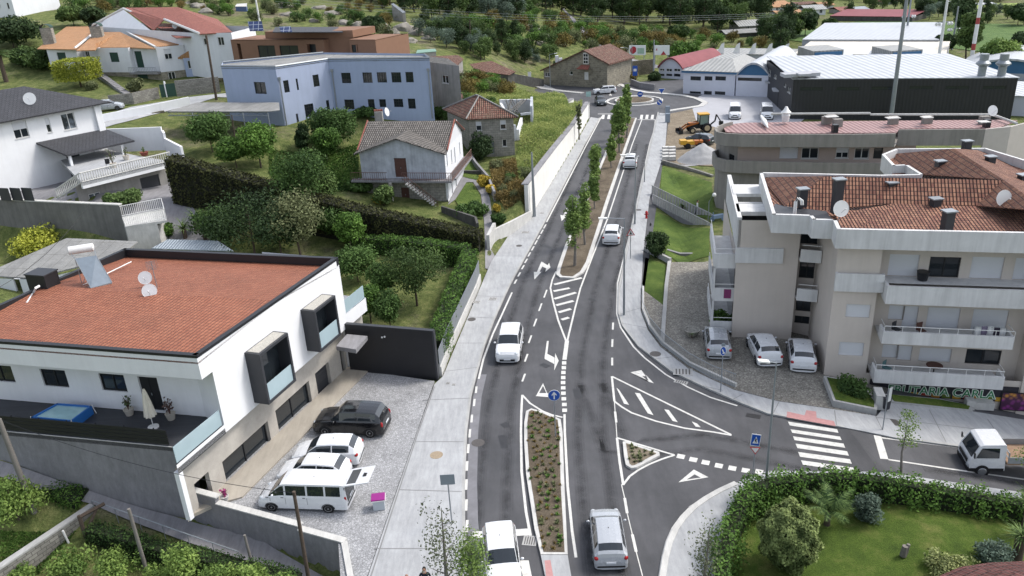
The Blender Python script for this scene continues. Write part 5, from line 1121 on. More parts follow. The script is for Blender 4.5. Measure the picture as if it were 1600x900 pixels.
for a,b in (((117,76),(148,51)),((243,74),(180,41)),((160,42),(182,41))): A_3,B_3=G(*a,e_ if a[1]>60 else r_),G(*b,r_);mb.tube([A_3+Vector((0,0,.05)),B_3+Vector((0,0,.05))],.22,5)
h.part('verge_board',mb,m_frw)
for x,y in ((79,70),(156,68)):
 P=G(x,y,e_+.2);mb=MB();mb.box(P+Vector((0,0,1.2)),(1.9,1.1,3.4),.1);c_=h.part('chimney',mb,m_rubb);mb=MB()
 for k in range(8): a,b=math.pi*k/8,math.pi*(k+1)/8;q=P+Vector((0,0,2.9));mb.obox(q+Vector((math.cos(a)*1.0,-.6,math.sin(a)*.6)),Vector((math.cos(b)-math.cos(a),0,(math.sin(b)-math.sin(a))*.6)),(0,1.2,0),(0,0,.06))
 h.part('cap',mb,m_green,c_)
b_=[t3(pt(uv_(200),-.9),zlow),t3(pt(uv_(243),-.9),zlow),t3(pt(uv_(243)),zlow),t3(pt(uv_(200)),zlow)];mb=MB();mb.slab(b_,.2);bb=h.part('balcony',mb,m_conc)
mb=MB()
for z in (.1,.9): mb.tube([b_[0]+Vector((0,0,z)),b_[1]+Vector((0,0,z))],.04,5)
for k in range(18): q=b_[0].lerp(b_[1],k/17);mb.tube([q,q+Vector((0,0,.9))],.025,4)
h.part('rail',mb,m_steel,bb)
mb=MB();s0,s1_=t3(pt(uv_(152),-.1),zlow),G(203,144,9.3);dv2=Vector((s1_.x-s0.x,s1_.y-s0.y,0))
for i in range(14): a=s0+dv2*(i/14);z=zlow-(zlow-9.3)*(i+1)/14;mb.obox(Vector((a.x,a.y,8.6)),dv2/14,-up_.to_3d()*1.2,(0,0,z-8.6))
h.part('stairs',mb,m_conc)
mb=MB();P=G(218,48,r_-.3);mb.slab([G(211,44,r_-.1),G(223,45,r_-.1),G(228,53,r_-.7),G(217,52,r_-.7)],.06);h.part('skylight',mb,m_steel)
h=House('annex',G(310,120,9),'small white annex with orange roof beside the villa','annex');z=ZAT(T(290,120),91)
a,b,c_,f_=[G(*p,z).xy for p in ((286,91),(304,90),(333,71),(341,110))];bR_=b+(b-a).normalized()*0
d2=(G(345,88,z).xy-b).normalized()
b2_=b+d2*5
h.fac(a,b,8,z,m_blue,[('sill',292,95,300,107)]);h.fac(b,b2_,8,z,m_whr,[('sill',318,93,327,103)]);h.poly([t3(b,z),t3(b2_,z),t3(b.lerp(b2_,.5),z+1.3)],m_whr);h.done()
rg=t3(b.lerp(b2_,.5),z+1.4);bkv=(a-b);roof(h,[[t3(b,z+.05)-d2.to_3d()*.3,rg,rg+bkv.to_3d()*1.4,t3(b+bkv*1.4,z+.05)-d2.to_3d()*.3],[t3(b2_,z+.05),rg,rg+bkv.to_3d()*1.4,t3(b2_+bkv*1.4,z+.05)]],m_tileO)
e_,r_=17.0,20.0;h=House('red_roof_villa',G(300,85,12.5),'large white house with long brick red roof behind the orange villa','house')
A1_,A2_=G(312,52,e_).xy,G(361,51,e_).xy;A0_=G(144,41,e_).xy
h.fac(A1_,A2_,10,e_,m_whr,[('win',339,58,351,71),('win',317,60,325,70)]);gl_=G(235,47,e_).xy;h.fac(A0_,gl_,10,e_,m_whr,[('win',168,30,176,36)]);h.fac(gl_,A1_,10,e_,m_whr);h.poly([t3(A0_,e_),t3(gl_,e_),G(193,15,r_)],m_whr);walls(h,[A2_,A2_+Vector((1,10)),A0_+Vector((1,10)),A0_],10,e_,m_whr,False);h.done()
roof(h,[vx([(193,13),(205,12)],r_)+vx([(256,31)],e_+1.5)+vx([(240,47)],e_),vx([(205,12),(277,11)],r_)+vx([(363,50),(312,53)],e_)+vx([(256,31)],e_+1.5),vx([(277,11)],r_)+vx([(363,50)],e_)+vx([(340,30)],e_+.5),vx([(193,13)],r_)+vx([(140,42)],e_)+vx([(143,38)],e_)+vx([(200,11)],r_),vx([(245,42),(262,38),(300,57),(275,59)],e_-.6),vx([(160,36),(180,35),(192,42),(165,42)],e_)],m_tileS)
mb=MB()
for a,b,za,zb4 in (((193,14),(141,42),r_,e_),((193,14),(235,32),r_,e_+.8),((257,31),(311,53),e_+1.5,e_)): mb.tube([G(*a,za)+Vector((0,0,.1)),G(*b,zb4)+Vector((0,0,.1))],.22,5)
h.part('verge_board',mb,m_frw)
dish(None,G(275,46,e_),(0,-.9,.3),.5,'satellite dish on the low red roof of the large white house',mast=.6)
e_,r_=16.2,18.2;h=House('small_red_roof_house',G(70,60,13),'white house with weathered red brown roof at the upper left','house');a,b,c_=[G(*p,e_).xy for p in ((2,25),(46,41),(118,35))]
h.fac(b,c_,11,e_,m_whr,[('sill',58,49,68,62)]);h.fac(a,b,11,e_,m_whr);h.poly([t3(a,e_),t3(b,e_),G(10,24,r_)],m_whr);walls(h,[c_,c_+Vector((0,8)),a+Vector((0,8)),a],11,e_,m_whr,False);h.done()
roof(h,[vx([(14,23),(97,19)],r_)+vx([(121,36),(46,41)],e_),vx([(14,23),(8,23)],r_)+vx([(0,28),(0,30)],e_)],m_tileR)
h=House('white_block_house',G(10,30,18),'plain white house corner at the upper left edge','house');a,b=D(-30,30,185).xy,D(24,22,185).xy;h.fac(a,b,12,28,m_whr,[('win',9.5,4.5,15.5,14),('win',-2,4,1.5,13)]);walls(h,[b,b+Vector((4,12)),a+Vector((4,12)),a],12,28,m_whr,False);h.done()
z=16.2;h=House('brown_modern_building',G(450,80,12),'low brown flat roofed modern building with black shutters and solar panels','building');a,b,c_,e1_=[G(*p,z).xy for p in ((360,62),(505,61),(545,60),(586,60))]
dd=(b-a).normalized();upb=Vector((-dd.y,dd.x))
h.fac(a,b,9,z,m_brownw,[('void',370,68,380,95),('dwin',402,71,432,92),('dwin',436,71,468,90),('void',479,69,495,85)]);h.fac(b+upb*1.2,c_+upb*1.2,9,z+1,m_brownw);h.fac(c_,e1_,9,z-.2,m_brownw,[('dwin',549,70,557,82),('void',557,69,560,82)]);h.poly([t3(b,9),t3(b,z),t3(b+upb*1.2,z),t3(b+upb*1.2,9)],m_brownw)
walls(h,[e1_,e1_+upb*9,a+upb*9,a],9,z-.3,m_brownw,False);h.done()
mb=MB();mb.slab([t3(a,z),t3(b,z),t3(b+upb*6,z),t3(a+upb*6,z)],.15);mb.slab([t3(b+upb*1.1,z+1.02),t3(c_+upb*1.1,z+1.02),t3(c_+upb*7,z+1.02),t3(a+upb*7+dd*6,z+1.02),t3(a+upb*1.1+dd*6,z+1.02)],1.0,0);mb.slab([t3(c_,z-.15),t3(e1_,z-.15),t3(e1_+upb*7,z-.15),t3(c_+upb*7,z-.15)],.1);h.part('roof',mb,m_brownw)
mb=MB();Yd=G(480,51,z+1.1).y;mb.slab([D(426,50,Yd),D(536,50,Yd),D(528,42,Yd+8),D(430,42,Yd+8)],.1);h.part('dark_roof',mb,m_slate)
m_pv=plain('solar_cells',hx('#5f7f9f'));m_pv2=brick('dark_solar_cells',hx('#2d3a5c',.8),hx('#34426a',.8),hx('#a8b0bd',.8),.8,.8,.04,.2,.1,offs=0,big=.05)
for x0,x1,y0,y1,zz in ((388,411,33,48,z+1.2),(437,456,41,51,z+1.3)): mb=MB();Yd=G(x0,y1,zz).y;mb.slab([D(x0+2,y1,Yd),D(x1+1,y1-.5,Yd),D(x1-2,y0,Yd+1.2),D(x0-1,y0+.5,Yd+1.2)],.08);h.part('solar_panel',mb,[m_pv2])
h=House('old_plaster_building',G(700,135,5),'derelict grey plaster building with a small window right of the blue building','building');z=12.2;a,b=G(671,97,z).xy,G(717,103,z).xy
h.fac(a,b,3,z,m_plas,[('sill',690,117,701,131)]);walls(h,[b,b+Vector((-2,9)),a+Vector((-2,9))],3,z,m_plas,False);h.poly([t3(p,z) for p in (a,b,b+Vector((-2,9)),a+Vector((-2,9)))],m_concd);h.done()
def shed(name,lab,px,base,depth,walls_m,rm,cat='shed'):
 """low building under a roof outline; its real distance comes from the ground pixel at its foot"""
 B=T(*base);ym=max(y for x,y in px);yn=min(y for x,y in px);P=[D(x,y,B.y+(ym-y)/(ym-yn)*depth) for x,y in px];c=sum(P,Vector())/len(P);h=House(name,t3(c,B.z),lab,cat);q=[p.xy.lerp(c.xy,.06) for p in P]
 for i in range(len(q)): a,b=q[i],q[(i+1) % len(q)];h.poly([t3(a,B.z-1.5),t3(b,B.z-1.5),t3(b,P[(i+1) % len(q)].z-.1),t3(a,P[i].z-.1)],walls_m)
 h.done();roof(h,[P],rm,.1);return h
shed('old_tiled_barn','barn with faded tile roof behind the derelict plaster building',[(672,88),(716,86),(724,92),(713,104),(672,99)],(700,118),7,m_plas,m_tileR,'barn')
shed('tiled_cottage','low cottage with brown tile roof above the curved white path',[(733,100),(768,95),(806,112),(795,117),(746,111)],(770,124),7,m_concd,m_tileR,'cottage')
shed('lean_to_shed','upper red tiled lean-to against the plaster building',[(674,134),(683,129),(698,135),(697,140),(675,146)],(686,160),3,m_plas,m_tileR)
shed('lean_to_shed','lower broken red tiled shed beside the ivy and plaster building',[(677,152),(697,141),(722,146),(724,152),(700,160)],(695,185),4,m_plas,m_tileR)
shed('orange_roof_shed','low shed with orange tile roof beyond the blue building',[(586,72),(612,70),(640,77),(636,80),(588,81)],(610,92),6,m_plas,m_tileS)
shed('green_roof_shed','small green roofed shed below the granite rocks',[(652,78),(680,76),(682,80),(650,83)],(665,90),4,m_plas,plain('green_sheet',hx('#7fa091',.8),.7))
shed('lean_roof_shed','old shed with a tilted slab roof in the dark wood',[(611,6),(615,5),(634,19),(629,20)],(622,34),3,m_plas,m_steel)
shed('old_byre','low stone byre with flat roof at the foot of the wooded slope',[(664,39),(690,36),(700,38),(670,42)],(680,48),5,m_concd,m_roofc)
shed('blue_shack','little white roofed blue shack at the upper left',[(370,6),(386,5),(385,10),(367,10)],(376,18),3,plain('shack_blue',hx('#5d6f96',.8),.8),m_conw)
P=[G(*p,6.0).xy for p in ((780,152),(829,151),(828,166),(812,168),(806,186),(800,184),(790,170))];h=House('ruined_house',G(805,180,3.4),'ruined roofless house with broken white walls above the grassy slope','ruin');
for i,(a,b,z0,z1) in enumerate(((0,1,3,5.6),(1,2,2.8,6.0),(3,4,2.5,4.6),(4,5,2.5,5.2),(0,6,3,5.2),(2,3,4.9,5.2))):
 dd=(P[b]-P[a]);nn=Vector((-dd.y,dd.x)).normalized()*.35;h.w.prism([P[a],P[b],P[b]+nn,P[a]+nn],z0,z1,h.mi(m_mold if i % 2 else m_whr))
h.done();mb=MB()
for i in range(12): a=P[0].lerp(P[1],random.random());b=P[6].lerp(P[3],random.random());mb.tube([t3(a,5.6),t3(b,5.0+random.random()*.5)],.08,4)
h.part('fallen_beams',mb,m_concd)
ze_=13.2;h=House('black_roof_house',G(60,310,6),'large white house with black tiled roof and a long balustraded terrace','house')
wc=[G(*p,ze_-.1).xy for p in ((-40,203),(44,182),(52,181),(150,162))]
wl=G(-40,195,ze_).xy;we=G(151,161,ze_).xy;dw=(we-G(0,189,ze_).xy).normalized();uw=Vector((-dw.y,dw.x));fp0=G(0,189,ze_).xy
uA=lambda x,y: PL(x,y,fp0,we)
Lr=(we-fp0).length
h.fac(fp0-dw*8,fp0+dw*uA(52,215)[0],4,ze_,m_whiter,[('half',17,192,47,213)]);h.fac(fp0+dw*uA(52,215)[0],we,4,ze_,m_whiter,[('half',69,185,82,206),('curt',94,179,121,200),('dwin',103,243,133,272),('door',142,237,155,262,m_frw)])
h.fac(we,we+uw*9,4,ze_,m_whiter);walls(h,[we+uw*9,fp0-dw*8+uw*9,fp0-dw*8],4,ze_,m_whiter,False)
mb=MB();mb.prism([we-dw*.6-uw*.35,we+dw*.15-uw*.35,we+dw*.15+uw*.2,we-dw*.6+uw*.2],uA(158,204)[1],ze_,0);h.part('corner_pillar',mb,m_whiter);h.done()
o=.8;E=[t3(fp0-dw*9-uw*o,ze_),t3(we+dw*1.2-uw*o,ze_),t3(we+dw*1.2+uw*(9+o),ze_),t3(fp0-dw*9+uw*(9+o),ze_)];rr0=G(-60,133,ze_+2.6);rr1=G(42,127,ze_+2.6)
rr0=t3(fp0-dw*5+uw*4.5,ze_+2.5);rr1=t3(we-dw*5.2+uw*4.5,ze_+2.5)
roof(h,[[E[0],E[1],rr1,rr0],[E[1],E[2],rr1],[E[2],E[3],rr0,rr1],[E[3],E[0],rr0]],m_slate,.16)
zp1,zp0=uA(100,210)[1],0
p1,p2=t3(fp0+dw*uA(56,222)[0],uA(56,222)[1]-.05),t3(we+dw*.3,uA(158,202)[1]-.05)
q1_,q2_=G(104,242,p1.z-1.1),G(210,219,p1.z-1.1);roof(h,[[p1,p2,q2_,q1_]],m_slate,.2,None,'porch_roof')
for p in (q1_.lerp(q2_,.04),q1_.lerp(q2_,.8)): mb=MB();pp=p+uw.to_3d()*.25;mb.prism([pp.xy,pp.xy+dw*.25,pp.xy+dw*.25+uw*.25,pp.xy+uw*.25],7.4,p.z-.15);h.part('porch_post',mb,m_whiter)
dish(None,G(52,172,ze_+.3),(.2,-.9,.3),.65,'white satellite dish on the black tiled roof',mast=1.2)
zT=uA(140,262)[1];tf=[G(*p,zT) for p in ((77,306),(125,272),(275,243),(284,212),(210,200))]
zT=7.9
R0,R1,R2=G(128,286,zT),G(268,252,zT),G(280,230,zT)
mb=MB();mb.prism([R0.xy,R1.xy,R1.xy+uw*7,we+uw*2,fp0+dw*uA(100,270)[0],],zT-.3,zT);h.part('terrace_floor',mb,m_walk)
def balus(a,b,par,hgt=1.0):
 mb=MB();L_=(b-a).length;mb.tube([a+Vector((0,0,hgt)),b+Vector((0,0,hgt))],.07,6);mb.tube([a+Vector((0,0,.1)),b+Vector((0,0,.1))],.07,6);k=.1
 while k<L_: q=a.lerp(b,k/L_);mb.lathe(q,[(.04,.1),(.075,.3),(.04,.55),(.06,hgt)],6);k +=.24
 return par.part('balustrade',mb,m_conw)
balus(R0,R1,h);Rs=G(90,312,6.2);balus(Rs,R0,h);
mb=MB();mb.prism([R0.xy,R1.xy,R1.xy+uw*.3,R0.xy+uw*.3],zT-.6,zT-.01);h.part('terrace_beam',mb,m_whiter)
h2=House('x',(0,0,0),'x','x');bpy.data.objects.remove(h2.root);h2.root=h.root;ga,gb=G(100,318,5.2).xy,G(262,300,5.2).xy
ga,gb=R0.xy+uw*1.5,R1.xy+uw*1.5
h2.fac(ga,gb,3.5,zT-.31,m_plas,[('curt',138,304,161,317),('garage',218,279,256,309,m_anth)]);h2.done('lower_wall')
mb=MB();a,b,c_=G(159,199,10.8),G(249,199,10.8),G(277,224,10.0);
pts_=[we+uw*1.0,G(252,204,9.7).xy,G(255,212,9.4).xy,G(282,232,8.9).xy]
for i in range(3): p,q=pts_[i],pts_[i+1];nn=Vector((-(q-p).y,(q-p).x)).normalized()*.25;mb.prism([p,q,q+nn,p+nn],[7.4,7,6.4][i],[10.1,9.7,9.1][i])
single('white_terrace_wall',mb,m_whiter,t3(pts_[0],8),'white stepped wall screening the balustraded terrace','wall')
pot(G(226,243,zT),'terracotta bowl with a round green plant on the balustraded terrace',.45,.4,.6,plain('terracotta',hx('#8f4f41',.85),.8),plain('bright_leaf',hx('#5d7a35',.8),.7,.3,8));pot(G(198,250,zT),'pot with a bushy plant near the white terrace wall',.35,.5,1.0);pot(G(178,262,zT),'pot with tall spiky plants by the porch post',.35,.5,1.7)
chair(G(170,262,zT),.5,'dark chair by the porch of the black roofed house',m_black)
z0,z1=1.8,6.2;a,b=G(-60,310,z1).xy,G(186,321,z1).xy;dd=(b-a).normalized();nn=Vector((-dd.y,dd.x));mb=MB();mb.prism([a,b,b+nn*.35,a+nn*.35],z0-1.5,z1);w_=single('dark_retaining_wall',mb,plain('blackened_concrete',hx('#807f7c',.78),.9,.25,.5,streak=.3),t3(b,z0),'long dark weathered concrete retaining wall below the black roofed house','wall')
mb=MB();mb.prism([a-nn*.06,b-nn*.06,b+nn*.41,a+nn*.41],z1,z1+.1);build('coping',mb,m_conw,w_)
zq=z1-.9;P=[G(*p,zq+.0) for p in ((188,366),(262,344),(255,322),(190,322))];th=thing('corner_balcony',P[0],'white corner balcony with white bar railing at the end of the dark retaining wall','balcony');mb=MB();pA_,pB_,pC_=G(196,355,z1-1.2),G(260,342,z1-1.0),G(255,325,z1-1.0)
mb.prism([pA_.xy,pB_.xy,pC_.xy,b],z1-1.35,z1-1.15);mb.prism([pA_.xy,pB_.xy+(pA_-pB_).xy*.25,pC_.xy,b],-.5,z1-1.36);build('slab',mb,m_conw,th)
mb=MB()
for p,q in ((pA_,pB_),(pB_,pC_),(pC_,t3(b,z1-1.1))):
 L_=(q-p).length;k=0
 for z in (.05,1.0): mb.tube([p+Vector((0,0,z)),q+Vector((0,0,z))],.03,5)
 while k<L_: s_=p.lerp(q,k/L_);mb.tube([s_,s_+Vector((0,0,1))],.025,4);k +=.17
build('railing',mb,m_frw,th)
for i in range(3): P_=G(14+i*18,316,6.3);mb=MB();mb.obox(G(2+i*18,313,6.3),G(18+i*18,314,6.3)-G(2+i*18,313,6.3),(0,.06,0),(0,0,1.3));single('dark_panel',mb,m_anth,P_,['left','middle','right'][i]+' dark screen panel on the retaining wall','panel','dark screen panels')
zg=4.2;h=House('grey_roof_shed',G(90,440,1.5),'white shed under a large grey fibre cement roof left of the modern house','shed');rp=[G(*p,z) for p,z in (((-20,435),3.4),((48,434),3.4),((85,455),3.4),((206,388),4.6),((217,377),4.8),((99,373),4.8))]
rp=[G(-30,430,3.4),G(50,434,3.4),G(190,400,4.2),G(215,377,4.6),G(104,372,4.8)]
A_4,B_4=G(-30,434,3.3).xy,G(60,437,3.3).xy;h.fac(A_4,B_4,.5,3.3,m_whr,[('void',20,436,38,462)]);h.fac(B_4,rp[3].xy,.5,3.3,m_whr);h.done();roof(h,[rp],m_roofc,.12)
mb=MB();mb.slab([G(236,388,3.0),G(262,374,3.4),G(340,376,3.4),G(365,392,3.0)],.08);single('blue_grey_roof',mb,corrug('bluish_sheet',hx('#a9b4bd',.8),hx('#97a2ab',.8),.3),G(300,385,1),'low bluish sheet roof behind the orange roof parapet','roof')
for x,y in ((240,388),(360,392)): pass
def wall(name,px,zs_,ht,wd2,mat,lab,base=1.0,world=False):
 mb=MB();P=[G(x,y,z) for (x,y),z in zip(px,zs_)]
 for i in range(len(P)-1):
  a,b=P[i],P[i+1];d=(b-a).xy.normalized();n=Vector((-d.y,d.x))*wd2;f=lambda p,A=a,B=b: A.z+(B.z-A.z)*min(1,max(0,(Vector(p[:2])-A.xy).dot((B-A).xy)/((B-A).xy.length_squared)))
  mb.prism([a.xy,b.xy,b.xy+n,a.xy+n],lambda p: f(p)-base,lambda p: f(p)+ht)
 return single(name,mb,mat,P[0],lab,'wall')
wall('garden_wall',[(172,166),(210,162),(250,153)],[9.1]*3,1.5,.3,m_blockw,'pale block garden wall in front of the villa lawn');wall('garden_wall',[(277,150),(345,143)],[9.2,9.2],2.2,.3,m_blockw,'pale block wall right of the green villa gate');wall('white_street_wall',[(160,194),(230,180),(298,165)],[8.6,8.7,8.9],1.2,.3,m_whr,'long white street wall beyond the black roofed house')
wall('retaining_wall',[(165,215),(200,209),(262,198),(300,216),(270,218)][:3],[6.5,6.5,6.8],2.2,.5,m_retain,'mossy stone retaining wall under the white street wall');
th=thing('villa_gate',G(264,152,9.2),'dark green metal gate between the villa garden walls','gate');mb=MB();a,b=G(252,153,9.2),G(277,150,9.2);mb.obox(a.lerp(b,.02),(b-a)*.3,(0,.06,0),(0,0,1.9));build('gate_leaf',mb,m_green,th);mb=MB();mb.obox(a.lerp(b,.4),(b-a)*.58,(0,.06,0),(0,0,1.9));build('gate_leaf',mb,m_green,th);mb=MB();mb.obox(a.lerp(b,.33),(b-a)*.06,(0,.3,0),(0,0,2.3));build('gate_post',mb,m_whr,th)
drape('villa_street',[G(*p,9).xy for p in ((150,185),(205,168),(290,154),(360,146),(440,150),(340,152),(300,163),(230,178),(160,196))],.08,m_walk,1.5);drape('villa_lawn',[G(*p,9.2).xy for p in ((150,155),(200,150),(205,162),(172,168))],.1,m_lawn,1.5)
h=House('granite_house',G(900,135,0),'old granite block house with white windows and brown gabled roof by the roundabout','house');fl_,fr_=G(850,132,0).xy,G(949,138,0).xy;zL,zRr=PL(851,109,fl_,fr_)[1],PL(949,99,fl_,fr_)[1];ua,za=PL(913,79,fl_,fr_);dd=(fr_-fl_).normalized();up2=Vector((-dd.y,dd.x));L_=(fr_-fl_).length
h.fac(fl_,fr_,-.5,min(zL,zRr),m_gran,[('win',890,107,895,117),('door',912.5,108,919.5,125,m_frw),('win',851,113,859,120)])
lo=min(zL,zRr);h.poly([t3(fl_,lo),t3(fr_,lo),t3(fr_,zRr),t3(fl_+dd*ua,za),t3(fl_,zL)],m_gran)
walls(h,[fr_,fr_+up2*10],-.5,zRr,m_gran,False);walls(h,[fr_+up2*10,fl_+up2*10,fl_],-.5,lo,m_gran,False);h.done()
k14=up2.to_3d()*10.5;f_=up2.to_3d()*-.4;ap=t3(fl_+dd*ua,za+.15);eL=t3(fl_-dd*.6,zL-.05);eR_=t3(fr_+dd*.6,zRr-.05);roof(h,[[eL+f_,ap+f_,ap+k14,eL+k14],[eR_+f_,ap+f_,ap+k14,eR_+k14]],m_tileR,.25)
mb=MB();u5,z5=PL(915.5,92,fl_,fr_);c5=t3(fl_+dd*u5,z5)
mb.obox(c5-dd.to_3d()*.6-up2.to_3d()*.06+Vector((0,0,-1.0)),dd.to_3d()*1.2,up2.to_3d()*.1,(0,0,2.2));w_=h.part('window',mb,m_frw);mb=MB()
for i in range(2):
 for j in range(3): mb.obox(c5+dd.to_3d()*(-.48+.52*i)-up2.to_3d()*.09+Vector((0,0,-.85+.65*j)),dd.to_3d()*.42,up2.to_3d()*.03,(0,0,.5))
h.part('pane',mb,gl,w_)
u5,z5=PL(915,107,fl_,fr_);c5=t3(fl_+dd*u5,z5+.1);mb=MB();mb.slab([c5-dd.to_3d()*1.4-up2.to_3d()*1.3,c5+dd.to_3d()*1.4-up2.to_3d()*1.3,c5+dd.to_3d()*1.0+Vector((0,0,.6)),c5-dd.to_3d()*1.0+Vector((0,0,.6))],.12);h.part('door_hood',mb,m_tileS)
for x,y in ((870,92),(876,96)): P=G(x,y,zL+1.3);mb=MB();mb.box(P,(.7,.7,1.4));h.part('chimney',mb,m_whr)
shed('granite_outbuilding','granite outbuilding with brown roof behind the granite house',[(932,84),(949,76),(966,84),(962,93),(945,92)],(955,106),7,m_gran,m_tileR,'outbuilding')
for k,(x0,x1,w_) in enumerate(((983,1009,'left billboard with a dark red flower picture beyond the roundabout'),(1021,1046,'right billboard with a red triangle beyond the roundabout'))):
 a,b=D(x0,86,195),D(x1,86,195);th=thing('billboard',t3(a.lerp(b,.5),tz(a.x,a.y)),w_,'billboard','billboards beyond the roundabout');hh=2.2
 mb=MB();mb.obox(a,b-a,(0,.2,0),(0,0,hh));build('board',mb,plain('billboard_white',hx('#dfe3e4',.85),.6,.04),th)
 mb=MB()
 if k==0: mb.ell(a.lerp(b,.25)+Vector((0,-.03,1.1)),(.75,.04,.8),12,0,.3);mb2=MB();mb2.obox(a.lerp(b,.5)+Vector((0,-.04,.3)),(b-a)*.4,(0,.03,0),(0,0,1.3));build('green_print',mb2,plain('print_green',hx('#9bb5a6',.85),.7,.2),th)
 else: q=a.lerp(b,.45)+Vector((0,-.03,0));mb.poly([q,q+Vector((1.3,0,.0)),q+Vector((.65,0,.9))]);mb.poly([q+Vector((-1.2,0,1.1)),q+Vector((-.8,0,1.1)),q+Vector((-.9,0,1.7))])
 build('red_print',mb,plain('print_red',hx('#a8323c',.85),.7,.15),th)
 for s_ in (.1,.9): mb=MB();q=a.lerp(b,s_)+Vector((0,.1,0));mb.tube([t3(q,tz(q.x,q.y)-.3),q],.1,6);build('leg',mb,m_steel,th)
drape('white_house_yard',[G(*p,5.3).xy for p in ((-60,325),(0,321),(180,322),(262,330),(300,338),(330,330),(268,290),(255,262),(150,250),(0,285),(-60,290))],.06,m_conc,1.2)
# ================================================================ FAR RIGHT: FACTORIES AND FIELDS
m_indw=plain('factory_white',hx('#d5d8e4',.84),.8,.05,.5);m_indb=plain('factory_blue',hx('#3f6f97',.8),.6,.06);m_metal=corrug('white_metal_roof',hx('#c6cace',.8),hx('#adb1b7',.8),1.1,rough=.5,var=.14,bump=.3);m_greyr=corrug('grey_sheet_roof',hx('#a6a7a5',.8),hx('#949592',.8),.8,bump=.4,var=.2)
m_blk=corrug('black_cladding',hx('#2b2c30',.8),hx('#232427',.8),.5,rough=.5,bump=.2);m_redr=plain('dull_red_roof',hx('#8b4a50',.8),.75,.15,.4);m_longw=plain('pale_grey_wall',hx('#b4b6bb',.8),.8,.08)
z=5.4;P0=G(1236,186,0);z=ZAT(P0,124);fl_,fr_=P0.xy,G(1577,190,0).xy;a,b=G(1240,124,z).xy,G(1591,122,z).xy;dd=(b-a).normalized();up=Vector((-dd.y,dd.x));L_=(b-a).length
h=House('black_warehouse',P0,'large black clad warehouse with white metal roof and a ribbon of slot windows','warehouse')
h.fac(a,b,-.5,z,m_blk,[('dwin',1250+x,y,1286+x,y+6) for x,y in ((0,136),(57,136),(112,135),(171,134),(228,134),(286,134))],depth=.1)
bk1=G(1198,94,z).xy;bk2=G(1480,90,z).xy
h.fac(bk1,a,-.5,z,m_blk,[('win',1201,107,1204,120),('win',1210,115,1213,124),('win',1226,130,1228,137),('win',1231,135,1235,147)]);walls(h,[b,bk2,bk1],-.5,z,m_blk,False);h.done()
mb=MB();mb.slab([t3(a,z+.1)-dd.to_3d()*.2,t3(b,z+.1)+dd.to_3d()*.2,t3(bk2,z+.7),t3(bk1,z+.7)],.12);rf_=h.part('roof',mb,m_metal)
mb=MB();mb.box(G(1250,116,z+.6),(5.5,2.2,.5));mb.box(G(1256,116,z+.8),(1.8,1.6,.3));h.part('roof_hatch',mb,m_longw,rf_)
for x in (1533,1564):
 P=G(x,120,z);k=ZAT(P,84)-z;mb=MB();mb.lathe(P,[(.55,0),(.55,k*.45),(1.0,k*.55),(1.0,k*.6),(.6,k*.72),(.6,k)],14);h.part('chimney_stack',mb,m_steel,None,40)
for x0,y0 in ((1200,128),(1212,141)):
 P=G(x0+6,y0+26,0);zz=ZAT(P,y0);mb=MB();mb.slab([G(x0-4,y0,zz),G(x0+12,y0+1,zz),G(x0+8,y0-5,zz),G(x0-6,y0-4,zz)],.25);c_=h.part('entrance_canopy',mb,m_longw);mb=MB();p=G(x0+6,y0,zz);mb.tube([t3(p,-.2),p],.22,6);h.part('canopy_post',mb,m_black,c_)
P0=G(1067,146,0);z=ZAT(P0,111);a,b=P0.xy,G(1147,150,0).xy;dd=(b-a).normalized();up=Vector((-dd.y,dd.x));h=House('factory_office',P0,'two storey pale white factory office with blue eaves and grey hipped roof','building')
h.fac(a,b,-.5,z,m_indw,[('dwin',1079,119,1095,126),('dwin',1101,119,1113,126),('dwin',1118,119,1134,126),('dwin',1078,142.5,1095,147),('dwin',1100,142,1112,148),('dwin',1117,142.5,1133,148.5)],depth=.12);h.fac(a+up*12,a,-.5,z,m_indw);walls(h,[b,b+up*12,a+up*12],-.5,z,m_indw,False);h.done()
mb=MB();mb.obox(t3(a-dd*.3-up*.35,z-.25),(b-a+dd*.6).to_3d(),(up*.3).to_3d(),(0,0,.4));h.part('blue_eaves',mb,m_indb)
Lb=(b-a).length;E=[t3(a-dd*.3-up*.35,z+.15),t3(b+dd*.3-up*.35,z+.15),t3(b+up*16,z+1.6),t3(b-dd*Lb*.35+up*16,z+1.9),t3(a+dd*3+up*9,z+1.6),t3(a+dd*1+up*8,z+1.2)]
roof(h,[[E[0],E[1],t3(a+dd*Lb*.7+up*7,z+1.5),t3(a+dd*Lb*.3+up*7,z+1.5)],[E[1],t3(b+dd*.3+up*14,z+.15),t3(a+dd*Lb*.7+up*14,z+1.5),t3(a+dd*Lb*.7+up*7,z+1.5)],[E[0],t3(a-dd*.3+up*14,z+.15),t3(a+dd*Lb*.3+up*14,z+1.5),t3(a+dd*Lb*.3+up*7,z+1.5)],[t3(a+dd*Lb*.3+up*7,z+1.5),t3(a+dd*Lb*.7+up*7,z+1.5),t3(a+dd*Lb*.7+up*14,z+1.5),t3(a+dd*Lb*.3+up*14,z+1.5)]],m_greyr)
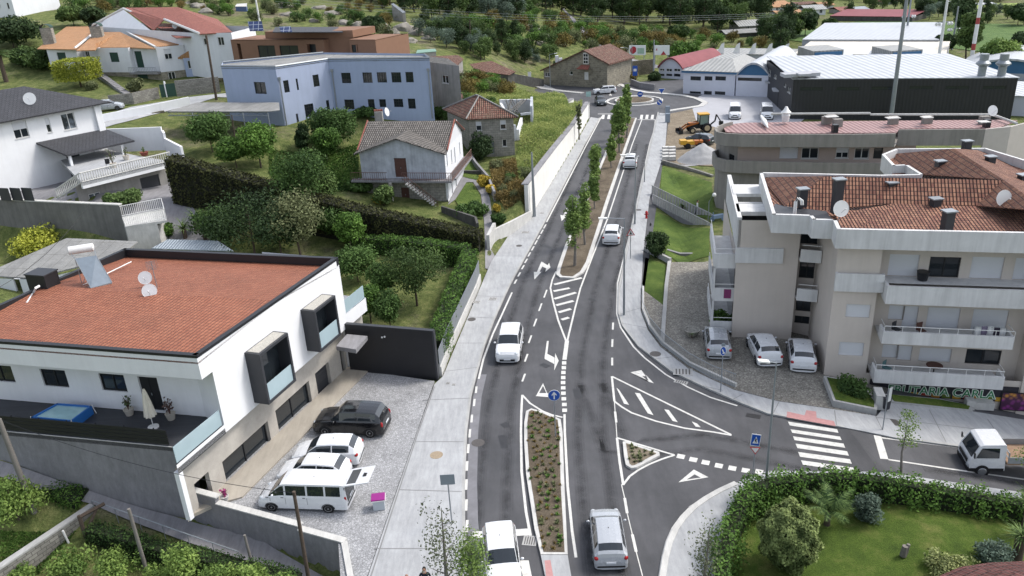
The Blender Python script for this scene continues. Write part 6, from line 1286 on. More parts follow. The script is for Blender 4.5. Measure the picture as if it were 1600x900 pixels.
def barrel(name,lab,px0,px1,rise_px,depth,roofm,gm,wallm,band=None,zbase=0,wins=(),n=12,spring=None):
 """front wall from px0 to px1 (ground), arched top; spring = (row at which the arch starts), rise_px = row of the crown"""
 A=G(*px0,zbase);B=G(*px1,zbase);a,b=A.xy,B.xy;dd=(b-a).normalized();up=Vector((-dd.y,dd.x));zs_=ZAT(A,spring);mid=A.lerp(B,.5);zc=ZAT(mid,rise_px);h=House(name,A,lab,'hall')
 h.fac(a,b,zbase-.5,zs_,wallm,wins,depth=.12);walls(h,[b,b+up*depth,a+up*depth,a],zbase-.5,zs_,wallm,False)
 pts=[];L_=(b-a).length
 for i in range(n+1): t_=i/n;pts.append(t3(a+dd*L_*t_,zs_+(zc-zs_)*math.sin(math.pi*t_)**.9 if 0<t_<1 else zs_))
 h.poly([p for p in pts],gm);h.done()
 mb=MB();f_=up.to_3d()*-.5;k=up.to_3d()*depth
 for i in range(n): mb.slab([pts[i]+f_+Vector((0,0,.1)),pts[i+1]+f_+Vector((0,0,.1)),pts[i+1]+k+Vector((0,0,.1)),pts[i]+k+Vector((0,0,.1))],.35)
 h.part('roof',mb,roofm);return h
barrel('red_barrel_hall','white hall with dull red arched roof left of the pale office',(1029,121),(1068,124),90,16,m_redr,m_indw,m_indw,wins=[('win',1031,107,1038,111),('win',1041,107,1050,112),('win',1053,107,1063,112),('dwin',1031,115,1038,119),('dwin',1041,115,1050,119),('dwin',1053,115,1063,120)],spring=104)
barrel('blue_barrel_hall','hall with white arched roof and blue gable between the office and the black warehouse',(1149,150),(1202,152),98,24,m_metal,m_indb,m_indw,wins=[('dwin',1153,121,1190,127)],spring=117)
P=G(1148,146,0);mb=MB();zz=ZAT(P,136);a,b=G(1147,139,zz),G(1195,139,zz);mb.slab([a,b,b+Vector((0,6,1.2)),a+Vector((0,6,1.2))],.3);single('loading_canopy',mb,m_metal,P,'white loading canopy in front of the blue gabled hall','canopy')
def boxb(name,lab,px,ytop,depth,wm,rm,wins=(),rz=0,zb_=0):
 A,B=G(*px[0],zb_),G(*px[1],zb_);z=ZAT(A,ytop);a,b=A.xy,B.xy;dd=(b-a).normalized();up=Vector((-dd.y,dd.x));h=House(name,A,lab,'building');h.fac(a,b,zb_-.5,z,wm,wins,depth=.1);walls(h,[b,b+up*depth,a+up*depth,a],zb_-.5,z,wm,False);h.done();roof(h,[[t3(a-up*.2,z+.1),t3(b-up*.2,z+.1),t3(b+up*depth,z+rz),t3(a+up*depth,z+rz)]],rm,.15);return h,z,a,b,up
h_,z,a,b,up=boxb('long_grey_hall','long grey hall with a row of white roof fins behind the red roofed hall',[(1105,100),(1235,103)],84,10,m_longw,m_greyr,rz=.1)
for i,x in enumerate((1143,1167,1192,1217,1242)):
 P=a.lerp(b,(i+.6)/5.2);mb=MB();mb.poly([t3(P,z),t3(P+Vector((1.6,0)),z),t3(P+Vector((1.6,0)),z+2.4),t3(P+Vector((1.0,0)),z+2.1)]);mb.poly([t3(P+Vector((1.6,.3)),z),t3(P+Vector((0,.3)),z),t3(P+Vector((1.0,.3)),z+2.1),t3(P+Vector((1.6,.3)),z+2.4)]);mb.poly([t3(P+Vector((1.6,0)),z),t3(P+Vector((1.6,.3)),z),t3(P+Vector((1.6,.3)),z+2.4),t3(P+Vector((1.6,0)),z+2.4)]);mb.poly([t3(P,z),t3(P+Vector((1,0)),z+2.1),t3(P+Vector((1,.3)),z+2.1),t3(P+Vector((0,.3)),z)]);h_.part('roof_fin',mb,m_frw)
boxb('white_roof_factory','big factory with bright white roof and grey parapet at the edge of the meadow',[(1252,82),(1464,84)],62,34,m_longw,m_metal,rz=.6)
boxb('cream_roof_factory','factory with cream coloured flat roof in front of the white roofed one',[(1240,100),(1475,104)],84,22,m_longw,plain('cream_roof',hx('#d9d3c6',.85),.8,.08,.3),rz=.5)
for k,(x0,x1,yg) in enumerate(((1245,1325,95),(1350,1450,94))):
 hb=barrel('arched_roof_hall',['left','right'][k]+' arched grey white roof with a blue ended roof lantern behind the warehouse',(x0,112),(x1,113),yg-8,14,m_metal,m_longw,m_longw,spring=95)
 A=G((x0+x1)/2-17+k*6,112,0);z=ZAT(A,90);z2=ZAT(A,80);mb=MB();a=A.xy;mb.prism([a,a+Vector((6.3,0)),a+Vector((6.3,9)),a+Vector((0,9))],z-1,z2);l_=hb.part('roof_lantern',mb,m_greyr);mb=MB();mb.prism([a+Vector((.3,-.15)),a+Vector((6,-.15)),a+Vector((6,0)),a+Vector((.3,0))],z-.2,z2-.3);hb.part('blue_end',mb,m_indb,l_)
barrel('right_barrel_hall','pale arched hall with blue gable behind the twin chimney stacks',(1490,122),(1660,128),92,20,m_metal,m_indb,m_longw,spring=112)
barrel('far_right_hall','pale hall with arched roof at the far right edge',(1570,108),(1690,112),84,20,m_metal,m_longw,m_longw,spring=102)
boxb('white_side_building','white low building right of the black warehouse',[(1578,180),(1700,186)],150,14,m_indw,m_metal)
def farhouse(x,y,wpx,hpx,depth,wm,rm,lab,cat='house',rise=.45):
 B=T(x,y);L_=wpx/FPX*(B-CAMP).length;hh=hpx/FPX*(B-CAMP).length*1.05;h=House('village_house',B,lab,cat,'houses of the far village');a=B.xy-Vector((L_/2,0));b=B.xy+Vector((L_/2,0));dp=Vector((0,depth));z0=B.z-1;z1=B.z+hh*.62
 k=max(1,int(L_/3.2));wins=[('win','uz',L_*(i+.5)/k-.5,B.z+hh*.2,L_*(i+.5)/k+.5,B.z+hh*.2+1.2) for i in range(k)] if hh>2.6 else []
 h.fac(a,b,z0,z1,wm,wins,depth=.1);walls(h,[b,b+dp,a+dp,a],z0,z1,wm,False);h.done();o=.5;m1,m2=t3(a+dp/2-Vector((o,0)),B.z+hh),t3(b+dp/2+Vector((o,0)),B.z+hh)
 roof(h,[[t3(a-Vector((o,o)),z1),t3(b+Vector((o,-o)),z1),m2,m1],[t3(b+dp+Vector((o,o)),z1),t3(a+dp+Vector((-o,o)),z1),m1,m2]],rm,.15);return h
for a_ in [(1222,18,28,10,10,m_whr,m_tileO,'far house with a broad orange roof left of the grey roofed white house'),(1235,27,34,8,10,m_whr,m_tileO,'long low far house with pale orange roof'),(1275,24,26,12,10,m_whr,m_greyr,'white far house with grey roof right of the orange roofed group'),(1292,14,18,8,9,m_whr,m_tileO,'small far house with orange roof above the grey roofed one'),(1260,11,26,6,9,m_whr,m_tileR,'far white house with faded roof at the top of the village'),(1325,22,22,8,10,m_plas,m_tileS,'far house with brick red roof at the left end of the long sheds'),(1345,22,22,8,10,m_longw,m_steel,'far grey metal roofed barn beside the brick red roof'),(1385,7,30,7,10,m_plas,m_redr,'far pinkish building above the long sheds'),(1180,50,44,14,12,m_plas,m_greyr,'grey farmhouse with pale roof at the foot of the dark wood'),(1160,58,46,9,8,m_concd,m_roofc,'low dark farm shed in front of the grey farmhouse'),(1212,52,18,12,9,m_whr,m_steel,'white farm building right of the grey farmhouse'),(1220,8,16,5,8,m_whr,m_tileO,'tiny far house at the top left of the village'),(1542,9,22,3,8,m_whr,m_metal,'small white roofed far shed in the terraced fields'),(1465,6,34,3,9,m_whr,m_metal,'long white roofed far shed among the fields'),(1268,40,10,5,5,m_wood,m_tileR,'small brown hut by the meadow edge')]: farhouse(*a_)
h_=boxb('long_farm_sheds','very long low farm sheds with pinkish roof along the far side of the meadow',[(1296,32),(1425,34)],25,14,m_concd,m_redr,rz=1.0,zb_=.0)
drape('meadow',GP([(1300,40),(1340,34),(1440,35),(1620,42),(1700,60),(1640,90),(1520,80),(1440,68),(1270,66),(1210,60),(1190,52),(1260,48)]),.15,m_field,8)
drape('far_field',[D(x,y,Y).xy for x,y,Y in ((1515,20,300),(1660,14,300),(1680,8,380),(1520,12,370))],.3,lawn('far_crop',hx('#7f9450',.8),hx('#93a45f',.8),hx('#a5ad6a',.8)),8)
drape('village_road',GP([(968,133),(962,110),(966,97),(985,100),(1010,104),(1040,100),(1010,96),(975,93),(935,84),(905,62),(888,50),(882,44),(879,45),(900,66),(930,95),(948,112),(952,132)]),.12,m_conc,2)
wall('roundabout_wall',[(985,132),(1000,138),(1022,141)],[0,0,0],1.1,.3,m_conc,'curved concrete wall at the far right of the roundabout');wall('granite_garden_wall',[(985,112),(1022,108)],[.4,.4],2.2,.4,m_retain,'stone wall in front of the billboards')
wall('dark_fence_wall',[(768,124),(800,124),(850,133)],[3.2,2.6,.2],1.2,.2,m_concd,'dark low wall running down to the granite house');drape('white_path',[T(*p).xy for p in ((755,110),(800,119),(830,124),(848,131),(868,140),(880,150),(850,138),(820,130),(790,124),(760,116))],.1,m_kerb,1.5)
def rwall(name,pts,hts,wd2,lab,mat=m_conw,cap=m_conc):
 mb=MB();P=GP(pts);mc=MB()
 for i in range(len(P)-1):
  a,b=P[i],P[i+1];n=Vector((-(b-a).y,(b-a).x)).normalized();n=n if n.x<0 else -n;d=b-a;L2=d.length_squared;f=lambda p,a=a,d=d,L2=L2,i=i: hts[i]+(hts[i+1]-hts[i])*min(1,max(0,(Vector(p[:2])-a).dot(d)/L2))
  mb.prism([a,b,b+n*wd2,a+n*wd2],-.3,f);mc.prism([a-n*.04,b-n*.04,b+n*(wd2+.3),a+n*(wd2+.3)],lambda p,f=f: f(p)+.001,lambda p,f=f: f(p)+.1)
 o=single(name,mb,mat,t3(P[0],0),lab,'wall');build('coping',mc,cap,o);return o
mwl=plain('streaked_white_wall',hx('#e6e5e0',.87),.85,.06,.8,streak=.12)
rwall('retaining_wall',[(827,343),(866,279),(900,223),(921,184)],[3.85,3.5,2.9,2.6],.4,'long tall white retaining wall along the left pavement',mwl)
rwall('retaining_wall',[(876,188),(897,178)],[2.0,2.6],.4,'short white retaining wall near the roundabout on the left',mwl)
mb=MB();a,b=T(745,333),G(830,326,.3);a.z=tz(a.x,a.y)
P=G(828,343,0).xy;q=T(790,352).xy;n=Vector((0,.25));
wall('low_return_wall',[(828,342),(800,357),(770,372)],[.1,.5,.8],.9,.25,m_conw,'low white wall turning back from the end of the tall retaining wall',1.5)
wall('garden_gate_pier',[(766,392),(776,372)],[.3,.6],1.6,.3,m_conw,'white pier wall beside the garden path entrance');wall('sloping_garden_wall',[(690,335),(742,352),(745,362)],[1.2,.9,.8],.9,.25,m_concd,'dark sloping garden wall right of the grey tiled house')
wall('path_kerb_wall',[(775,310),(765,285),(745,262),(738,250)],[2.1,2.2,2.3,2.3],.8,.25,m_conc,'stepped grey wall following the path below the stone cottage');wall('cottage_terrace_wall',[(722,278),(756,279)],[1.8,1.9],.9,.3,m_concd,'dark low terrace wall between the path and the grass')
drape('round_lawn',[G(*p,1.4).xy for p in ((712,318),(730,296),(738,296),(750,312),(754,336),(725,336))],.12,m_lawn,.6);drape('terrace_lawn',[G(*p,2.2).xy for p in ((724,250),(738,250),(762,285),(724,278))],.1,m_lawn,.8)
th=thing('garden_stairs',G(1060,325,-.5),'concrete garden stairs with slatted white balustrades between the two lawns','stairs')
A,B=G(1018,303,.1),G(1110,348,-.8);A2,B2=G(1020,318,.1),G(1106,362,-.8);mb=MB();n=16
for i in range(n): a,b=A.lerp(B,i/n),A.lerp(B,(i+1)/n);c_,d_=A2.lerp(B2,(i+1)/n),A2.lerp(B2,i/n);z=.1-.9*(i+1)/n;mb.prism([a.xy,b.xy,c_.xy,d_.xy],-1.1,z+.08)
build('steps',mb,m_conc,th)
for P_,Q_ in ((A,B),(A2,B2)):
 mb=MB();n=22
 for i in range(n+1):
  q=P_.lerp(Q_,i/n);d_=(Q_-P_).xy.normalized();mb.prism([q.xy,q.xy+d_*.3,q.xy+d_*.3+Vector((-d_.y,d_.x))*.07,q.xy+Vector((-d_.y,d_.x))*.07],q.z,q.z+1.0)
 mb.tube([P_+Vector((0,0,1.02)),Q_+Vector((0,0,1.02))],.06,5);build('balustrade',mb,m_kerb,th)
wall('lawn_wall',[(1033,256),(1075,268),(1112,280)],[.0,-.2,-.3],.5,.35,m_blockw,'grey block wall along the top of the upper lawn');wall('lawn_wall',[(1042,398),(1062,404),(1108,404)],[-.6,-.9,-1.0],.5,.3,m_conc,'curved concrete wall at the foot of the middle lawn');wall('hedge_kerb',[(1006,392),(1046,412)],[0,-.1],.5,.25,m_kerb,'stepped kerb wall below the round dark bush')
th=thing('railing_fence',G(1090,570,.12),'grey metal bar fence curving between the pavement and the cobbled forecourt','fence');pts=[G(*p,.12) for p in ((1003,462),(1004,490),(1015,515),(1036,540),(1076,572),(1110,591),(1149,606))]
mbr,mbb=MB(),MB()
for i in range(len(pts)-1):
 a,b=pts[i],pts[i+1];L_=(b-a).length;k=0
 for z in (.1,1.0): mbr.tube([a+Vector((0,0,z)),b+Vector((0,0,z))],.025,5)
 if i>1:
  while k<L_: q=a.lerp(b,k/L_);mbb.tube([q,q+Vector((0,0,1.0))],.012,4);k +=.13
build('rail',mbr,m_steel,th);build('bars',mbb,m_steel,th)
mb=MB()
P=[G(*p,.1).xy for p in ((1003,450),(1003,485),(1014,512),(1034,538),(1076,570),(1149,604))]
for i in range(len(P)-1): n=Vector((-(P[i+1]-P[i]).y,(P[i+1]-P[i]).x)).normalized()*.18;mb.prism([P[i],P[i+1],P[i+1]+n,P[i]+n],-.05,.3)
single('low_kerb_wall',mb,m_conw,t3(P[0],0),'low white kerb wall under the curved metal fence','wall')
P=G(1081,524,.05);th=thing('stone_flower_bowl',P,'round mossy stone flower bowl on the cobbled forecourt','planter');mb=MB();mb.lathe(P,[(.35,0),(.55,.35),(.6,.5),(.5,.5),(.45,.42)],16);build('bowl',mb,m_rubb,th,40)
# ================================================================ VEGETATION
LM=dict(
wood=leafmat('leaf_dark_wood',hx('#1f3220',.75),hx('#4c6438',.75)),wood2=leafmat('leaf_mid_wood',hx('#2b4222',.75),hx('#66803f',.8)),olive=leafmat('leaf_olive',hx('#3f4b2a',.75),hx('#8a9163',.8)),
street=leafmat('leaf_young',hx('#40602a',.8),hx('#86a04c',.82)),hedge=leafmat('leaf_hedge',hx('#2b4a1c',.75),hx('#6d9438',.8)),dhedge=leafmat('leaf_cypress_hedge',hx('#2a3018',.7),hx('#5f6236',.75)),vine=leafmat('leaf_vine',hx('#456629',.8),hx('#90ab4e',.82),.25),
gold=leafmat('leaf_golden',hx('#6c7c18',.8),hx('#c4c73c',.88)),shrub=leafmat('leaf_shrub',hx('#28421f',.75),hx('#5f7f3c',.8)),grassy=leafmat('leaf_tall_grass',hx('#66803a',.85),hx('#b0b868',.88),.4),waxy2=leafmat('leaf_waxy_tips',hx('#33481f',.75),hx('#93a35c',.8),.1),waxy=leafmat('leaf_waxy',hx('#2f451f',.75),hx('#b0b772',.8),.1),palm=leafmat('leaf_palm',hx('#2e4a22',.75),hx('#7a9450',.8)),dry=leafmat('leaf_dry',hx('#5c5230',.8),hx('#a08a4c',.8)),rust=leafmat('leaf_rust',hx('#4e4a26',.75),hx('#8f7f3c',.78)),grey=leafmat('leaf_greygreen',hx('#3c4c40',.75),hx('#7f9480',.8)),yel=leafmat('leaf_yellow_bloom',hx('#8a7a1c',.8),hx('#e3c63a',.9)),sparse=leafmat('leaf_sparse',hx('#3c4430',.8),hx('#7b8560',.8)))
m_bark=plain('bark',hx('#5c5046',.75),.95,.3,5,bump=.5);m_barkg=plain('grey_bark',hx('#86817a',.75),.95,.25,5,bump=.5)
def leaves(name,P,size,mat,lc,parent=None,org=None,nrm=None,asp=.6,sj=.5,core=None,corem=None):
 """one mesh of many small leaf faces"""
 P=np.asarray(P,float);N=len(P)
 d=RNG.normal(size=(N,3));
 if nrm is not None: d=d*.6+nrm
 d[:,2] +=.25;d /=np.linalg.norm(d,axis=1)[:,None]
 a=np.cross(d,RNG.normal(size=(N,3)));a /=np.linalg.norm(a,axis=1)[:,None]+1e-9;b=np.cross(d,a)
 s=size*(1-sj/2+RNG.random(N)*sj);a=a*(s*.5)[:,None];b=b*(s*.5*asp)[:,None]
 V=np.stack([P-a,P+b*.9,P+a,P-b*.9],1).reshape(-1,3)
 if org is None: org=ORG[parent.name] if parent else Vector((0,0,0))
 nc=0;cv=np.zeros((0,3));cf=[]
 if core is not None: cv=np.array(core.v);cf=core.f;nc=len(cv)
 me=bpy.data.meshes.new(name);allv=np.concatenate([V,cv])-np.array(org);me.vertices.add(len(allv));me.vertices.foreach_set('co',allv.astype('f').ravel())
 li=np.arange(N*4);ls=np.arange(0,N*4,4);lt=np.full(N,4);
 if nc:
  ex=np.array([i for f in cf for i in f])+N*4;l2=np.array([len(f) for f in cf]);s2=N*4+np.concatenate([[0],np.cumsum(l2)[:-1]]);li=np.concatenate([li,ex]);ls=np.concatenate([ls,s2]);lt=np.concatenate([lt,l2])
 me.loops.add(len(li));me.loops.foreach_set('vertex_index',li.astype('i'));me.polygons.add(len(ls));me.polygons.foreach_set('loop_start',ls.astype('i'));me.polygons.foreach_set('loop_total',lt.astype('i'))
 if nc: mi=np.zeros(len(ls),'i');mi[N:]=1;me.polygons.foreach_set('material_index',mi)
 at=me.attributes.new('lc','FLOAT','FACE');v=np.full(len(ls),.1,'f');v[:N]=lc;at.data.foreach_set('value',v);me.update()
 o=link(name,me,[mat,corem] if nc else mat,parent,org)
 if parent is None: o.location=org
 return o
def clumps(c,r,nc,cr,per,flatten=.8,shell=.5,seed=None):
 """leaf points of an uneven crown: clumps spread through an ellipsoid"""
 c=np.array(c,float);r=np.array(r,float);d=RNG.normal(size=(nc,3));d /=np.linalg.norm(d,axis=1)[:,None];q=shell+(1-shell)*RNG.random(nc)**.6;C=c+d*r*q[:,None];R_=cr*(.6+.8*RNG.random(nc))
 n=(per*(R_/cr)**2).astype(int)+1;idx=np.repeat(np.arange(nc),n);e=RNG.normal(size=(len(idx),3));e /=np.linalg.norm(e,axis=1)[:,None]
 rr=R_[idx]*(.45+.6*RNG.random(len(idx))**.7);P=C[idx]+e*rr[:,None]*np.array([1,1,flatten]);ck=RNG.random(nc);lc=.15+.55*ck[idx]+.3*RNG.random(len(idx));return P,lc,e
def trunk_mb(h,r,limbs=6,lean=.1,start=.35,spread=.35):
 mb=MB();top=Vector((lean*h*random.uniform(-1,1)*.3,lean*h*random.uniform(-1,1)*.3,h));pts=[Vector((0,0,-.3)),Vector((0,0,0)),top*.35+Vector((.03*h*random.uniform(-1,1),.03*h*random.uniform(-1,1),0)),top*.7,top];mb.tube(pts,[r*1.3,r,r*.7,r*.4,r*.12],7)
 for i in range(limbs):
  t_=start+(1-start)*.8*i/limbs;b=top*t_;a=i*2.4+random.random();l=spread*h*(1.1-t_);mb.tube([b,b+Vector((math.cos(a)*l*.5,math.sin(a)*l*.5,l*.35)),b+Vector((math.cos(a)*l,math.sin(a)*l,l*.8))],[r*.4*(1.1-t_),r*.25*(1.1-t_),r*.08],5)
 return mb
def proto_tree(name,cat,h,cr_,crc,nc,clr,per,size,leafm,limbs=6,barkm=None,flat_=.8,shell=.5,tr=None,parts=True,spread=.35,asp=.6):
 th=thing(name,(0,0,0),'tree',cat);build('trunk',trunk_mb(h*.85,tr or h*.022,limbs,spread=spread),barkm or m_bark,th)
 P,lc,e=clumps(crc,cr_,nc,clr,per,flat_,shell);leaves('crown',P,size,leafm,lc,th,nrm=e*.7,asp=asp);return th
FT=[proto_tree('broadleaf_tree','tree',12,(3.4,3.4,4.6),(0,0,7.2),34,1.5,60,.75,LM['wood'],4),proto_tree('broadleaf_tree','tree',11,(3.8,3.8,3.6),(0,0,6.6),30,1.7,60,.75,LM['wood2'],4),proto_tree('broadleaf_tree','tree',14,(2.6,2.6,6.0),(0,0,8.2),36,1.3,55,.7,LM['wood'],4),proto_tree('broadleaf_tree','tree',10,(3.2,3.2,3.8),(0,0,6),26,1.6,55,.7,LM['grey'],4)]
def bushproto(name,r,nc,clr,per,size,lm,flatz=.75,cat='bush',bare=False):
 th=thing(name,(0,0,0),'bush',cat);mb=MB()
 for i in range(5): a=i*1.26;mb.tube([Vector((0,0,-.2)),Vector((math.cos(a)*r*.3,math.sin(a)*r*.3,r*.5)),Vector((math.cos(a)*r*.6,math.sin(a)*r*.6,r*1.0))],[r*.05,r*.035,r*.01],5)
 build('stems',mb,m_bark,th);P,lc,e=clumps((0,0,r*flatz),(r*.75,r*.75,r*flatz*.7),nc,clr*r,per,.9,.3);leaves('foliage',P,size*r,lm,lc,th,nrm=e*.7);return th
BU={k: bushproto('bush',1.0,14,.38,60,.17,LM[k]) for k in ('shrub','olive','rust','hedge','dry','wood2','grey')}
taken=[]
SZ=['smaller','medium','larger'];KD={FT[0].name: 'dark green',FT[1].name: 'mid green',FT[2].name: 'narrow dark',FT[3].name: 'grey green'}
for k_,w_ in zip(('shrub','olive','rust','hedge','dry','wood2','grey'),('deep green','olive','rusty','bright green','dry','leafy','greyish')): KD[BU[k_].name]=w_
def scatter(n,poly,protos,hs,lab,group,mind=4,weights=None,tries=30,sc_mul=1.0):
 x0,x1,y0,y1=min(p[0] for p in poly),max(p[0] for p in poly),min(p[1] for p in poly),max(p[1] for p in poly);k=0;t_=0
 while k<n and t_<n*tries:
  t_ +=1;x=random.uniform(x0,x1);y=random.uniform(y0,y1)
  if not inpoly(x,y,poly): continue
  P=T(x,y);md=mind
  if any((P.x-a)**2+(P.y-b)**2<(md+m2)**2/4 for a,b,m2 in taken): continue
  taken.append((P.x,P.y,md));pr_=random.choices(protos,weights)[0];s=random.uniform(*hs);place(pr_,P-Vector((0,0,.1)),random.random()*6.28,(s*random.uniform(.85,1.15),s*random.uniform(.85,1.15),s),SZ[int(2.99*(s-hs[0])/(hs[1]-hs[0]))]+' '+KD.get(pr_.name,'mixed')+' '+lab+', '+['left','middle','right'][min(2,int(3*(x-x0)/(x1-x0)))]+' part',group);k +=1
 return k
W4=[3,2,2,1]
scatter(110,[(842,0),(1200,-12),(1196,40),(1120,52),(1000,50),(930,40),(850,18)],FT,(.75,1.15),'tree in the dense wood at the top centre','trees of the dense dark wood',4.5,W4)
scatter(40,[(1200,-14),(1600,-18),(1600,3),(1420,4),(1200,4)],FT,(.8,1.1),'tree on the distant slope above the village','trees on the distant slope',7,[2,3,1,2])
scatter(75,[(560,-4),(845,-6),(850,22),(780,40),(700,34),(640,24),(590,14)],FT,(.5,.85),'tree in the wood on the upper left slope','trees of the upper left wood',3.5,[2,2,2,3])
scatter(22,[(640,40),(700,44),(780,60),(760,85),(700,78),(650,62)],FT,(.3,.5),'tree on the slope below the upper left wood','small trees on the slope',3,[2,3,1,2])
scatter(26,[(720,98),(730,60),(800,66),(860,70),(860,100),(820,108),(790,96)],FT+[BU['hedge']],(.25,.45),'tree in the gardens above the curved path','garden trees above the curved path',2.5,[1,3,1,1,0])
scatter(24,[(560,-6),(330,-12),(20,-14),(20,-4),(250,2),(330,6),(560,4)],FT,(.4,.7),'tree along the crest at the upper left','trees along the left crest',5,W4)
HB=[BU[k] for k in ('shrub','olive','rust','hedge','dry')]
scatter(46,[(380,4),(590,2),(640,30),(600,62),(540,48),(400,40)],HB,(1.0,2.2),'bush among the rocks of the left hillside','bushes on the left hillside',2.2,[3,3,1,1,2])
scatter(66,[(700,40),(850,20),(905,40),(960,66),(975,90),(900,80),(870,74),(760,86),(700,70)],HB,(1.2,2.8),'bush on the scrubby slope left of the granite house','bushes on the middle slope',2.6,[3,2,2,3,1])
scatter(46,[(900,44),(1000,52),(1150,66),(1190,76),(1010,84),(960,80)],HB,(1.3,2.6),'bush in the overgrown strip below the dense wood','bushes below the dense wood',3,[2,2,3,3,1])
scatter(40,[(60,0),(380,2),(370,30),(300,12),(230,14),(130,30),(110,15)],HB,(1.0,2.2),'bush on the upper left hillside above the villas','bushes above the villas',2.5,[3,2,1,3,1])
scatter(30,[(722,120),(780,132),(800,150),(770,152),(735,150),(722,140)],[BU['rust'],BU['olive'],BU['hedge']],(1.0,1.9),'bush on the bank beside the plaster building','bushes on the bank',1.6,[2,1,2])
scatter(12,[(770,250),(800,255),(840,250),(825,300),(790,320),(770,300)],[BU['dry'],BU['olive'],BU['shrub']],(.5,1.1),'scrub bush on the rubble slope above the path','scrub on the rubble slope',1.2,[3,2,1])
scatter(36,[(680,170),(720,160),(770,160),(780,175),(740,160),(715,172),(700,200)],[BU['hedge'],BU['shrub'],BU['wood2']],(.8,1.6),'bush between the sheds and the stone cottage','bushes by the stone cottage',1.5)
scatter(20,[(1200,40),(1215,30),(1240,38),(1330,31),(1290,14),(1330,8),(1450,2),(1510,14),(1420,20),(1335,22),(1300,34),(1250,46),(1205,46)],FT,(.35,.55),'tree among the far village houses','trees of the far village',7,[2,3,1,1])
scatter(16,[(1430,16),(1500,22),(1496,34),(1432,32)],FT,(.45,.65),'tree in the belt beyond the meadow','trees beyond the meadow',5)
scatter(14,[(1530,24),(1600,28),(1600,40),(1530,38)],FT,(.3,.5),'tree along the far field edge','trees along the far field',6)
scatter(16,[(1195,60),(1225,50),(1250,56),(1230,86),(1200,90)],FT,(.55,.8),'tree between the factories and the farmhouse','trees between factory and farm',5,[2,3,2,0])
def tree_at(x,y,ytop,wpx,leafm,lab,name='garden_tree',cat='tree',nc=46,cover=.42,per=100,size=None,shell=.45,stem=.25,flat_=.8,dz=None,bark=None,limbs=7):
 P=T(x,y) if dz is None else G(x,y,dz);H_=max(.6,ZAT(P,ytop)-P.z);d=(P-CAMP).length;r=wpx/FPX*d/2*1.08;th=thing(name,P,lab,cat);mb=trunk_mb(H_*.85,max(.04,H_*.02),limbs,start=stem+.1,spread=min(.5,r/H_))
 mb.v=[(v[0]+P.x,v[1]+P.y,v[2]+P.z) for v in mb.v];build('trunk',mb,bark or m_bark,th);rz=H_*(1-stem)/2;cr_=cover*(r*r*rz)**(1/3)
 Q,lc,e=clumps((P.x,P.y,P.z+H_*stem+rz),(max(.1,r-cr_*.6),max(.1,r-cr_*.6),max(.1,rz-cr_*.5)),nc,cr_,per,flat_,shell);leaves('crown',Q,size or max(.13,d*.0033),leafm,lc,th,nrm=e*.7);return th
def bush_at(x,y,ytop,wpx,leafm,lab,name='bush',cat='bush',per=110,nc=26,**k): return tree_at(x,y,ytop,wpx,leafm,lab,name,cat,nc=nc,cover=.45,per=per,stem=.02,shell=.35,**k)
for a in [(22,75,30,70,LM['wood'],'large dark tree at the left edge below the white houses'),(116,42,8,34,LM['wood2'],'light green tree behind the small red roofed house'),(150,44,12,30,LM['wood'],'dark pine left of the red roofed villa gable'),(586,57,25,32,LM['wood'],'round dark tree among the granite rocks'),(400,408,306,135,LM['wood'],'big dark green tree behind the orange roofed house'),(352,392,322,70,LM['shrub'],'dark leafy tree at the left of the big dark one'),(440,402,330,70,LM['wood'],'dark tree squeezed between the big one and the olive tree'),(548,395,332,46,LM['hedge'],'green small tree in front of the long hedge'),(470,400,300,90,LM['olive'],'brownish olive tree beside the big dark tree'),(525,372,318,60,LM['shrub'],'medium green tree at the left end of the long clipped hedge'),(480,350,228,74,LM['shrub'],'tall magnolia with glossy pale flecked leaves'),(500,335,268,64,LM['wood2'],'second glossy leaved tree right of the tall magnolia'),
(333,238,176,62,LM['shrub'],'dark round tree under the corrugated carport'),(370,262,215,50,LM['hedge'],'bright green tree in front of the dark round tree'),(408,262,190,56,LM['hedge'],'bright green tree left of the pale blue corner'),(525,232,170,66,LM['shrub'],'broad dark shrub tree against the blue building'),(512,252,200,40,LM['hedge'],'lighter shrub tree in front of the broad dark one'),(560,440,388,66,LM['shrub'],'dense dark orchard tree nearest the orange roofed house'),(652,478,385,92,LM['wood2'],'round crowned orchard tree with visible trunk'),(600,470,410,50,LM['shrub'],'small orchard tree between the two larger ones'),(610,515,455,44,LM['shrub'],'small shrub tree behind the black gate wall'),(580,505,445,40,LM['hedge'],'light green small tree near the glass balcony'),
(1500,62,-6,26,LM['wood'],'tall dark poplar beside the red and white mast'),(1509,92,18,28,LM['wood2'],'tall green poplar in front of the dark one'),(1476,82,50,26,LM['wood'],'dark bushy tree left of the tall poplars'),(1560,110,62,44,LM['vine'],'pale yellow green tree beside the arched halls'),(1595,95,50,36,LM['wood'],'dark tree at the right edge beyond the halls'),(1590,40,6,24,LM['wood'],'upright dark tree at the far right field'),(1258,56,18,30,LM['wood'],'dark tree right of the grey farmhouse'),(1240,60,26,24,LM['wood2'],'tall green poplar behind the factory corner'),(1295,48,30,18,LM['wood2'],'tree beside the brown hut'),(1065,98,68,48,LM['hedge'],'bright green bush tree right of the billboards'),(1060,70,38,30,LM['wood2'],'single broad tree in front of the dense wood')]: tree_at(*a)
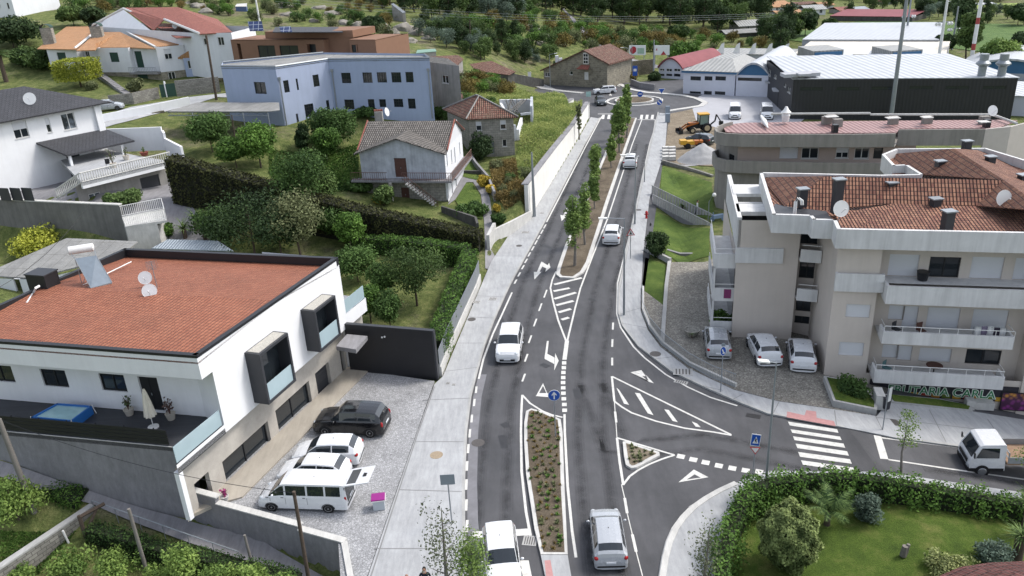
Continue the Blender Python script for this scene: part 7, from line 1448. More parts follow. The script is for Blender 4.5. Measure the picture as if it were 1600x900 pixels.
for a in [(1024,402,362,34,LM['wood'],'round dark bush beside the middle lawn'),(752,250,206,36,LM['wood'],'dense dark conifer bush in front of the stone cottage'),(565,300,277,36,LM['shrub'],'clipped round shrub left of the outside stairs'),(600,322,290,36,LM['palm'],'shrub with long leaves beside the outside stairs'),(592,318,303,16,LM['yel'],'small yellow flowering shrub by the stairs of the grey tiled house'),(62,396,358,62,LM['gold'],'yellow green rounded bush on the dry lawn'),(1330,622,592,46,LM['shrub'],'low spreading shrub in the raised corner bed'),(1123,510,487,30,LM['hedge'],'small round shrub at the foot of the beige left wing'),(1352,818,771,36,LM['grey'],'upright grey green shrub on the garden lawn'),(1545,885,848,46,LM['grey'],'blue green low conifer at the right of the garden'),(1480,905,872,70,LM['waxy'],'yellow flecked low bush near the curved tiled roof'),(1185,800,752,62,LM['hedge'],'tall bright bush at the bend of the garden hedge'),(757,292,275,18,LM['yel'],'upper yellow flowering shrub along the curved path'),(768,302,289,14,LM['yel'],'middle yellow flowering shrub along the curved path'),(778,350,333,20,LM['shrub'],'leafy shrub above the white pier wall'),(776,330,319,10,LM['yel'],'lower yellow flowering shrub beside the path'),(735,335,320,50,LM['shrub'],'rambling shrub along the dark sloping wall'),(205,322,297,34,LM['palm'],'spiky dark plant below the balustraded terrace'),(180,320,302,28,LM['palm'],'smaller spiky plant left of the garage'),(255,372,346,28,LM['hedge'],'square bright green hedge bush beside the corner balcony'),(470,232,208,14,LM['wood'],'small round clipped bush left of the pointed cypress'),(60,105,78,60,LM['wood2'],'broad clipped green bush left of the orange roofed villa'),(40,100,72,34,LM['wood2'],'second clipped green bush behind the palm'),(215,142,124,20,LM['olive'],'pale olive bush in the villa garden'),(144,140,128,14,LM['olive'],'tiny olive shrub under the golden clipped tree'),(30,812,745,66,LM['vine'],'bright leafy vine bush by the concrete post'),(985,125,112,22,LM['rust'],'orange flowering bush inside the roundabout wall'),(1023,126,112,16,LM['wood'],'small round dark bush by the stone garden wall'),(875,118,92,24,LM['wood'],'dark conifer behind the roof of the granite house'),(650,180,155,60,LM['hedge'],'rampant ivy against the blue building'),(600,176,150,46,LM['hedge'],'left part of the ivy climbing the blue building'),(575,182,165,40,LM['shrub'],'bushy ivy below the left windows of the blue building'),(690,185,168,30,LM['shrub'],'ivy between blue building and sheds')]: bush_at(*a)
tree_at(477,236,193,16,LM['wood'],'small pointed cypress below the blue building','cypress',nc=30,stem=.02,cover=.5)
P=T(127,136);th=thing('clipped_tree',P,'golden green clipped tree in front of the orange roofed villa','tree');H_=ZAT(P,92)-P.z;mb=MB();mb.tube([P-Vector((0,0,.3)),P+Vector((0,0,H_*.4))],.15,7);build('trunk',mb,m_bark,th)
n=9000;r=23/FPX*(P-CAMP).length;q=RNG.uniform(-1,1,(n,3));k=np.argmax(np.abs(q),1);q[np.arange(n),k]=np.sign(q[np.arange(n),k]);q *=np.array([r,r,H_*.34]);q +=RNG.normal(size=(n,3))*.08;leaves('crown',q+np.array([P.x,P.y,P.z+H_*.63]),.3,LM['gold'],RNG.random(n)*.8,th)
def hedge(name,pts,hts,wd2,lm,lab,dens=110,size=.16,rough=.1,corecol='#26301a',stem_gap=0):
 """clipped hedge: leaves over a solid dark body, following pts (world)"""
 core=MB();Ps=[];LC=[];NN=[]
 mat=plain('hedge_core_'+corecol[1:],hx(corecol,.7),.95,.3,4)
 for i in range(len(pts)-1):
  a,b=Vector(pts[i]),Vector(pts[i+1]);d=(b-a).xy;L_=d.length;d=d/L_;n=Vector((-d.y,d.x));w2=wd2/2
  ins=.12;k0=[a.xy+n*(w2-ins),a.xy-n*(w2-ins),b.xy-n*(w2-ins),b.xy+n*(w2-ins)];f=lambda p,a=a,b=b,d=d,L_=L_: min(1,max(0,(Vector(p[:2])-a.xy).dot(d)/L_))
  ha,hb=hts[i],hts[i+1]
  core.prism(k0,lambda p: a.z+(b.z-a.z)*f(p)-.5+(.6 if stem_gap else 0),lambda p: a.z+(b.z-a.z)*f(p)+ha+(hb-ha)*f(p)-ins)
  for face,area in (('top',L_*wd2),('s1',L_*(ha+hb)/2),('s2',L_*(ha+hb)/2),('e0',wd2*ha),('e1',wd2*hb)):
   m=int(area*dens)
   if m<1: continue
   u=RNG.random(m);v=RNG.random(m)
   if face in ('e0','e1'):
    if (face=='e0' and i) or (face=='e1' and i<len(pts)-2): continue
    t_=np.full(m,0. if face=='e0' else 1.);s=u*2-1;zz=v;nr=np.tile([d.x*(-1 if face=='e0' else 1),d.y*(-1 if face=='e0' else 1),0],(m,1))
   elif face=='top': t_=u;s=v*2-1;zz=np.ones(m);nr=np.tile([0,0,1.],(m,1))
   else: t_=u;sg=1 if face=='s1' else -1;s=np.full(m,float(sg));zz=v;nr=np.tile([n.x*sg,n.y*sg,0],(m,1))
   X=a.x+(b.x-a.x)*t_+n.x*s*w2;Y=a.y+(b.y-a.y)*t_+n.y*s*w2;Hh=ha+(hb-ha)*t_;Z=a.z+(b.z-a.z)*t_+Hh*zz
   w_=np.sin(X*2.1+Y*1.3)*.5+np.sin(X*5.3-Y*4.1)*.5;off_=rough*w_+RNG.normal(size=m)*rough*.6
   Q=np.stack([X,Y,Z],1)+nr*off_[:,None];Ps.append(Q);NN.append(nr);LC.append(np.clip(.45+.2*w_+RNG.normal(size=m)*.2,0,1))
 P=np.concatenate(Ps);o=leaves(name,P,size,lm,np.concatenate(LC),None,Vector(pts[0]),np.concatenate(NN)*.8,core=core,corem=mat);return tag(o,lab,'hedge')
A,B,C=G(278,316,4.7),G(560,374,1.5),G(752,393,.5);hedge('clipped_hedge',[A+Vector((0,.6,0)),B+Vector((0,.8,0)),C+Vector((0,.8,0))],[ZAT(A,246)-A.z,ZAT(B,326)-B.z,ZAT(C,368)-C.z],2.1,LM['dhedge'],'very long tall dark clipped hedge crossing the gardens',55,.28,.07,'#22231a')
hedge('garden_hedge',[G(548,402,0),G(640,408,0),G(733,420,0)],[2.3,2.3,2.2],1.4,LM['hedge'],'bright green hedge parallel to the long dark hedge behind the orchard',110,.2,.1)
hedge('garden_hedge',[G(737,424,0),G(715,480,0),G(682,570,0)],[2.2,2.1,2.0],1.3,LM['hedge'],'bright green hedge behind the slatted fence of the left pavement',130,.18,.1)
hp_=[(1122,960),(1128,900),(1140,850),(1160,812),(1195,788),(1260,778),(1330,774),(1400,780),(1470,790),(1620,812)];hedge('corner_garden_hedge',[G(x,y,.25) for x,y in hp_],[1.1,1.15,1.15,1.4,1.5,1.45,1.35,1.2,1.1,1.0],.8,LM['hedge'],'loose green hedge wrapping the corner garden beside the side street',170,.17,.3)
hedge('path_hedge',[G(-40,765,-.7),G(60,785,-.7),G(136,800,-1.0)],[1.4,1.4,1.3],1.4,LM['hedge'],'clipped hedge beside the sloping path at the left edge',170,.14,.08)
hedge('path_hedge',[G(150,850,-1.6),G(260,880,-1.8),G(470,925,-2.2)],[1.3,1.2,1.1],.9,LM['shrub'],'darker hedge along the railing of the sloping path',170,.13,.1)
def young(x,y,ytop,wpx,lab,lm='street',nc=52,per=44,group='young street trees on the median',dz=.15,size=None,cover=.34,stem=.16):
 o=tree_at(x,y,ytop,wpx*(.9 if group else 1),LM[lm],lab,'young_tree','tree',nc=nc,per=per,stem=stem,cover=cover,dz=dz,shell=.1,bark=m_barkg,limbs=10,size=size)
 if group: o['group']=group
for a in [(898,415,290,28,'nearest young tree at the rounded end of the median'),(914,382,284,22,'second young tree on the median just behind the nearest one'),(929,326,271,18,'young tree in the middle of the median with a bare stem'),(930,295,218,20,'young tree on the left edge of the median above the middle one'),(955,262,206,16,'young tree halfway to the roundabout'),(968,238,148,22,'broad young tree near the roundabout end of the median'),(979,215,128,14,'tallest slender young tree at the roundabout end'),(961,226,168,14,'young tree left of the tallest one at the far end'),(975,200,150,14,'last young tree before the roundabout crossing')]: young(*a)
young(700,935,768,60,'thin sparse leaved young tree on the left pavement near the person','sparse',40,22,None,.12,.13,.5,.12);young(742,925,828,60,'bushier young tree between the left pavement and the white car','street',50,40,None,.12,.13,.42,.1)
young(1100,935,800,40,'sparse young tree on the corner pavement beside the hedge','sparse',34,20,None,.15,.12,.5,.1);young(1408,735,640,34,'thin sapling with few leaves in front of the side street','street',16,26,None,.1,.13,.35,.3);young(1600,770,680,44,'sapling at the right edge beside the truck','street',20,30,None,.1,.13,.4,.3);young(905,215,150,8,'thin tree beside the short white retaining wall','olive',20,20,None,1.0)
P=G(1228,885,.2);th=thing('round_shrub',P,'large round shrub with yellow green leaf tips on the corner lawn','shrub');H_=ZAT(P,788)-P.z;r=42/FPX*(P-CAMP).length;mb=MB()
for i in range(7): a=i*.9;mb.tube([P,P+Vector((math.cos(a)*r*.4,math.sin(a)*r*.4,H_*.45)),P+Vector((math.cos(a)*r*.7,math.sin(a)*r*.7,H_*.7))],[.06,.04,.02],5)
build('stems',mb,m_bark,th);n=15000;e=RNG.normal(size=(n,3));e /=np.linalg.norm(e,axis=1)[:,None];w_=np.sin(e[:,0]*7+1)*np.sin(e[:,1]*6)*np.sin(e[:,2]*8);q=e*np.array([r,r,H_*.5])*(.8+.2*w_+.14*RNG.random(n))[:,None];leaves('foliage',q+np.array([P.x,P.y,P.z+H_*.5]),.15,LM['waxy2'],np.clip(.3+.3*w_+.5*RNG.random(n)*(e[:,2]>-.3),0,1),th,nrm=e)
def fronds(P,n,L_,lab,name='palm',cat='palm',stem=.8,sr=.14,droop=.9,wid=.12,lm='palm',pinn=True,up=.6):
 th=thing(name,P,lab,cat);mb=MB();P=Vector(P);mb.lathe(P-Vector((0,0,.2)),[(sr*1.2,0),(sr,stem*.5),(sr*1.15,stem),(sr*.6,stem+.25)],10);build('trunk',mb,m_bark,th,50);c=P+Vector((0,0,stem));mb=MB()
 for i in range(n):
  az=i*2.399+random.random()*.4;el=up+random.uniform(-.5,.6) if pinn else random.uniform(-.2,1.4);l=L_*random.uniform(.75,1.1);d=Vector((math.cos(az),math.sin(az),0));pts=[];m=9
  for j in range(m+1): t_=j/m;pts.append(c+d*l*t_*math.cos(el*(1-t_*.5))+Vector((0,0,l*(t_*math.sin(el)-droop*t_*t_*.6))))
  s=Vector((-d.y,d.x,0))
  if pinn:
   for j in range(1,m+1):
    for k in range(3):
     q=pts[j-1].lerp(pts[j],k/3);t_=(j+k/3)/m;w2=L_*.22*math.sin(math.pi*min(1,t_*.9+.1))
     for sg in (-1,1): e=q+s*sg*w2+(pts[j]-pts[j-1])*1.2-Vector((0,0,w2*.3));f_=(pts[j]-pts[j-1])*.3;mb.poly([q,q+f_,e])
  else:
   for j in range(m): w0=wid*(1-j/m)*.5+.004;w1=wid*(1-(j+1)/m)*.5+.002;mb.poly([pts[j]-s*w0,pts[j]+s*w0,pts[j+1]+s*w1,pts[j+1]-s*w1])
 o=build('fronds',mb,LM[lm],th);at=o.data.attributes.new('lc','FLOAT','FACE');at.data.foreach_set('value',RNG.random(len(o.data.polygons)).astype('f'));return th
fronds(G(1292,818,.22),16,1.9,'small feathery palm on the corner garden lawn',stem=.7,up=1.0,droop=.7);fronds(G(1588,875,.2),70,1.0,'spiky yucca with a thick trunk at the right edge of the garden','yucca','yucca',1.4,.22,.35,.09,pinn=False);fronds(G(1600,835,.2),60,1.0,'second spiky yucca behind at the right edge','yucca','yucca',1.9,.2,.35,.09,pinn=False)
fronds(T(10,128),22,2.8,'tall palm at the left edge in front of the small white house',stem=4.6,sr=.35,up=.6);fronds(T(290,372),50,1.6,'clump of long leaved yucca right of the corner balcony','yucca','yucca',1.0,.2,.5,.12,pinn=False);fronds(T(322,378),50,1.5,'second yucca clump beside the bluish sheet roof','yucca','yucca',.9,.2,.5,.12,pinn=False);fronds(T(308,360),50,1.5,'yucca clump behind the first two near the hedge','yucca','yucca',1.2,.2,.5,.12,pinn=False);fronds(G(1066,330,-.6),14,.8,'small palm in the middle of the garden stairs',stem=.5,sr=.1,up=1.0);fronds(G(1081,524,.5),16,.3,'tuft growing in the stone flower bowl','tuft','plant',.05,.05,.3,.04,pinn=False)
def tuftp(name,lab,n,L_,lm,group):
 th=MB();
 for i in range(n): a=random.random()*6.28;l=L_*random.uniform(.6,1.1);d=Vector((math.cos(a),math.sin(a),0));s=Vector((-d.y,d.x,0))*.035;e=random.uniform(.3,1.3);m_=d*l*.5*math.cos(e)+Vector((0,0,l*.5*math.sin(e)));q=d*l*math.cos(e)*1.1+Vector((0,0,l*math.sin(e)*.9));th.poly([-s,s,m_+s,m_-s]);th.poly([m_-s,m_+s,q])
 o=build(name,th,LM[lm],None,None,Vector((0,0,0)));at=o.data.attributes.new('lc','FLOAT','FACE');at.data.foreach_set('value',RNG.random(len(o.data.polygons)).astype('f'));return tag(o,lab,'plant',group)
def fill_rows(Q,protos,step,jit,z,lab,group,maxn,sc=(.7,1.2)):
 xs=[p.x for p in Q];ys=[p.y for p in Q];k=0;y=min(ys)
 while y<max(ys):
  x=min(xs)
  while x<max(xs):
   q=Vector((x+random.uniform(-jit,jit),y+random.uniform(-jit,jit)))
   if inpoly(q.x,q.y,Q) and k<maxn: place(random.choice(protos),Vector((q.x,q.y,z)),random.random()*6,random.uniform(*sc),lab,group);k +=1
   x +=step
  y +=step*.9
tp=[tuftp('ground_plant','x',22,.24,'hedge','g'),tuftp('ground_plant','x',20,.2,'olive','g'),tuftp('ground_plant','x',16,.18,'dry','g')];fill_rows([p for p in Q2],tp,.44,.15,.14,'small green tuft planted in the soil of the long shrub median','tufts of the shrub median',290)
tq=[tuftp('ground_plant','x',20,.22,'olive','h')];fill_rows(Q3,tq,.35,.08,.15,'dry tuft on the small triangular traffic island','tufts of the small island',60)
def grassmass(name,poly,n,size,lm,lab,cat='grass',hgt=.7,z=None):
 x0,x1,y0,y1=min(p[0] for p in poly),max(p[0] for p in poly),min(p[1] for p in poly),max(p[1] for p in poly);W_p=[T(*p).xy for p in poly];xs=[p.x for p in W_p];ys=[p.y for p in W_p];P=[]
 while len(P)<n:
  x,y=random.uniform(min(xs),max(xs)),random.uniform(min(ys),max(ys))
  if inpoly(x,y,W_p): P.append((x,y,tz(x,y)+random.random()**1.5*hgt))
 P=np.array(P);nn=RNG.normal(size=(len(P),3));nn[:,2]=0;w_=np.sin(P[:,0]*.8)*np.sin(P[:,1]*.6);lc=np.clip(.5+.3*w_+RNG.normal(size=len(P))*.2,0,1);o=leaves(name,P,size,LM[lm],lc,None,Vector(P[0]),nn,asp=.35);return tag(o,lab,cat,None,'stuff')
grassmass('tall_grass',[(806,250),(820,190),(850,150),(880,150),(890,172),(915,172),(890,215),(862,265),(836,290),(812,290)],16000,.4,'grassy','tall bright grass covering the bank above the white retaining wall')
grassmass('weeds',[(765,255),(806,250),(812,290),(835,295),(822,330),(790,330),(770,300)],7000,.35,'dry','dry weeds and stones on the slope beside the tall lamp','weeds',.45)
grassmass('bank_grass',[(720,130),(790,134),(850,150),(820,190),(800,182),(770,160),(730,155)],9000,.4,'grassy','rough grass on the bank below the curved path','grass',.5)
grassmass('garden_grass',[(420,235),(470,240),(560,225),(560,300),(520,300),(440,300),(420,270)],16000,.3,'hedge','rough grass of the garden between the hedge and the grey tiled house','grass',.25)
grassmass('lawn_grass',[(1170,812),(1240,796),(1340,790),(1450,802),(1600,828),(1600,899),(1500,899),(1150,899)],22000,.12,'hedge','short grass blades of the corner garden lawn','grass',.06)
grassmass('weeds',[(0,830),(120,830),(60,898),(0,898)],6000,.15,'hedge','short grass of the lower left garden','grass',.08)
for a in [(185,912,866,66,'leafy vine in front of the block wall bracket'),(250,940,893,66,'vine mass at the bottom left between the posts'),(296,935,852,50,'tall leafy vine beside the slanting concrete post'),(350,945,884,58,'vine right of the slanting post near the hedge'),(405,945,876,48,'vine shoot cluster below the path railing'),(450,950,892,44,'vine at the foot of the thin wooden pole'),(40,915,885,30,'small bright vine tip on the block wall'),(120,908,862,60,'vine leaves hanging over the inner side of the block wall')]: tree_at(a[0],a[1],a[2],a[3],LM['vine'],a[4],'grapevine','vine',nc=34,per=60,stem=.25,cover=.4,size=.17,shell=.1)
m_rock=plain('granite_rock',hx('#9a958c',.75),.95,.35,.6,bump=.8)
def rock(x,y,wpx,hpx,lab):
 P=T(x,y);s=wpx/FPX*(P-CAMP).length/2;hh=hpx/FPX*(P-CAMP).length;bm=bmesh.new();bmesh.ops.create_icosphere(bm,subdivisions=3,radius=1)
 for v in bm.verts: k=1+.35*mnoise.noise(v.co*1.6+Vector((x,y,0)))+.14*mnoise.noise(v.co*5+Vector((x,0,y)));v.co=Vector((v.co.x*s*k,v.co.y*s*.8*k,v.co.z*hh*.8*k))+P
 mb=MB();mb.v=[tuple(v.co) for v in bm.verts];mb.f=[tuple(v.index for v in f.verts) for f in bm.faces];mb.m=[0]*len(mb.f);bm.free();single('granite_rock',mb,m_rock,P,lab,'rock','granite rocks of the hillside',smooth=35)
for i,(x,y,w_,h_) in enumerate([(632,48,30,14),(655,54,34,12),(612,52,22,9),(670,62,22,8),(600,44,20,7),(560,42,24,10),(540,38,26,8),(520,22,26,7),(500,14,24,6),(440,12,30,7),(450,24,26,6),(640,66,22,8),(822,46,26,9),(838,52,26,9),(850,58,20,7),(808,38,18,6),(843,70,14,8),(230,3,20,6),(310,12,22,8),(322,20,20,7),(298,6,16,5),(560,58,18,7),(575,50,18,7),(490,34,16,5)]): rock(x,y,w_,h_,'weathered granite rock on the left hillside')
# ================================================================ VEHICLES
m_tyre=plain('tyre_rubber',hx('#1b1b1d',.8),.85,.1);m_rim=plain('alloy_rim',hx('#a9abae',.85),.3,.05,metal=.7);m_trim=plain('black_trim',hx('#202124',.8),.6,.05);m_red=plain('red_lamp',hx('#a01c20',.85),.2,.05);m_lamp=plain('clear_lamp',hx('#cfd4d8',.9),.1,.03,metal=.3);m_plate=plain('plate',hx('#dfe2e6',.85),.5,.02)
PW=paint('white_paint',hx('#e2e4e7',.8));PS=paint('silver_paint',hx('#b4b8bd',.8),.25,.15);PB=paint('black_paint',hx('#15161a',.8),.15);PG=paint('dark_grey_paint',hx('#41494e',.8),.2,.4)
ST=dict(  # (fraction of length,belt,roof,half width,half belt,half roof)
hatch=[(0,.42,.44,.82,.78,.6),(.015,.56,.6,.92,.86,.7),(.03,.64,.72,.97,.9,.74),(.06,.66,.8,.99,.93,.7),(.13,.66,.95,1,.94,.68),(.18,.655,.975,1,.94,.68),(.37,.65,1.0,1,.94,.67),(.385,.65,1.0,1,.94,.67),(.55,.64,.985,1,.94,.67),(.6,.635,.96,1,.93,.67),(.75,.63,.68,1,.92,.78),(.85,.58,.62,.98,.9,.76),(.94,.5,.54,.93,.84,.7),(.985,.42,.45,.84,.76,.6),(1,.34,.36,.74,.66,.5)],
suv=[(0,.4,.42,.84,.8,.6),(.012,.56,.6,.93,.88,.7),(.03,.62,.7,.98,.92,.76),(.05,.64,.8,.99,.94,.74),(.1,.65,.95,1,.95,.74),(.17,.645,.98,1,.95,.74),(.36,.64,1.0,1,.95,.73),(.375,.64,1.0,1,.95,.73),(.56,.635,.985,1,.95,.72),(.6,.63,.96,1,.94,.72),(.72,.63,.67,1,.93,.8),(.86,.6,.63,.99,.92,.78),(.95,.54,.57,.95,.88,.72),(.988,.44,.47,.86,.8,.6),(1,.34,.36,.78,.7,.5)],
estate=[(0,.42,.44,.82,.78,.6),(.012,.6,.64,.93,.87,.7),(.03,.66,.75,.97,.92,.72),(.08,.67,.94,1,.94,.7),(.12,.67,.98,1,.94,.68),(.34,.66,1,1,.94,.67),(.355,.66,1,1,.94,.67),(.54,.65,.98,1,.94,.67),(.58,.65,.95,1,.93,.67),(.72,.64,.68,1,.92,.78),(.88,.6,.63,.98,.9,.76),(.97,.5,.53,.93,.84,.7),(1,.36,.38,.78,.7,.5)],
van=[(0,.3,.32,.9,.86,.7),(.008,.5,.9,.97,.93,.8),(.02,.55,.97,.99,.95,.8),(.04,.57,.99,1,.96,.82),(.06,.57,1,1,.96,.82),(.22,.57,1,1,.96,.82),(.24,.57,1,1,.96,.82),(.42,.57,1,1,.96,.82),(.44,.57,1,1,.96,.82),(.66,.57,1,1,.96,.82),(.68,.57,.99,1,.96,.82),(.72,.57,.96,1,.95,.8),(.86,.55,.59,1,.93,.84),(.93,.46,.49,.97,.9,.78),(.985,.36,.39,.9,.84,.66),(1,.26,.28,.82,.76,.6)])
def car(name,lab,cat,style,L_,W_,H_,pm,group=None,open_tail=False):
 th=thing(name,(0,0,0),lab,cat,group);S=ST[style];zb=.17;body,win=MB(),MB();rows=[];X=lambda f: (f-.5)*L_
 for f,bl,rf,hw,hb,hr in S:
  b=bl*H_;r=rf*H_;w=W_/2;cab=r-b>.2*H_
  y4=hb*w+(hr*w-hb*w)*.12;z4=b+(r-b)*.1;y5=hb*w+(hr*w-hb*w)*.84;z5=b+(r-b)*.86
  half=[(.6*w*hw,zb+.02),(w*hw*.97,zb+.07),(w*hw,.32*H_+.05),(w*(hw*.4+hb*.6),b-.04),(hb*w,b),(y4,z4),(y5,z5),(hr*w,r-.01),(hr*w*.55,r+.02),(0,r+.03)]
  if b<.35*H_: half[2]=(w*hw,min(.32*H_+.05,b-.06))
  rows.append((X(f),[(X(f),y,z) for y,z in half],cab))
 m=len(rows[0][1])
 def face(mb,a,b,c,d,sg): q=[(p[0],p[1]*sg,p[2]) for p in (a,b,c,d)];mb.poly(q if sg>0 else q[::-1])
 n=len(rows)
 for i in range(n-1):
  A,B=rows[i][1],rows[i+1][1];ca,cb_=rows[i][2],rows[i+1][2];short=(rows[i+1][0]-rows[i][0])<L_*.022
  for sg in (1,-1):
   for j in range(m-1):
    g=False
    if j==5 and (ca and cb_) and not short: g=not (style=='van' and False)
    if j in (7,8) and (ca !=cb_ or (ca and cb_ and rows[i+1][0]>0 and rows[i+1][1][-1][2]<rows[i][1][-1][2]-.05*H_) or (ca and cb_ and rows[i+1][0]<0 and rows[i][1][-1][2]<rows[i+1][1][-1][2]-.08*H_)): g=True
    if j in (5,) and (ca !=cb_) and rows[i][0]>0: g=True
    face(win if g else body,A[j],A[j+1],B[j+1],B[j],-sg)
 for A,s in ((rows[0][1],1),(rows[-1][1],-1)): q=[(p[0],p[1],p[2]) for p in A]+[(p[0],-p[1],p[2]) for p in A[::-1][1:]];body.poly(q if s>0 else q[::-1])
 o=build('body',body,pm,th,38);build('window',win,glass('car_glass',(.015,.02,.025),.04,spec=.8),th,40)
 mb=MB();mb.box((0,0,zb+.12),(L_*.94,W_*.86,.2));build('underbody',mb,m_trim,th);w=W_/2;rw=H_*.205 if style !='van' else H_*.165;xs=(-L_*.31,L_*.315) if style !='van' else (-L_*.29,L_*.34)
 for x in xs:
  for sg in (-1,1):
   mb=MB();mb.lathe((x,sg*(w-.21),rw),[(rw*.7,-.0),(rw,.02),(rw,.2),(rw*.9,.225),(rw*.62,.228)],22,0,(0,sg,0));wh=build('wheel',mb,m_tyre,th,40);mb=MB();mb.lathe((x,sg*w,rw),[(rw*.64,.0),(rw*.62,.024),(rw*.5,.012),(rw*.16,.012),(rw*.14,.026)],16,0,(0,sg,0));build('rim',mb,m_rim,wh)
   mb=MB()
   for k in range(9): a,b=math.pi*k/9,math.pi*(k+1)/9;r1,r2=rw*1.04,rw*1.16;y=sg*(w+.006);q=[(x+r1*math.cos(a),y,rw+r1*math.sin(a)),(x+r2*math.cos(a),y,rw+r2*math.sin(a)),(x+r2*math.cos(b),y,rw+r2*math.sin(b)),(x+r1*math.cos(b),y,rw+r1*math.sin(b))];mb.poly(q);mb.poly([(p[0],p[1]-sg*.02,p[2]) for p in q[::-1]])
   build('wheel_arch',mb,m_trim,th)
 xf=L_/2;zf=S[-3][1]*H_
 for sg in (-1,1):
  mb=MB();mb.ell((xf-L_*.05,sg*w*.7,zf-.05),(L_*.035,w*.17,H_*.05),10);build('headlight',mb,m_lamp,th,60)
  mb=MB();
  if style in ('van','estate','suv'): mb.ell((-xf+L_*.022,sg*w*.86,H_*.52),(L_*.022,w*.1,H_*.12),10)
  else: mb.ell((-xf+L_*.035,sg*w*.83,H_*.56),(L_*.035,w*.15,H_*.085),10)
  build('taillight',mb,m_red,th,60);mb=MB();xm=X(.665 if style !='van' else .8);mb.ell((xm,sg*(w+.09),H_*.66),(.07,.1,.07),10);build('mirror',mb,pm,th,60)
 mb=MB()
 for f in ((.35,.53,.72) if style !='van' else (.43,.67,.84)):
  k=max(i for i in range(n) if S[i][0] <=f);q_=(f-S[k][0])/(S[k+1][0]-S[k][0]);bz=(S[k][1]+(S[k+1][1]-S[k][1])*q_)*H_;hb=S[k][4]+(S[k+1][4]-S[k][4])*q_;z1_=bz-.05
  for sg in (-1,1):
   a_,b_=[(X(f)-.009,sg*(w+.004),.3*H_),(X(f)+.009,sg*(w+.004),.3*H_)],[(X(f)+.009,sg*(w*(.4+.6*hb)+.006),z1_),(X(f)-.009,sg*(w*(.4+.6*hb)+.006),z1_)];q4=a_+b_;mb.poly(q4 if sg<0 else q4[::-1]);mb.box((X(f)+.16,sg*(w*.985),.54*H_),(.16,.03,.03))
 build('door_seam',mb,m_trim,th)
 mb=MB();mb.box((xf-.01,0,H_*.22),(.06,W_*.6,H_*.1));mb.box((xf-.035,0,H_*.36),(.05,W_*.34,H_*.06));build('grille',mb,m_trim,th);mb=MB();mb.box((-xf+.04,0,H_*.25),(.1,W_*.8,H_*.07));build('bumper',mb,m_trim if style !='van' else m_trim,th)
 for x in (xf+.025,-xf-.012): mb=MB();mb.box((x,0,H_*(.27 if x>0 else .42)),(.02,.48,.11));build('licence_plate',mb,m_plate,th)
 mb=MB();mb.box((-L_*.12,0,H_+.02),(.05,.04,.07));build('antenna',mb,m_trim,th)
 if open_tail:
  mb=MB();hx_=-xf+.05;mb.box((hx_+.02,0,H_*.6),(.04,W_*.84,H_*.62));build('load_opening',mb,m_trim,th);z=H_*.97
  mb=MB();mb.obox((hx_,-w*.9,z),(-1.35,0,.32),(0,W_*.9,0),(0,0,.06));tg_=build('tailgate',mb,pm,th);mb=MB();mb.obox((hx_-.12,-w*.72,z+.085),(-.5,0,.12),(0,W_*.72,0),(0,0,.02));build('pane',mb,MC['car_glass'],tg_);mb=MB();mb.box((hx_-.98,0,z+.32),(.18,.3,.03));build('handle',mb,m_trim,tg_)
 return th
HW=car('parked_car','x','car','hatch',4.0,1.72,1.48,PW);HS=car('parked_car','x','car','hatch',4.1,1.73,1.45,PS);SW=car('moving_car','x','car','suv',4.2,1.8,1.58,PW);SB=car('parked_car','x','car','suv',4.55,1.85,1.67,PB)
EW=car('moving_car','x','car','estate',4.5,1.72,1.46,PW);HG=car('moving_car','x','car','hatch',4.2,1.76,1.48,PG);VW=car('parked_van','x','van','van',4.9,1.9,1.95,PW)
REN=[]
def park(proto,p1,p2,lab,z=0,name=None,off=0,sc=1):
 """tail pixel p1, nose pixel p2 on the road surface"""
 a,b=G(*p1,z),G(*p2,z);d=(b-a);rz=math.atan2(d.y,d.x);c=a.lerp(b,.5);o=place(proto,c,rz,sc,lab);
 if name: REN.append((o,name))
 return o
park(HS,(953,877),(946,825),'silver hatchback driving away in the right lane beside the shrub median',0,'moving_car',sc=.94);park(HW,(953,391),(961,358),'white hatchback driving away past the planted median',0,'moving_car')
park(SW,(801,528),(793,570),'white compact crossover driving towards the camera in the left lane',0);park(SW,(782,858),(788,916),'white sedan waiting at the lower stop line beside the bushy young tree',0,sc=.94)
park(HW,(983,269),(987,248),'white hatchback farther up the right lane near the roundabout',0,'moving_car',sc=1.05);park(EW,(959,145),(930,147),'white estate car crossing in front of the granite house',0);park(HG,(934,157),(943,169),'dark grey car leaving the roundabout towards the camera',0)
park(HS,(1122,556),(1118,531),'old silver hatchback, leftmost of the three cars parked by the beige block',.03);park(HW,(1200,569),(1185,540),'white hatchback with red lamps, middle of the three cars by the beige block',.03);park(HW,(1254,580),(1248,547),'white hatchback nearest the stair recess of the beige block',.03)
park(SB,(604,672),(500,668),'black sport utility car parked sideways near the dark gate wall',.1);park(HW,(566,718),(462,720),'white rounded hatchback parked between the black car and the smaller white one',.1);park(HW,(546,752),(440,748),'white hatchback half hidden behind the white van',.1)
v=car('parked_van','white minibus van with its tailgate raised on the forecourt','van','van',4.95,1.85,1.92,PW,None,True);park(v,(550,787),(414,783),v['label'],.1,sc=(1.0,.9,.88))
park(VW,(1148,176),(1148,189),'white van facing the camera on the pale factory yard beside the digger',.05);park(VW,(1196,176),(1199,190),'white van partly hidden behind the pinkish roof, right of the other van',.05);park(HG,(1108,226),(1078,222),'dark car behind the gravel heap on the building site',.03,'parked_car');P=G(170,172,9.05);place(HS,P,.25,1,'pale car parked in the street by the white street wall');park(HG,(14,3),(40,1),'dark car far up the hill at the upper left',19.0,'parked_car')
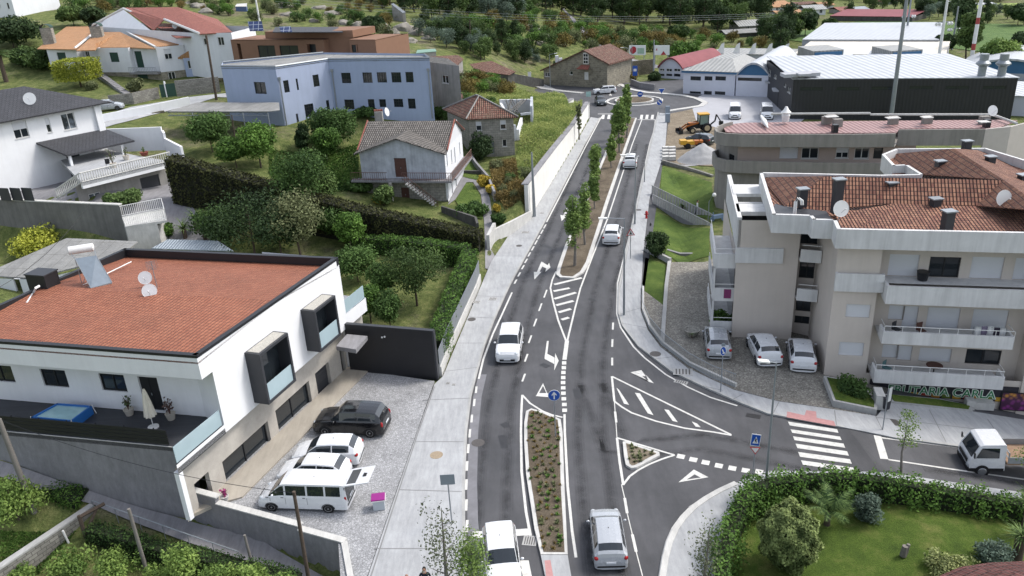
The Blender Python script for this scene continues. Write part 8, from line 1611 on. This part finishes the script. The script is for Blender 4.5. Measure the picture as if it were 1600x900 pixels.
def truck():
 a,b=G(1660,752,0),G(1502,722,0);d=(b-a);rz=math.atan2(d.y,d.x);P=b-d.normalized()*1.5;P.z=RS(P.x,P.y);th=thing('flatbed_truck',(0,0,0),'small white cab flatbed truck with an empty wooden bed in the side street','truck')
 w=.95;cab,win=MB(),MB();prof=[(1.45,.45),(1.5,.9),(1.38,1.25),(.95,2.05),(.75,2.15),(-.35,2.17),(-.45,2.1),(-.45,.45)]
 for sg in (1,-1): q=[(x,sg*w*(1 if z<1.3 else .92),z) for x,z in prof];cab.poly(q if sg<0 else q[::-1])
 for i in range(len(prof)): (x0,z0),(x1,z1)=prof[i],prof[(i+1) % len(prof)];w0,w1=w*(1 if z0<1.3 else .92),w*(1 if z1<1.3 else .92);cab.poly([(x0,-w0,z0),(x0,w0,z0),(x1,w1,z1),(x1,-w1,z1)])
 build('cab',cab,PW,th);gm=MC['car_glass'];mb=MB();mb.poly([(1.375,-.82,1.31),(1.375,.82,1.31),(1.0,.76,2.0),(1.0,-.76,2.0)]);o=build('windscreen',mb,gm,th)
 for sg in (-1,1): mb=MB();q=[(1.15,sg*(w*.985+.012),1.3),(.85,sg*(w*.93+.01),1.95),(-.1,sg*(w*.925+.012),1.95),(-.1,sg*(w*.985+.012),1.3)];mb.poly(q if sg<0 else q[::-1]);build('side_window',mb,gm,th);mb=MB();mb.box((1.3,sg*1.12,1.6),(.05,.16,.34));mb.tube([(1.2,sg*.9,1.5),(1.3,sg*1.12,1.6)],.02,5);build('mirror',mb,m_trim,th);mb=MB();mb.box((1.5,sg*.7,.72),(.04,.3,.18));build('headlight',mb,m_lamp,th)
 mb=MB();mb.box((1.47,0,.5),(.14,1.86,.26));build('bumper',mb,m_trim,th);mb=MB();mb.box((1.52,0,.98),(.05,1.3,.22));mb.box((.55,0,.5),(1.9,1.93,.2));build('grille',mb,m_trim,th);mb=MB();mb.box((-1.9,0,.62),(4.2,.8,.2));build('chassis',mb,m_trim,th);mb=MB();mb.box((-2.35,0,.95),(3.6,2.0,.12));build('bed_floor',mb,plain('worn_bed_wood',hx('#9a7f68',.8),.9,.25,3),th)
 for sg in (-1,1): mb=MB();mb.box((-2.35,sg*1.0,1.2),(3.6,.05,.4));build('side_board',mb,m_steel,th)
 mb=MB();mb.box((-.6,0,1.65),(.06,2.0,.08));mb.box((-.6,0,1.3),(.05,2.0,.06));
 for sg in (-1,0,1): mb.box((-.6,sg*.97,1.35),(.06,.06,.7))
 build('headboard',mb,m_steel,th);mb=MB();mb.box((-4.15,0,1.2),(.05,2.0,.4));build('tailboard',mb,m_steel,th)
 for x in (.75,-2.6):
  for sg in (-1,1): mb=MB();mb.lathe((x,sg*.77,.4),[(.28,0),(.4,.02),(.4,.22),(.33,.24)],20,0,(0,sg,0));wh=build('wheel',mb,m_tyre,th,40);mb=MB();mb.lathe((x,sg*1.0,.4),[(.26,0),(.22,.03),(.08,.03)],14,0,(0,sg,0));build('rim',mb,m_rim,wh)
 th.location=P;th.rotation_euler=(0,.06,rz);th.scale=(.93,)*3
truck()
m_jy=plain('digger_yellow',hx('#c99a2c',.85),.5,.1);m_jo=plain('digger_orange',hx('#b5692a',.85),.5,.12)
th=thing('backhoe_loader',(0,0,0),'yellow backhoe loader with glazed cab and front bucket on the building site','digger')
for x,r in ((1.3,.48),(-1.0,.75)):
 for sg in (-1,1): mb=MB();mb.lathe((x,sg*.75,r),[(r*.7,0),(r,.03),(r,.35),(r*.85,.4)],20,0,(0,sg,0));wh=build('wheel',mb,m_tyre,th,40);mb=MB();mb.lathe((x,sg*1.14,r),[(r*.6,0),(r*.55,.04),(r*.2,.03)],14,0,(0,sg,0));build('rim',mb,plain('cream_rim',hx('#b8a98a',.8),.6),wh)
mb=MB();mb.box((.9,0,1.15),(1.8,.9,.6));mb.box((-.6,0,.9),(2.4,1.0,.5));build('body',mb,m_trim,th);mb=MB();mb.box((1.0,0,1.5),(1.5,.8,.12));build('bonnet',mb,m_jo,th)
mb=MB()
for x in (-1.3,.1):
 for y in (-.75,.75): mb.box((x,y,2.0),(.1,.1,1.6))
mb.box((-.6,0,1.2),(1.6,1.5,.15));build('cab_frame',mb,m_trim,th);mb=MB();mb.box((-.6,0,2.0),(1.35,1.42,1.4));build('cab_glass',mb,plain('pale_cab_glass',hx('#8fa39a',.7),.1,.1),th);mb=MB();mb.box((-.6,0,2.85),(1.7,1.65,.14));build('cab_roof',mb,m_jy,th)
mb=MB()
for sg in (-.55,.55): mb.obox((.2,sg-.06,1.5),(1.9,0,-.5),(0,.12,0),(.05,0,.22));mb.obox((2.0,sg-.06,1.05),(.9,0,-.65),(0,.12,0),(.1,0,.2))
build('loader_arm',mb,m_jo,th);mb=MB();mb.prism([(2.8,-1.1),(3.5,-1.1),(3.5,1.1),(2.8,1.1)],.05,.15);mb.prism([(2.8,-1.1),(2.9,-1.1),(2.9,1.1),(2.8,1.1)],.15,.8);mb.prism([(2.8,-1.15),(3.5,-1.15),(3.3,-1.08),(2.8,-1.08)],.1,.6);mb.prism([(2.8,1.08),(3.3,1.08),(3.5,1.15),(2.8,1.15)],.1,.6);build('bucket',mb,m_trim,th)
mb=MB();mb.tube([(-1.6,0,.9),(-2.5,0,1.6),(-2.7,0,2.6)],.13,6);build('rear_boom',mb,m_trim,th);mb=MB();mb.tube([(-2.7,0,2.6),(-3.4,0,1.5)],.1,6);build('dipper_arm',mb,m_trim,th);mb=MB();mb.box((-3.5,0,1.2),(.6,.5,.6));build('rear_bucket',mb,m_trim,th)
P=G(1092,206,0);th.location=P;th.rotation_euler=(0,0,math.pi+.03);th.scale=(.95,)*3
th=thing('dumper',(0,0,0),'small yellow site dumper in front of the gravel heap','dumper');mb=MB();mb.box((.5,0,.8),(1.3,1.1,.5));mb.prism([(.9,-.6),(1.8,-.6),(1.8,.6),(.9,.6)],.6,1.2);build('skip',mb,m_jy,th);mb=MB();mb.box((-.7,0,.8),(1.3,.9,.5));build('chassis',mb,m_jo,th);mb=MB();mb.tube([(-.9,.3,1),(-.9,.3,2.2),(-.9,-.3,2.2),(-.9,-.3,1)],.05,6);build('roll_bar',mb,m_trim,th)
for x in (.8,-.9):
 for sg in (-1,1): mb=MB();mb.lathe((x,sg*.45,.4),[(.28,0),(.4,.03),(.4,.25),(.3,.28)],16,0,(0,sg,0));build('wheel',mb,m_tyre,th,40)
P=G(1082,231,0);th.location=P;th.rotation_euler=(0,0,math.pi)
P=G(1097,250,0);mb=MB();bm=bmesh.new();bmesh.ops.create_grid(bm,x_segments=30,y_segments=30,size=1)
for q in bm.verts: r=q.co.length;k=max(0,1-r)**.85;q.co=Vector((q.co.x*3.3,q.co.y*2.6,k*2.3+.12*mnoise.noise(q.co*6)*(k>.01)-.02))+P
mb.v=[tuple(q.co) for q in bm.verts];mb.f=[tuple(v_.index for v_ in f.verts) for f in bm.faces];mb.m=[0]*len(mb.f);bm.free();single('gravel_heap',mb,plain('fine_gravel',hx('#a9a9aa',.85),.95,.1,8,bump=.6),P,'pale grey conical gravel heap on the building site','gravel heap',smooth=60)
k=0
for x in (1040,1050):
 for y in (236,241,246,251):
  P=G(x,y,0);mb=MB();mb.box(P+Vector((0,0,.35)),(.9,.7,.55));mb.box(P+Vector((0,0,.05)),(.9,.7,.1),0,1);single('block_stack',mb,[m_conw,m_wood],P,('left' if x<1045 else 'right')+' column of wrapped block pallets on the building site, '+['farthest','second farthest','second nearest','nearest'][(y-236)//5]+' pallet','pallet','wrapped block pallets')
for y,l in ((179,'far'),(191,'near')): P=G(1043,y,.1);mb=MB();mb.box(P+Vector((0,0,.7)),(.7,.5,1.4));single('electricity_cabinet',mb,plain('blue_grey',hx('#8a97a5',.8),.6),P,l+' blue grey electricity cabinet on the right pavement by the crossing','cabinet')
# ================================================================ SIGNS, LAMPS, POLES
m_blue_s=plain('sign_blue',hx('#2152a8',.85),.35,.03);m_back=plain('sign_back',hx('#8c979f',.8),.5,.05,metal=.3)
def pole(x,y,ytop,lab,r=.035,z=.12,mat=m_steel,lean=0): P=G(x,y,z);H_=ZAT(P,ytop)-P.z;th=thing('traffic_sign',P,lab,'sign');mb=MB();mb.tube([P,P+Vector((lean,0,H_))],r,8);build('post',mb,mat,th);return th,P,P+Vector((lean,0,H_)),H_
def disc(c,r,mat,th,name,n=28,y=0,thick=.02,pts=None):
 mb=MB();Q=pts or [(r*math.cos(2*math.pi*i/n),r*math.sin(2*math.pi*i/n)) for i in range(n)];f=[Vector((c.x+a,c.y-y,c.z+b)) for a,b in Q];bk=[p+Vector((0,thick,0)) for p in f]
 mb.poly(f);mb.poly(bk[::-1])
 for i in range(len(f)): j=(i+1) % len(f);mb.poly([f[j],f[i],bk[i],bk[j]])
 return build(name,mb,mat,th)
th,P,t_,H_=pole(868,682,612,'round blue sign with a white upward arrow on the tip of the shrub median',z=.14);c=t_-Vector((0,.05,.22));disc(c,.36,m_frw,th,'rim');disc(c,.335,m_blue_s,th,'face',y=.012);s_=disc(c,0,m_frw,th,'arrow',y=.024,pts=[(-.035,-.24),(.035,-.24),(.035,.08),(.14,-.02),(.14,.07),(0,.25),(-.14,.07),(-.14,-.02),(-.035,.08)])
th,P,t_,H_=pole(1126,612,537,'blue mandatory direction sign with arrow beside the metal bar fence');c=t_-Vector((0,.05,.5));disc(c,.32,m_frw,th,'rim',pts=[(.2*math.cos(a*.2244),.32*math.sin(a*.2244)) for a in range(28)]);disc(c,0,m_blue_s,th,'face',y=.012,pts=[(.17*math.cos(a*.2244),.29*math.sin(a*.2244)) for a in range(28)]);disc(c,0,m_frw,th,'arrow',y=.024,pts=[(-.1,.12),(-.03,.16),(.05,-.08),(.1,-.04),(.08,-.2),(-.06,-.14),(-.01,-.1)]);disc(t_-Vector((0,.03,.08)),.13,m_back,th,'upper_plate')
th,P,t_,H_=pole(1176,748,678,'blue pedestrian crossing sign above a small triangular yield sign',z=.15);c=t_-Vector((0,.05,.3));disc(c,0,m_frw,th,'rim',pts=[(-.3,-.36),(.2,-.46),(.26,.24),(-.24,.36)]);disc(c,0,m_blue_s,th,'face',y=.012,pts=[(-.27,-.32),(.17,-.42),(.23,.21),(-.21,.32)]);disc(c,0,m_frw,th,'white_triangle',y=.022,pts=[(-.19,-.22),(.13,-.27),(-.0,.18)]);disc(c,0,m_trim,th,'walking_figure',y=.03,pts=[(-.07,-.2),(-.03,-.1),(.0,-.2),(.03,-.2),(.01,-.04),(.05,-.0),(.0,.02),(.0,.08),(-.05,.08),(-.05,.0),(-.09,-.04),(-.05,-.07)])
c=c-Vector((0,0,.66));disc(c,0,plain('sign_red',hx('#b3262a',.85),.4,.03),th,'yield_rim',pts=[(-.3,.2),(.02,-.3),(.26,.12)]);disc(c,0,m_frw,th,'yield_face',y=.012,pts=[(-.22,.15),(.015,-.21),(.19,.095)])
th,P,t_,H_=pole(706,816,742,'grey back of a rectangular sign on the left pavement');c=t_-Vector((0,.0,.25));disc(c,0,m_back,th,'panel',y=.06,pts=[(-.36,-.3),(.36,-.3),(.36,.3),(-.36,.3)])
th,P,t_,H_=pole(1379,671,607,'tall narrow sign with white edge in front of the fruit shop');c=t_-Vector((-.1,0,.4));disc(c,0,m_frw,th,'panel',y=.04,pts=[(-.06,-.5),(.1,-.4),(.1,.5),(-.06,.4)])
th,P,t_,H_=pole(985,404,358,'triangular warning sign on the right pavement beside the white hatchback');c=t_-Vector((0,.05,.3));disc(c,0,MC['sign_red'],th,'rim',pts=[(-.4,-.3),(.4,-.3),(0,.4)]);disc(c,0,m_frw,th,'face',y=.012,pts=[(-.29,-.24),(.29,-.24),(0,.26)]);disc(c,0,m_trim,th,'symbol',y=.022,pts=[(-.12,-.18),(.12,-.18),(.03,.02),(.03,.12),(-.03,.12),(-.03,.02)])
th,P,t_,H_=pole(1033,172,143,'blue triangular give way sign beyond the crossing',z=.1);disc(t_,0,m_frw,th,'panel',y=.05,pts=[(-.6,.5),(0,-.4),(.6,.5)]);disc(t_,0,m_blue_s,th,'face',y=.07,pts=[(-.5,.45),(0,-.3),(.5,.45)])
th,P,t_,H_=pole(1030,180,160,'blue sign with a white diagonal at the far right crossing',z=.1);disc(t_,.45,m_frw,th,'rim',y=.05);disc(t_,.42,m_blue_s,th,'face',y=.07);disc(t_,0,m_frw,th,'arrow',y=.09,pts=[(-.3,.2),(-.2,.3),(.3,-.2),(.2,-.3)])
th,P,t_,H_=pole(1000,158,147,'round blue sign in the middle of the roundabout',z=.25);disc(t_,.5,m_blue_s,th,'face',y=.05);disc(t_,0,m_frw,th,'arrow',y=.07,pts=[(-.3,-.05),(.3,-.05),(.3,.1),(-.3,.1)])
th,P,t_,H_=pole(920,190,147,'pale square sign at the end of the white retaining wall',z=.1);disc(t_,0,plain('pale_teal',hx('#9dbdbb',.85),.5),th,'panel',y=.05,pts=[(-.4,-.4),(.4,-.4),(.4,.4),(-.4,.4)])
th,P,t_,H_=pole(992,130,109,'tall blue sign by the flower bed beyond the roundabout',z=0);disc(t_,0,m_blue_s,th,'panel',y=.05,pts=[(-.5,-1.2),(.5,-1.2),(.5,.8),(-.5,.8)]);disc(t_,0,m_frw,th,'symbol',y=.07,pts=[(-.3,-.3),(.3,-.3),(.3,.2),(-.3,.2)])
th,P,t_,H_=pole(828,133,116,'white plate on a post beside the dark fence left of the granite house',z=.3);disc(t_,0,m_frw,th,'panel',y=.05,pts=[(-.35,-.9),(.35,-.9),(.35,.5),(-.35,.5)])
def lamp(x,y,ytop,arm,lab,r=.07,z=.12,dy=-.1):
 P=G(x,y,z);H_=ZAT(P,ytop)-P.z;th=thing('street_lamp',P,lab,'street lamp');t_=P+Vector((0,0,H_));mb=MB();mb.tube([P,P+Vector((0,0,H_*.5)),t_],[r*1.4,r,r*.6],8);build('post',mb,m_steel,th)
 if arm: mb=MB();e=t_+Vector((arm,dy,.12));mb.tube([t_-Vector((0,0,.05)),e],r*.5,6);build('arm',mb,m_steel,th);mb=MB();d=(e-t_).normalized();mb.obox(e-Vector((0,.14,.05)),d*.65*(1 if arm>0 else 1),(0,.28,0),(0,0,.08));build('lamp_head',mb,m_frw,th)
 return th
lamp(975,492,341,-1.3,'street lamp with an arm over the right lane beside the white hatchback');lamp(992,350,243,-.9,'street lamp behind the far white hatchback');lamp(1196,762,566,-.4,'tall street lamp at the corner in front of the crosswalk',.06,.15);lamp(835,338,238,0,'bare tall lamp post at the end of the white retaining wall',.14);lamp(1007,284,254,0,'short grey post on the right pavement above the stairs',.05);lamp(860,136,85,1.0,'street lamp in front of the granite house');lamp(981,118,75,-1,'double armed lamp near the billboards',.1,.3);lamp(1021,122,62,0,'dark wooden pole between the two billboards',.16,.3);lamp(987,118,68,0,'second thin pole beside the double armed lamp',.09,.3)
P=G(1106,356,-.8);th=thing('globe_lamp',P,'white globe lamp on a curved post at the foot of the garden stairs','lamp');H_=ZAT(P,305)-P.z;mb=MB();mb.tube([P,P+Vector((0,0,H_*.8)),P+Vector((.35,0,H_))],.04,6);build('post',mb,m_steel,th);mb=MB();mb.ell(P+Vector((.5,0,H_)),.22,14);build('globe',mb,m_frw,th,60)
def mast(xb,yb,ytop,r0,r1,lab,stripes=0,heads=0,mat=m_steel):
 P=G(xb,yb,0);H_=ZAT(P,ytop)-P.z;th=thing('mast',P,lab,'mast');n=12
 for i in range(n if stripes else 1):
  a,b=(i/n,(i+1)/n) if stripes else (0,1);mb=MB();mb.tube([P+Vector((0,0,H_*a)),P+Vector((0,0,H_*b))],[r0+(r1-r0)*a,r0+(r1-r0)*b],10);build('shaft',mb,(m_red2 if i % 4 in (2,) else m_frw) if stripes else mat,th)
 if heads:
  z=H_*heads;mb=MB();mb.tube([P+Vector((-1.6,0,z)),P+Vector((1.6,0,z))],.08,6);build('crossbar',mb,m_steel,th)
  for k in (-1.5,-.9,.9,1.5): mb=MB();mb.ell(P+Vector((k,-.1,z-.3)),(.3,.3,.35),10);build('floodlight',mb,m_frw,th,60)
m_red2=plain('mast_red',hx('#a34340',.85),.5,.08)
mast(1391,192,-20,.34,.22,'thick grey chimney mast rising in front of the black warehouse');mast(1464,108,-12,.34,.22,'white floodlight mast behind the warehouse roof',0,.62,m_frw);mast(1517,98,-25,.42,.32,'red and white striped mast near the tall poplars',1);mast(1415,62,-8,.3,.2,'thin grey mast with floodlights behind the thick one',0,.55);mast(1487,78,10,.25,.15,'thin dark mast left of the tall poplars',0,.5)
def post(x,y,xt,yt,z,r,lab,mat=None,name='utility_pole',h=None):
 P=G(x,y,z) if z is not None else T(x,y);H_=ZAT(P,yt)-P.z;q=D(xt,yt,P.y);mb=MB();mb.tube([P-Vector((0,0,.5)),q],[r,r*.75],8);return single(name,mb,mat or m_barkg,P,lab,'pole',smooth=50),q
m_cp=conc('pole_concrete',hx('#85817c',.8))
_,w1=post(62,820,-2,655,-1,.17,'thick grey concrete pole leaning at the lower left edge',m_cp);post(229,892,201,795,-1.6,.11,'slanting square concrete post among the vines',m_cp);post(395,885,382,836,-1.6,.09,'short concrete post beside the path railing',m_cp);_,w2=post(482,905,459,768,-1.2,.11,'tall thin wooden pole in front of the parking lot wall',m_bark);_,w3=post(338,156,322,55,None,.2,'dark wooden pole left of the blue building',m_bark);post(369,232,362,180,None,.09,'thin wooden pole beside the dark carport tree',m_bark);post(406,36,399,-4,None,.25,'white pole above the brown building',m_frw);post(735,80,734,30,None,.12,'thin pole on the scrubby slope',m_bark)
mb=MB()
def wire(mb,a,b,sag=.6):
 pts=[a.lerp(b,i/14)-Vector((0,0,sag*4*(i/14)*(1-i/14))) for i in range(15)];mb.tube(pts,.018,4)
wire(mb,D(0,448,52),D(140,318,60));single('overhead_wire',mb,m_trim,D(0,448,52),'dark cable rising across the shed roof to the dark retaining wall','cable');mb=MB();wire(mb,D(-2,655,37),D(459,770,31),.7);single('overhead_wire',mb,m_trim,D(0,655,37),'dark cable hanging in front of the terrace wall','cable')
for k in range(3): mb=MB();wire(mb,D(430,-8+5*k,180),D(1210,20+3*k,180),2.2);single('overhead_wire',mb,m_steel,D(700,10,180),['upper','middle','lower'][k]+' long power line across the wooded hillside','cable')
drape('sloping_path',[G(*p,z).xy for p,z in [((0,720),1.6),((142,768),0),((269,808),-1.1),((400,842),-1.4),((545,925),-2.2),((440,905),-2.2),((372,868),-1.4),((250,830),-1.2),((145,790),-.4),((0,745),1.2)]],.12,m_conc,.6)
th=thing('path_railing',G(150,800,-.8),'thin grey metal railing along the sloping path','railing');mb=MB();pr_=[G(143,782,.3),G(230,812,.0),G(300,837,-.3),G(372,862,-.6)];mb.tube(pr_,.03,6);build('rail',mb,m_steel,th)
for i in range(7): q=pr_[0].lerp(pr_[3],i/6);mb=MB();mb.tube([q,q-Vector((0,0,1.0))],.022,5);build('post',mb,m_steel,th)
a,b=G(-20,905,-.3),G(146,788,-.1);nn=Vector((-(b-a).y,(b-a).x,0)).normalized()*.3;mb=MB();mb.prism([a.xy,b.xy,(b+nn).xy,(a+nn).xy],-4,-.25);w_=single('block_wall',mb,m_blockw,a,'grey concrete block wall rising diagonally at the lower left','wall');mb=MB();mb.prism([(a-nn*.15).xy,(b-nn*.15).xy,(b+nn*1.15).xy,(a+nn*1.15).xy],-.249,-.14);build('coping',mb,m_kerb,w_)
P=G(133,830,-.8);mb=MB();A_,B_=G(124,808,.3),G(163,787,.3);mb.tube([A_,B_],.1,6);mb.tube([A_-Vector((0,0,1.6)),A_+Vector((0,0,.1))],.1,6);mb.tube([A_-Vector((0,0,1.2)),A_.lerp(B_,.7)],.08,6);single('timber_bracket',mb,m_bark,P,'weathered timber bracket on top of the grey block wall','bracket')
P=G(108,850,-1.2);mb=MB();mb.tube([P,P+Vector((-.1,0,.9))],.06,8);single('white_pipe',mb,m_frw,P,'short white pipe standing against the block wall','pipe')
P=G(1010,341,.12);th=thing('fire_hydrant',P,'small red fire hydrant on the right pavement','hydrant');mb=MB();mb.lathe(P,[(.14,0),(.11,.1),(.11,.55),(.15,.58),(.12,.75),(.04,.82)],12);build('body',mb,MC['sign_red'],th,40);mb=MB();mb.tube([P+Vector((-.22,0,.45)),P+Vector((.22,0,.45))],.06,8);build('outlet',mb,MC['sign_red'],th)
P=G(593,793,.1);th=thing('storage_tub',P,'translucent tub with a magenta lid on the forecourt behind the van','tub');mb=MB();mb.box(P+Vector((0,0,.32)),(.6,.5,.62),.1);build('tub',mb,plain('milky_plastic',hx('#b9c0c6',.85),.3,.06),th);mb=MB();mb.box(P+Vector((0,0,.67)),(.72,.62,.1),.1);mb.box(P+Vector((0,0,.63)),(.76,.66,.05),.1,1);build('lid',mb,[plain('magenta_lid',hx('#93227f',.85),.35,.05),m_frw],th)
# ================================================================ PEOPLE
def person(P,rz,lab,top,bottom,hair,step=.0,mask=False,h=1.74,arm=.1):
 s=h/1.74;th=thing('person',(0,0,0),lab,'person');J={'pel': (0,0,.94),'wst': (0,.0,1.1),'ch': (0,0,1.32),'nk': (0,.01,1.47),'hd': (0,-.01,1.56)};E_=[('pel','wst'),('wst','ch'),('ch','nk'),('nk','hd')];Rr={'pel': .15,'wst': .135,'ch': .16,'nk': .06,'hd': .06}
 for k,sg in (('l',1),('r',-1)):
  st=step*sg;J.update({k+'h': (sg*.1,0,.88),k+'k': (sg*.11,-st*.5-.02,.48),k+'a': (sg*.11,-st*.9+.03,.08),k+'t': (sg*.12,-st*.9-.14,.04),k+'s': (sg*.19,0,1.41),k+'e': (sg*.25,.03+st*.3,1.13),k+'w': (sg*.24,-arm+st*.3,.9)})
  Rr.update({k+'h': .095,k+'k': .06,k+'a': .045,k+'t': .04,k+'s': .062,k+'e': .045,k+'w': .03});E_ +=[('pel',k+'h'),(k+'h',k+'k'),(k+'k',k+'a'),(k+'a',k+'t'),('ch',k+'s'),(k+'s',k+'e'),(k+'e',k+'w')]
  w=J[k+'w'];pm=k+'p';J[pm]=(w[0],w[1]-.02,w[2]-.07);Rr[pm]=.034;E_.append((k+'w',pm))
  for f in range(4): J[pm+str(f)]=(w[0]+sg*.0+(f-1.5)*.004,w[1]-.05+f*.02,w[2]-.11+abs(f-1.5)*.005);J[pm+str(f)+'b']=(w[0]-sg*.01,w[1]-.055+f*.021,w[2]-.165+abs(f-1.3)*.01);Rr[pm+str(f)]=.0095;Rr[pm+str(f)+'b']=.008;E_ +=[(pm,pm+str(f)),(pm+str(f),pm+str(f)+'b')]
  J[pm+'u']=(w[0]-sg*.02,w[1]-.06,w[2]-.07);J[pm+'v']=(w[0]-sg*.025,w[1]-.08,w[2]-.11);Rr[pm+'u']=.011;Rr[pm+'v']=.009;E_ +=[(pm,pm+'u'),(pm+'u',pm+'v')]
 names=list(J);ix={n: i for i,n in enumerate(names)};me=bpy.data.meshes.new('tmp');me.from_pydata([Vector(J[n])*s for n in names],[(ix[a],ix[b]) for a,b in E_],[]);o=bpy.data.objects.new('tmp',me);COL.objects.link(o);m=o.modifiers.new('s','SKIN');sv=me.skin_vertices[0].data
 for n in names: sv[ix[n]].radius=(Rr[n]*s,Rr[n]*s*(.72 if n in ('ch','wst','pel') else 1));sv[ix[n]].use_root=n=='pel'
 o.modifiers.new('u','SUBSURF').levels=1;bpy.context.view_layer.update();m2=bpy.data.meshes.new_from_object(o.evaluated_get(bpy.context.evaluated_depsgraph_get()));bpy.data.objects.remove(o)
 mb=MB();mb.v=[tuple(v.co) for v in m2.vertices];mb.f=[tuple(p.vertices) for p in m2.polygons];mb.m=[]
 for p in m2.polygons: c=p.center/s;mb.m.append(3 if c.z<.1 else 2 if c.z<.93 else (0 if c.z>1.47 or (abs(c.x)>.17 and c.z<.93) else 1))
 mb.m=[0 if (abs(p.center.x/s)>.18 and p.center.z/s<.92 and p.center.z/s>.68) else q for p,q in zip(m2.polygons,mb.m)]
 b0=len(mb.v);mb.ell((0,-.02*s,1.64*s),(.078*s,.098*s,.118*s),16);mb.ell((0,-.118*s,1.63*s),(.014*s,.022*s,.022*s),8)
 for sg in (-1,1): mb.ell((sg*.079*s,-.01*s,1.63*s),(.012*s,.022*s,.03*s),8);
 sk_=plain('skin',hx('#b58a72',.85),.6,.05);build('body',mb,[sk_,top,bottom,m_trim],th,80)
 if hair: mb=MB();mb.ell((0,.012*s,1.675*s),(.086*s,.1*s,.1*s),14);build('hair',mb,hair,th,80)
 for sg in (-1,1): mb=MB();mb.ell((sg*.03*s,-.108*s,1.655*s),(.012*s,.008*s,.008*s),6);build('eye',mb,m_trim,th)
 mb=MB();mb.ell((0,-.095*s,1.595*s),(.05*s,.035*s,.035*s) if mask else (.024*s,.02*s,.008*s),8);build('face_mask' if mask else 'mouth',mb,m_frw if mask else plain('lips',hx('#8f5a50',.8),.6),th,80)
 th.location=P;th.rotation_euler=(0,0,rz);return th
navy=plain('navy_cloth',hx('#1f2735',.8),.9,.1);dk=plain('dark_hair',hx('#1d1816',.8),.8)
hz=1.7;person(G(668,934,.12),.0,'person in a dark navy jacket wearing a white face mask at the bottom edge',navy,navy,dk,0,True);person(G(641,945,.12),.4,'balding person in a pale shirt beside the one with the face mask',plain('pale_shirt',hx('#b9b4b0',.85),.9),navy,None);P=G(1163,409,0);P=G(1089,342,-.9)
P=G(1164,405,-1.0);Pq=G(1089,340,-.8)
person(G(1089,337,-.65),1.2,'person in a white shirt and dark trousers walking on the garden stairs',m_frw,navy,dk,.25)
single('parked_scooter',(lambda m,p: (m.box(p+Vector((0,0,.5)),(1.2,.4,.35),.3),m.tube([p+Vector((-.5,0,.3)),p+Vector((-.55,.0,.95))],.04,6),m.lathe(p+Vector((-.6,-.1,.25)),[(.25,0),(.25,.1)],12,0,(0,1,0)),m.lathe(p+Vector((.55,-.1,.25)),[(.25,0),(.25,.1)],12,0,(0,1,0)),m)[-1])(MB(),G(1122,345,-.1)),plain('pale_blue_scooter',hx('#7f93ab',.85),.4),G(1122,345,-.1),'pale blue scooter parked under the curved grey building','scooter')
zc=3.0;P=[G(x,y,zc) for x,y in ((1455,905),(1500,886),(1545,879),(1620,876),(1700,880),(1700,990),(1440,990))];h=House('garden_house',G(1600,930,0),'low house with a curved dark red tiled roof at the lower right corner','house');c=sum(P,Vector())/len(P)
for i in range(len(P)): a,b=P[i].xy.lerp(c.xy,.08),P[(i+1) % len(P)].xy.lerp(c.xy,.08);h.poly([t3(a,-1),t3(b,-1),t3(b,zc-.1),t3(a,zc-.1)],m_plas)
h.done();ap=Vector((c.x+1,c.y-1,zc+1.2));roof(h,[[P[i],P[(i+1) % len(P)],ap] for i in range(len(P))],brick('maroon_tiles',hx('#7a4a44',.78),hx('#94605a',.8),hx('#4a2c28',.7),.25,.4,.04,.85,.9,roll=.25,offs=0,big=.3,dist=.06),.12)
P=G(1411,868,.22);mb=MB();mb.tube([P,P+Vector((.03,0,.55))],[.16,.13],8);mb.tube([P+Vector((.1,0,.1)),P+Vector((.2,.05,.6))],[.1,.08],7);single('tree_stump',mb,m_barkg,P,'cut tree stump in the middle of the corner lawn','stump')
for o in FT+list(BU.values())+tp+tq+[HW,HS,SW,SB,EW,HG,VW]:
 if o.name not in USED:
  for c in list(o.children_recursive)+[o]: bpy.data.objects.remove(c)
for o,n_ in REN: o.name=n_
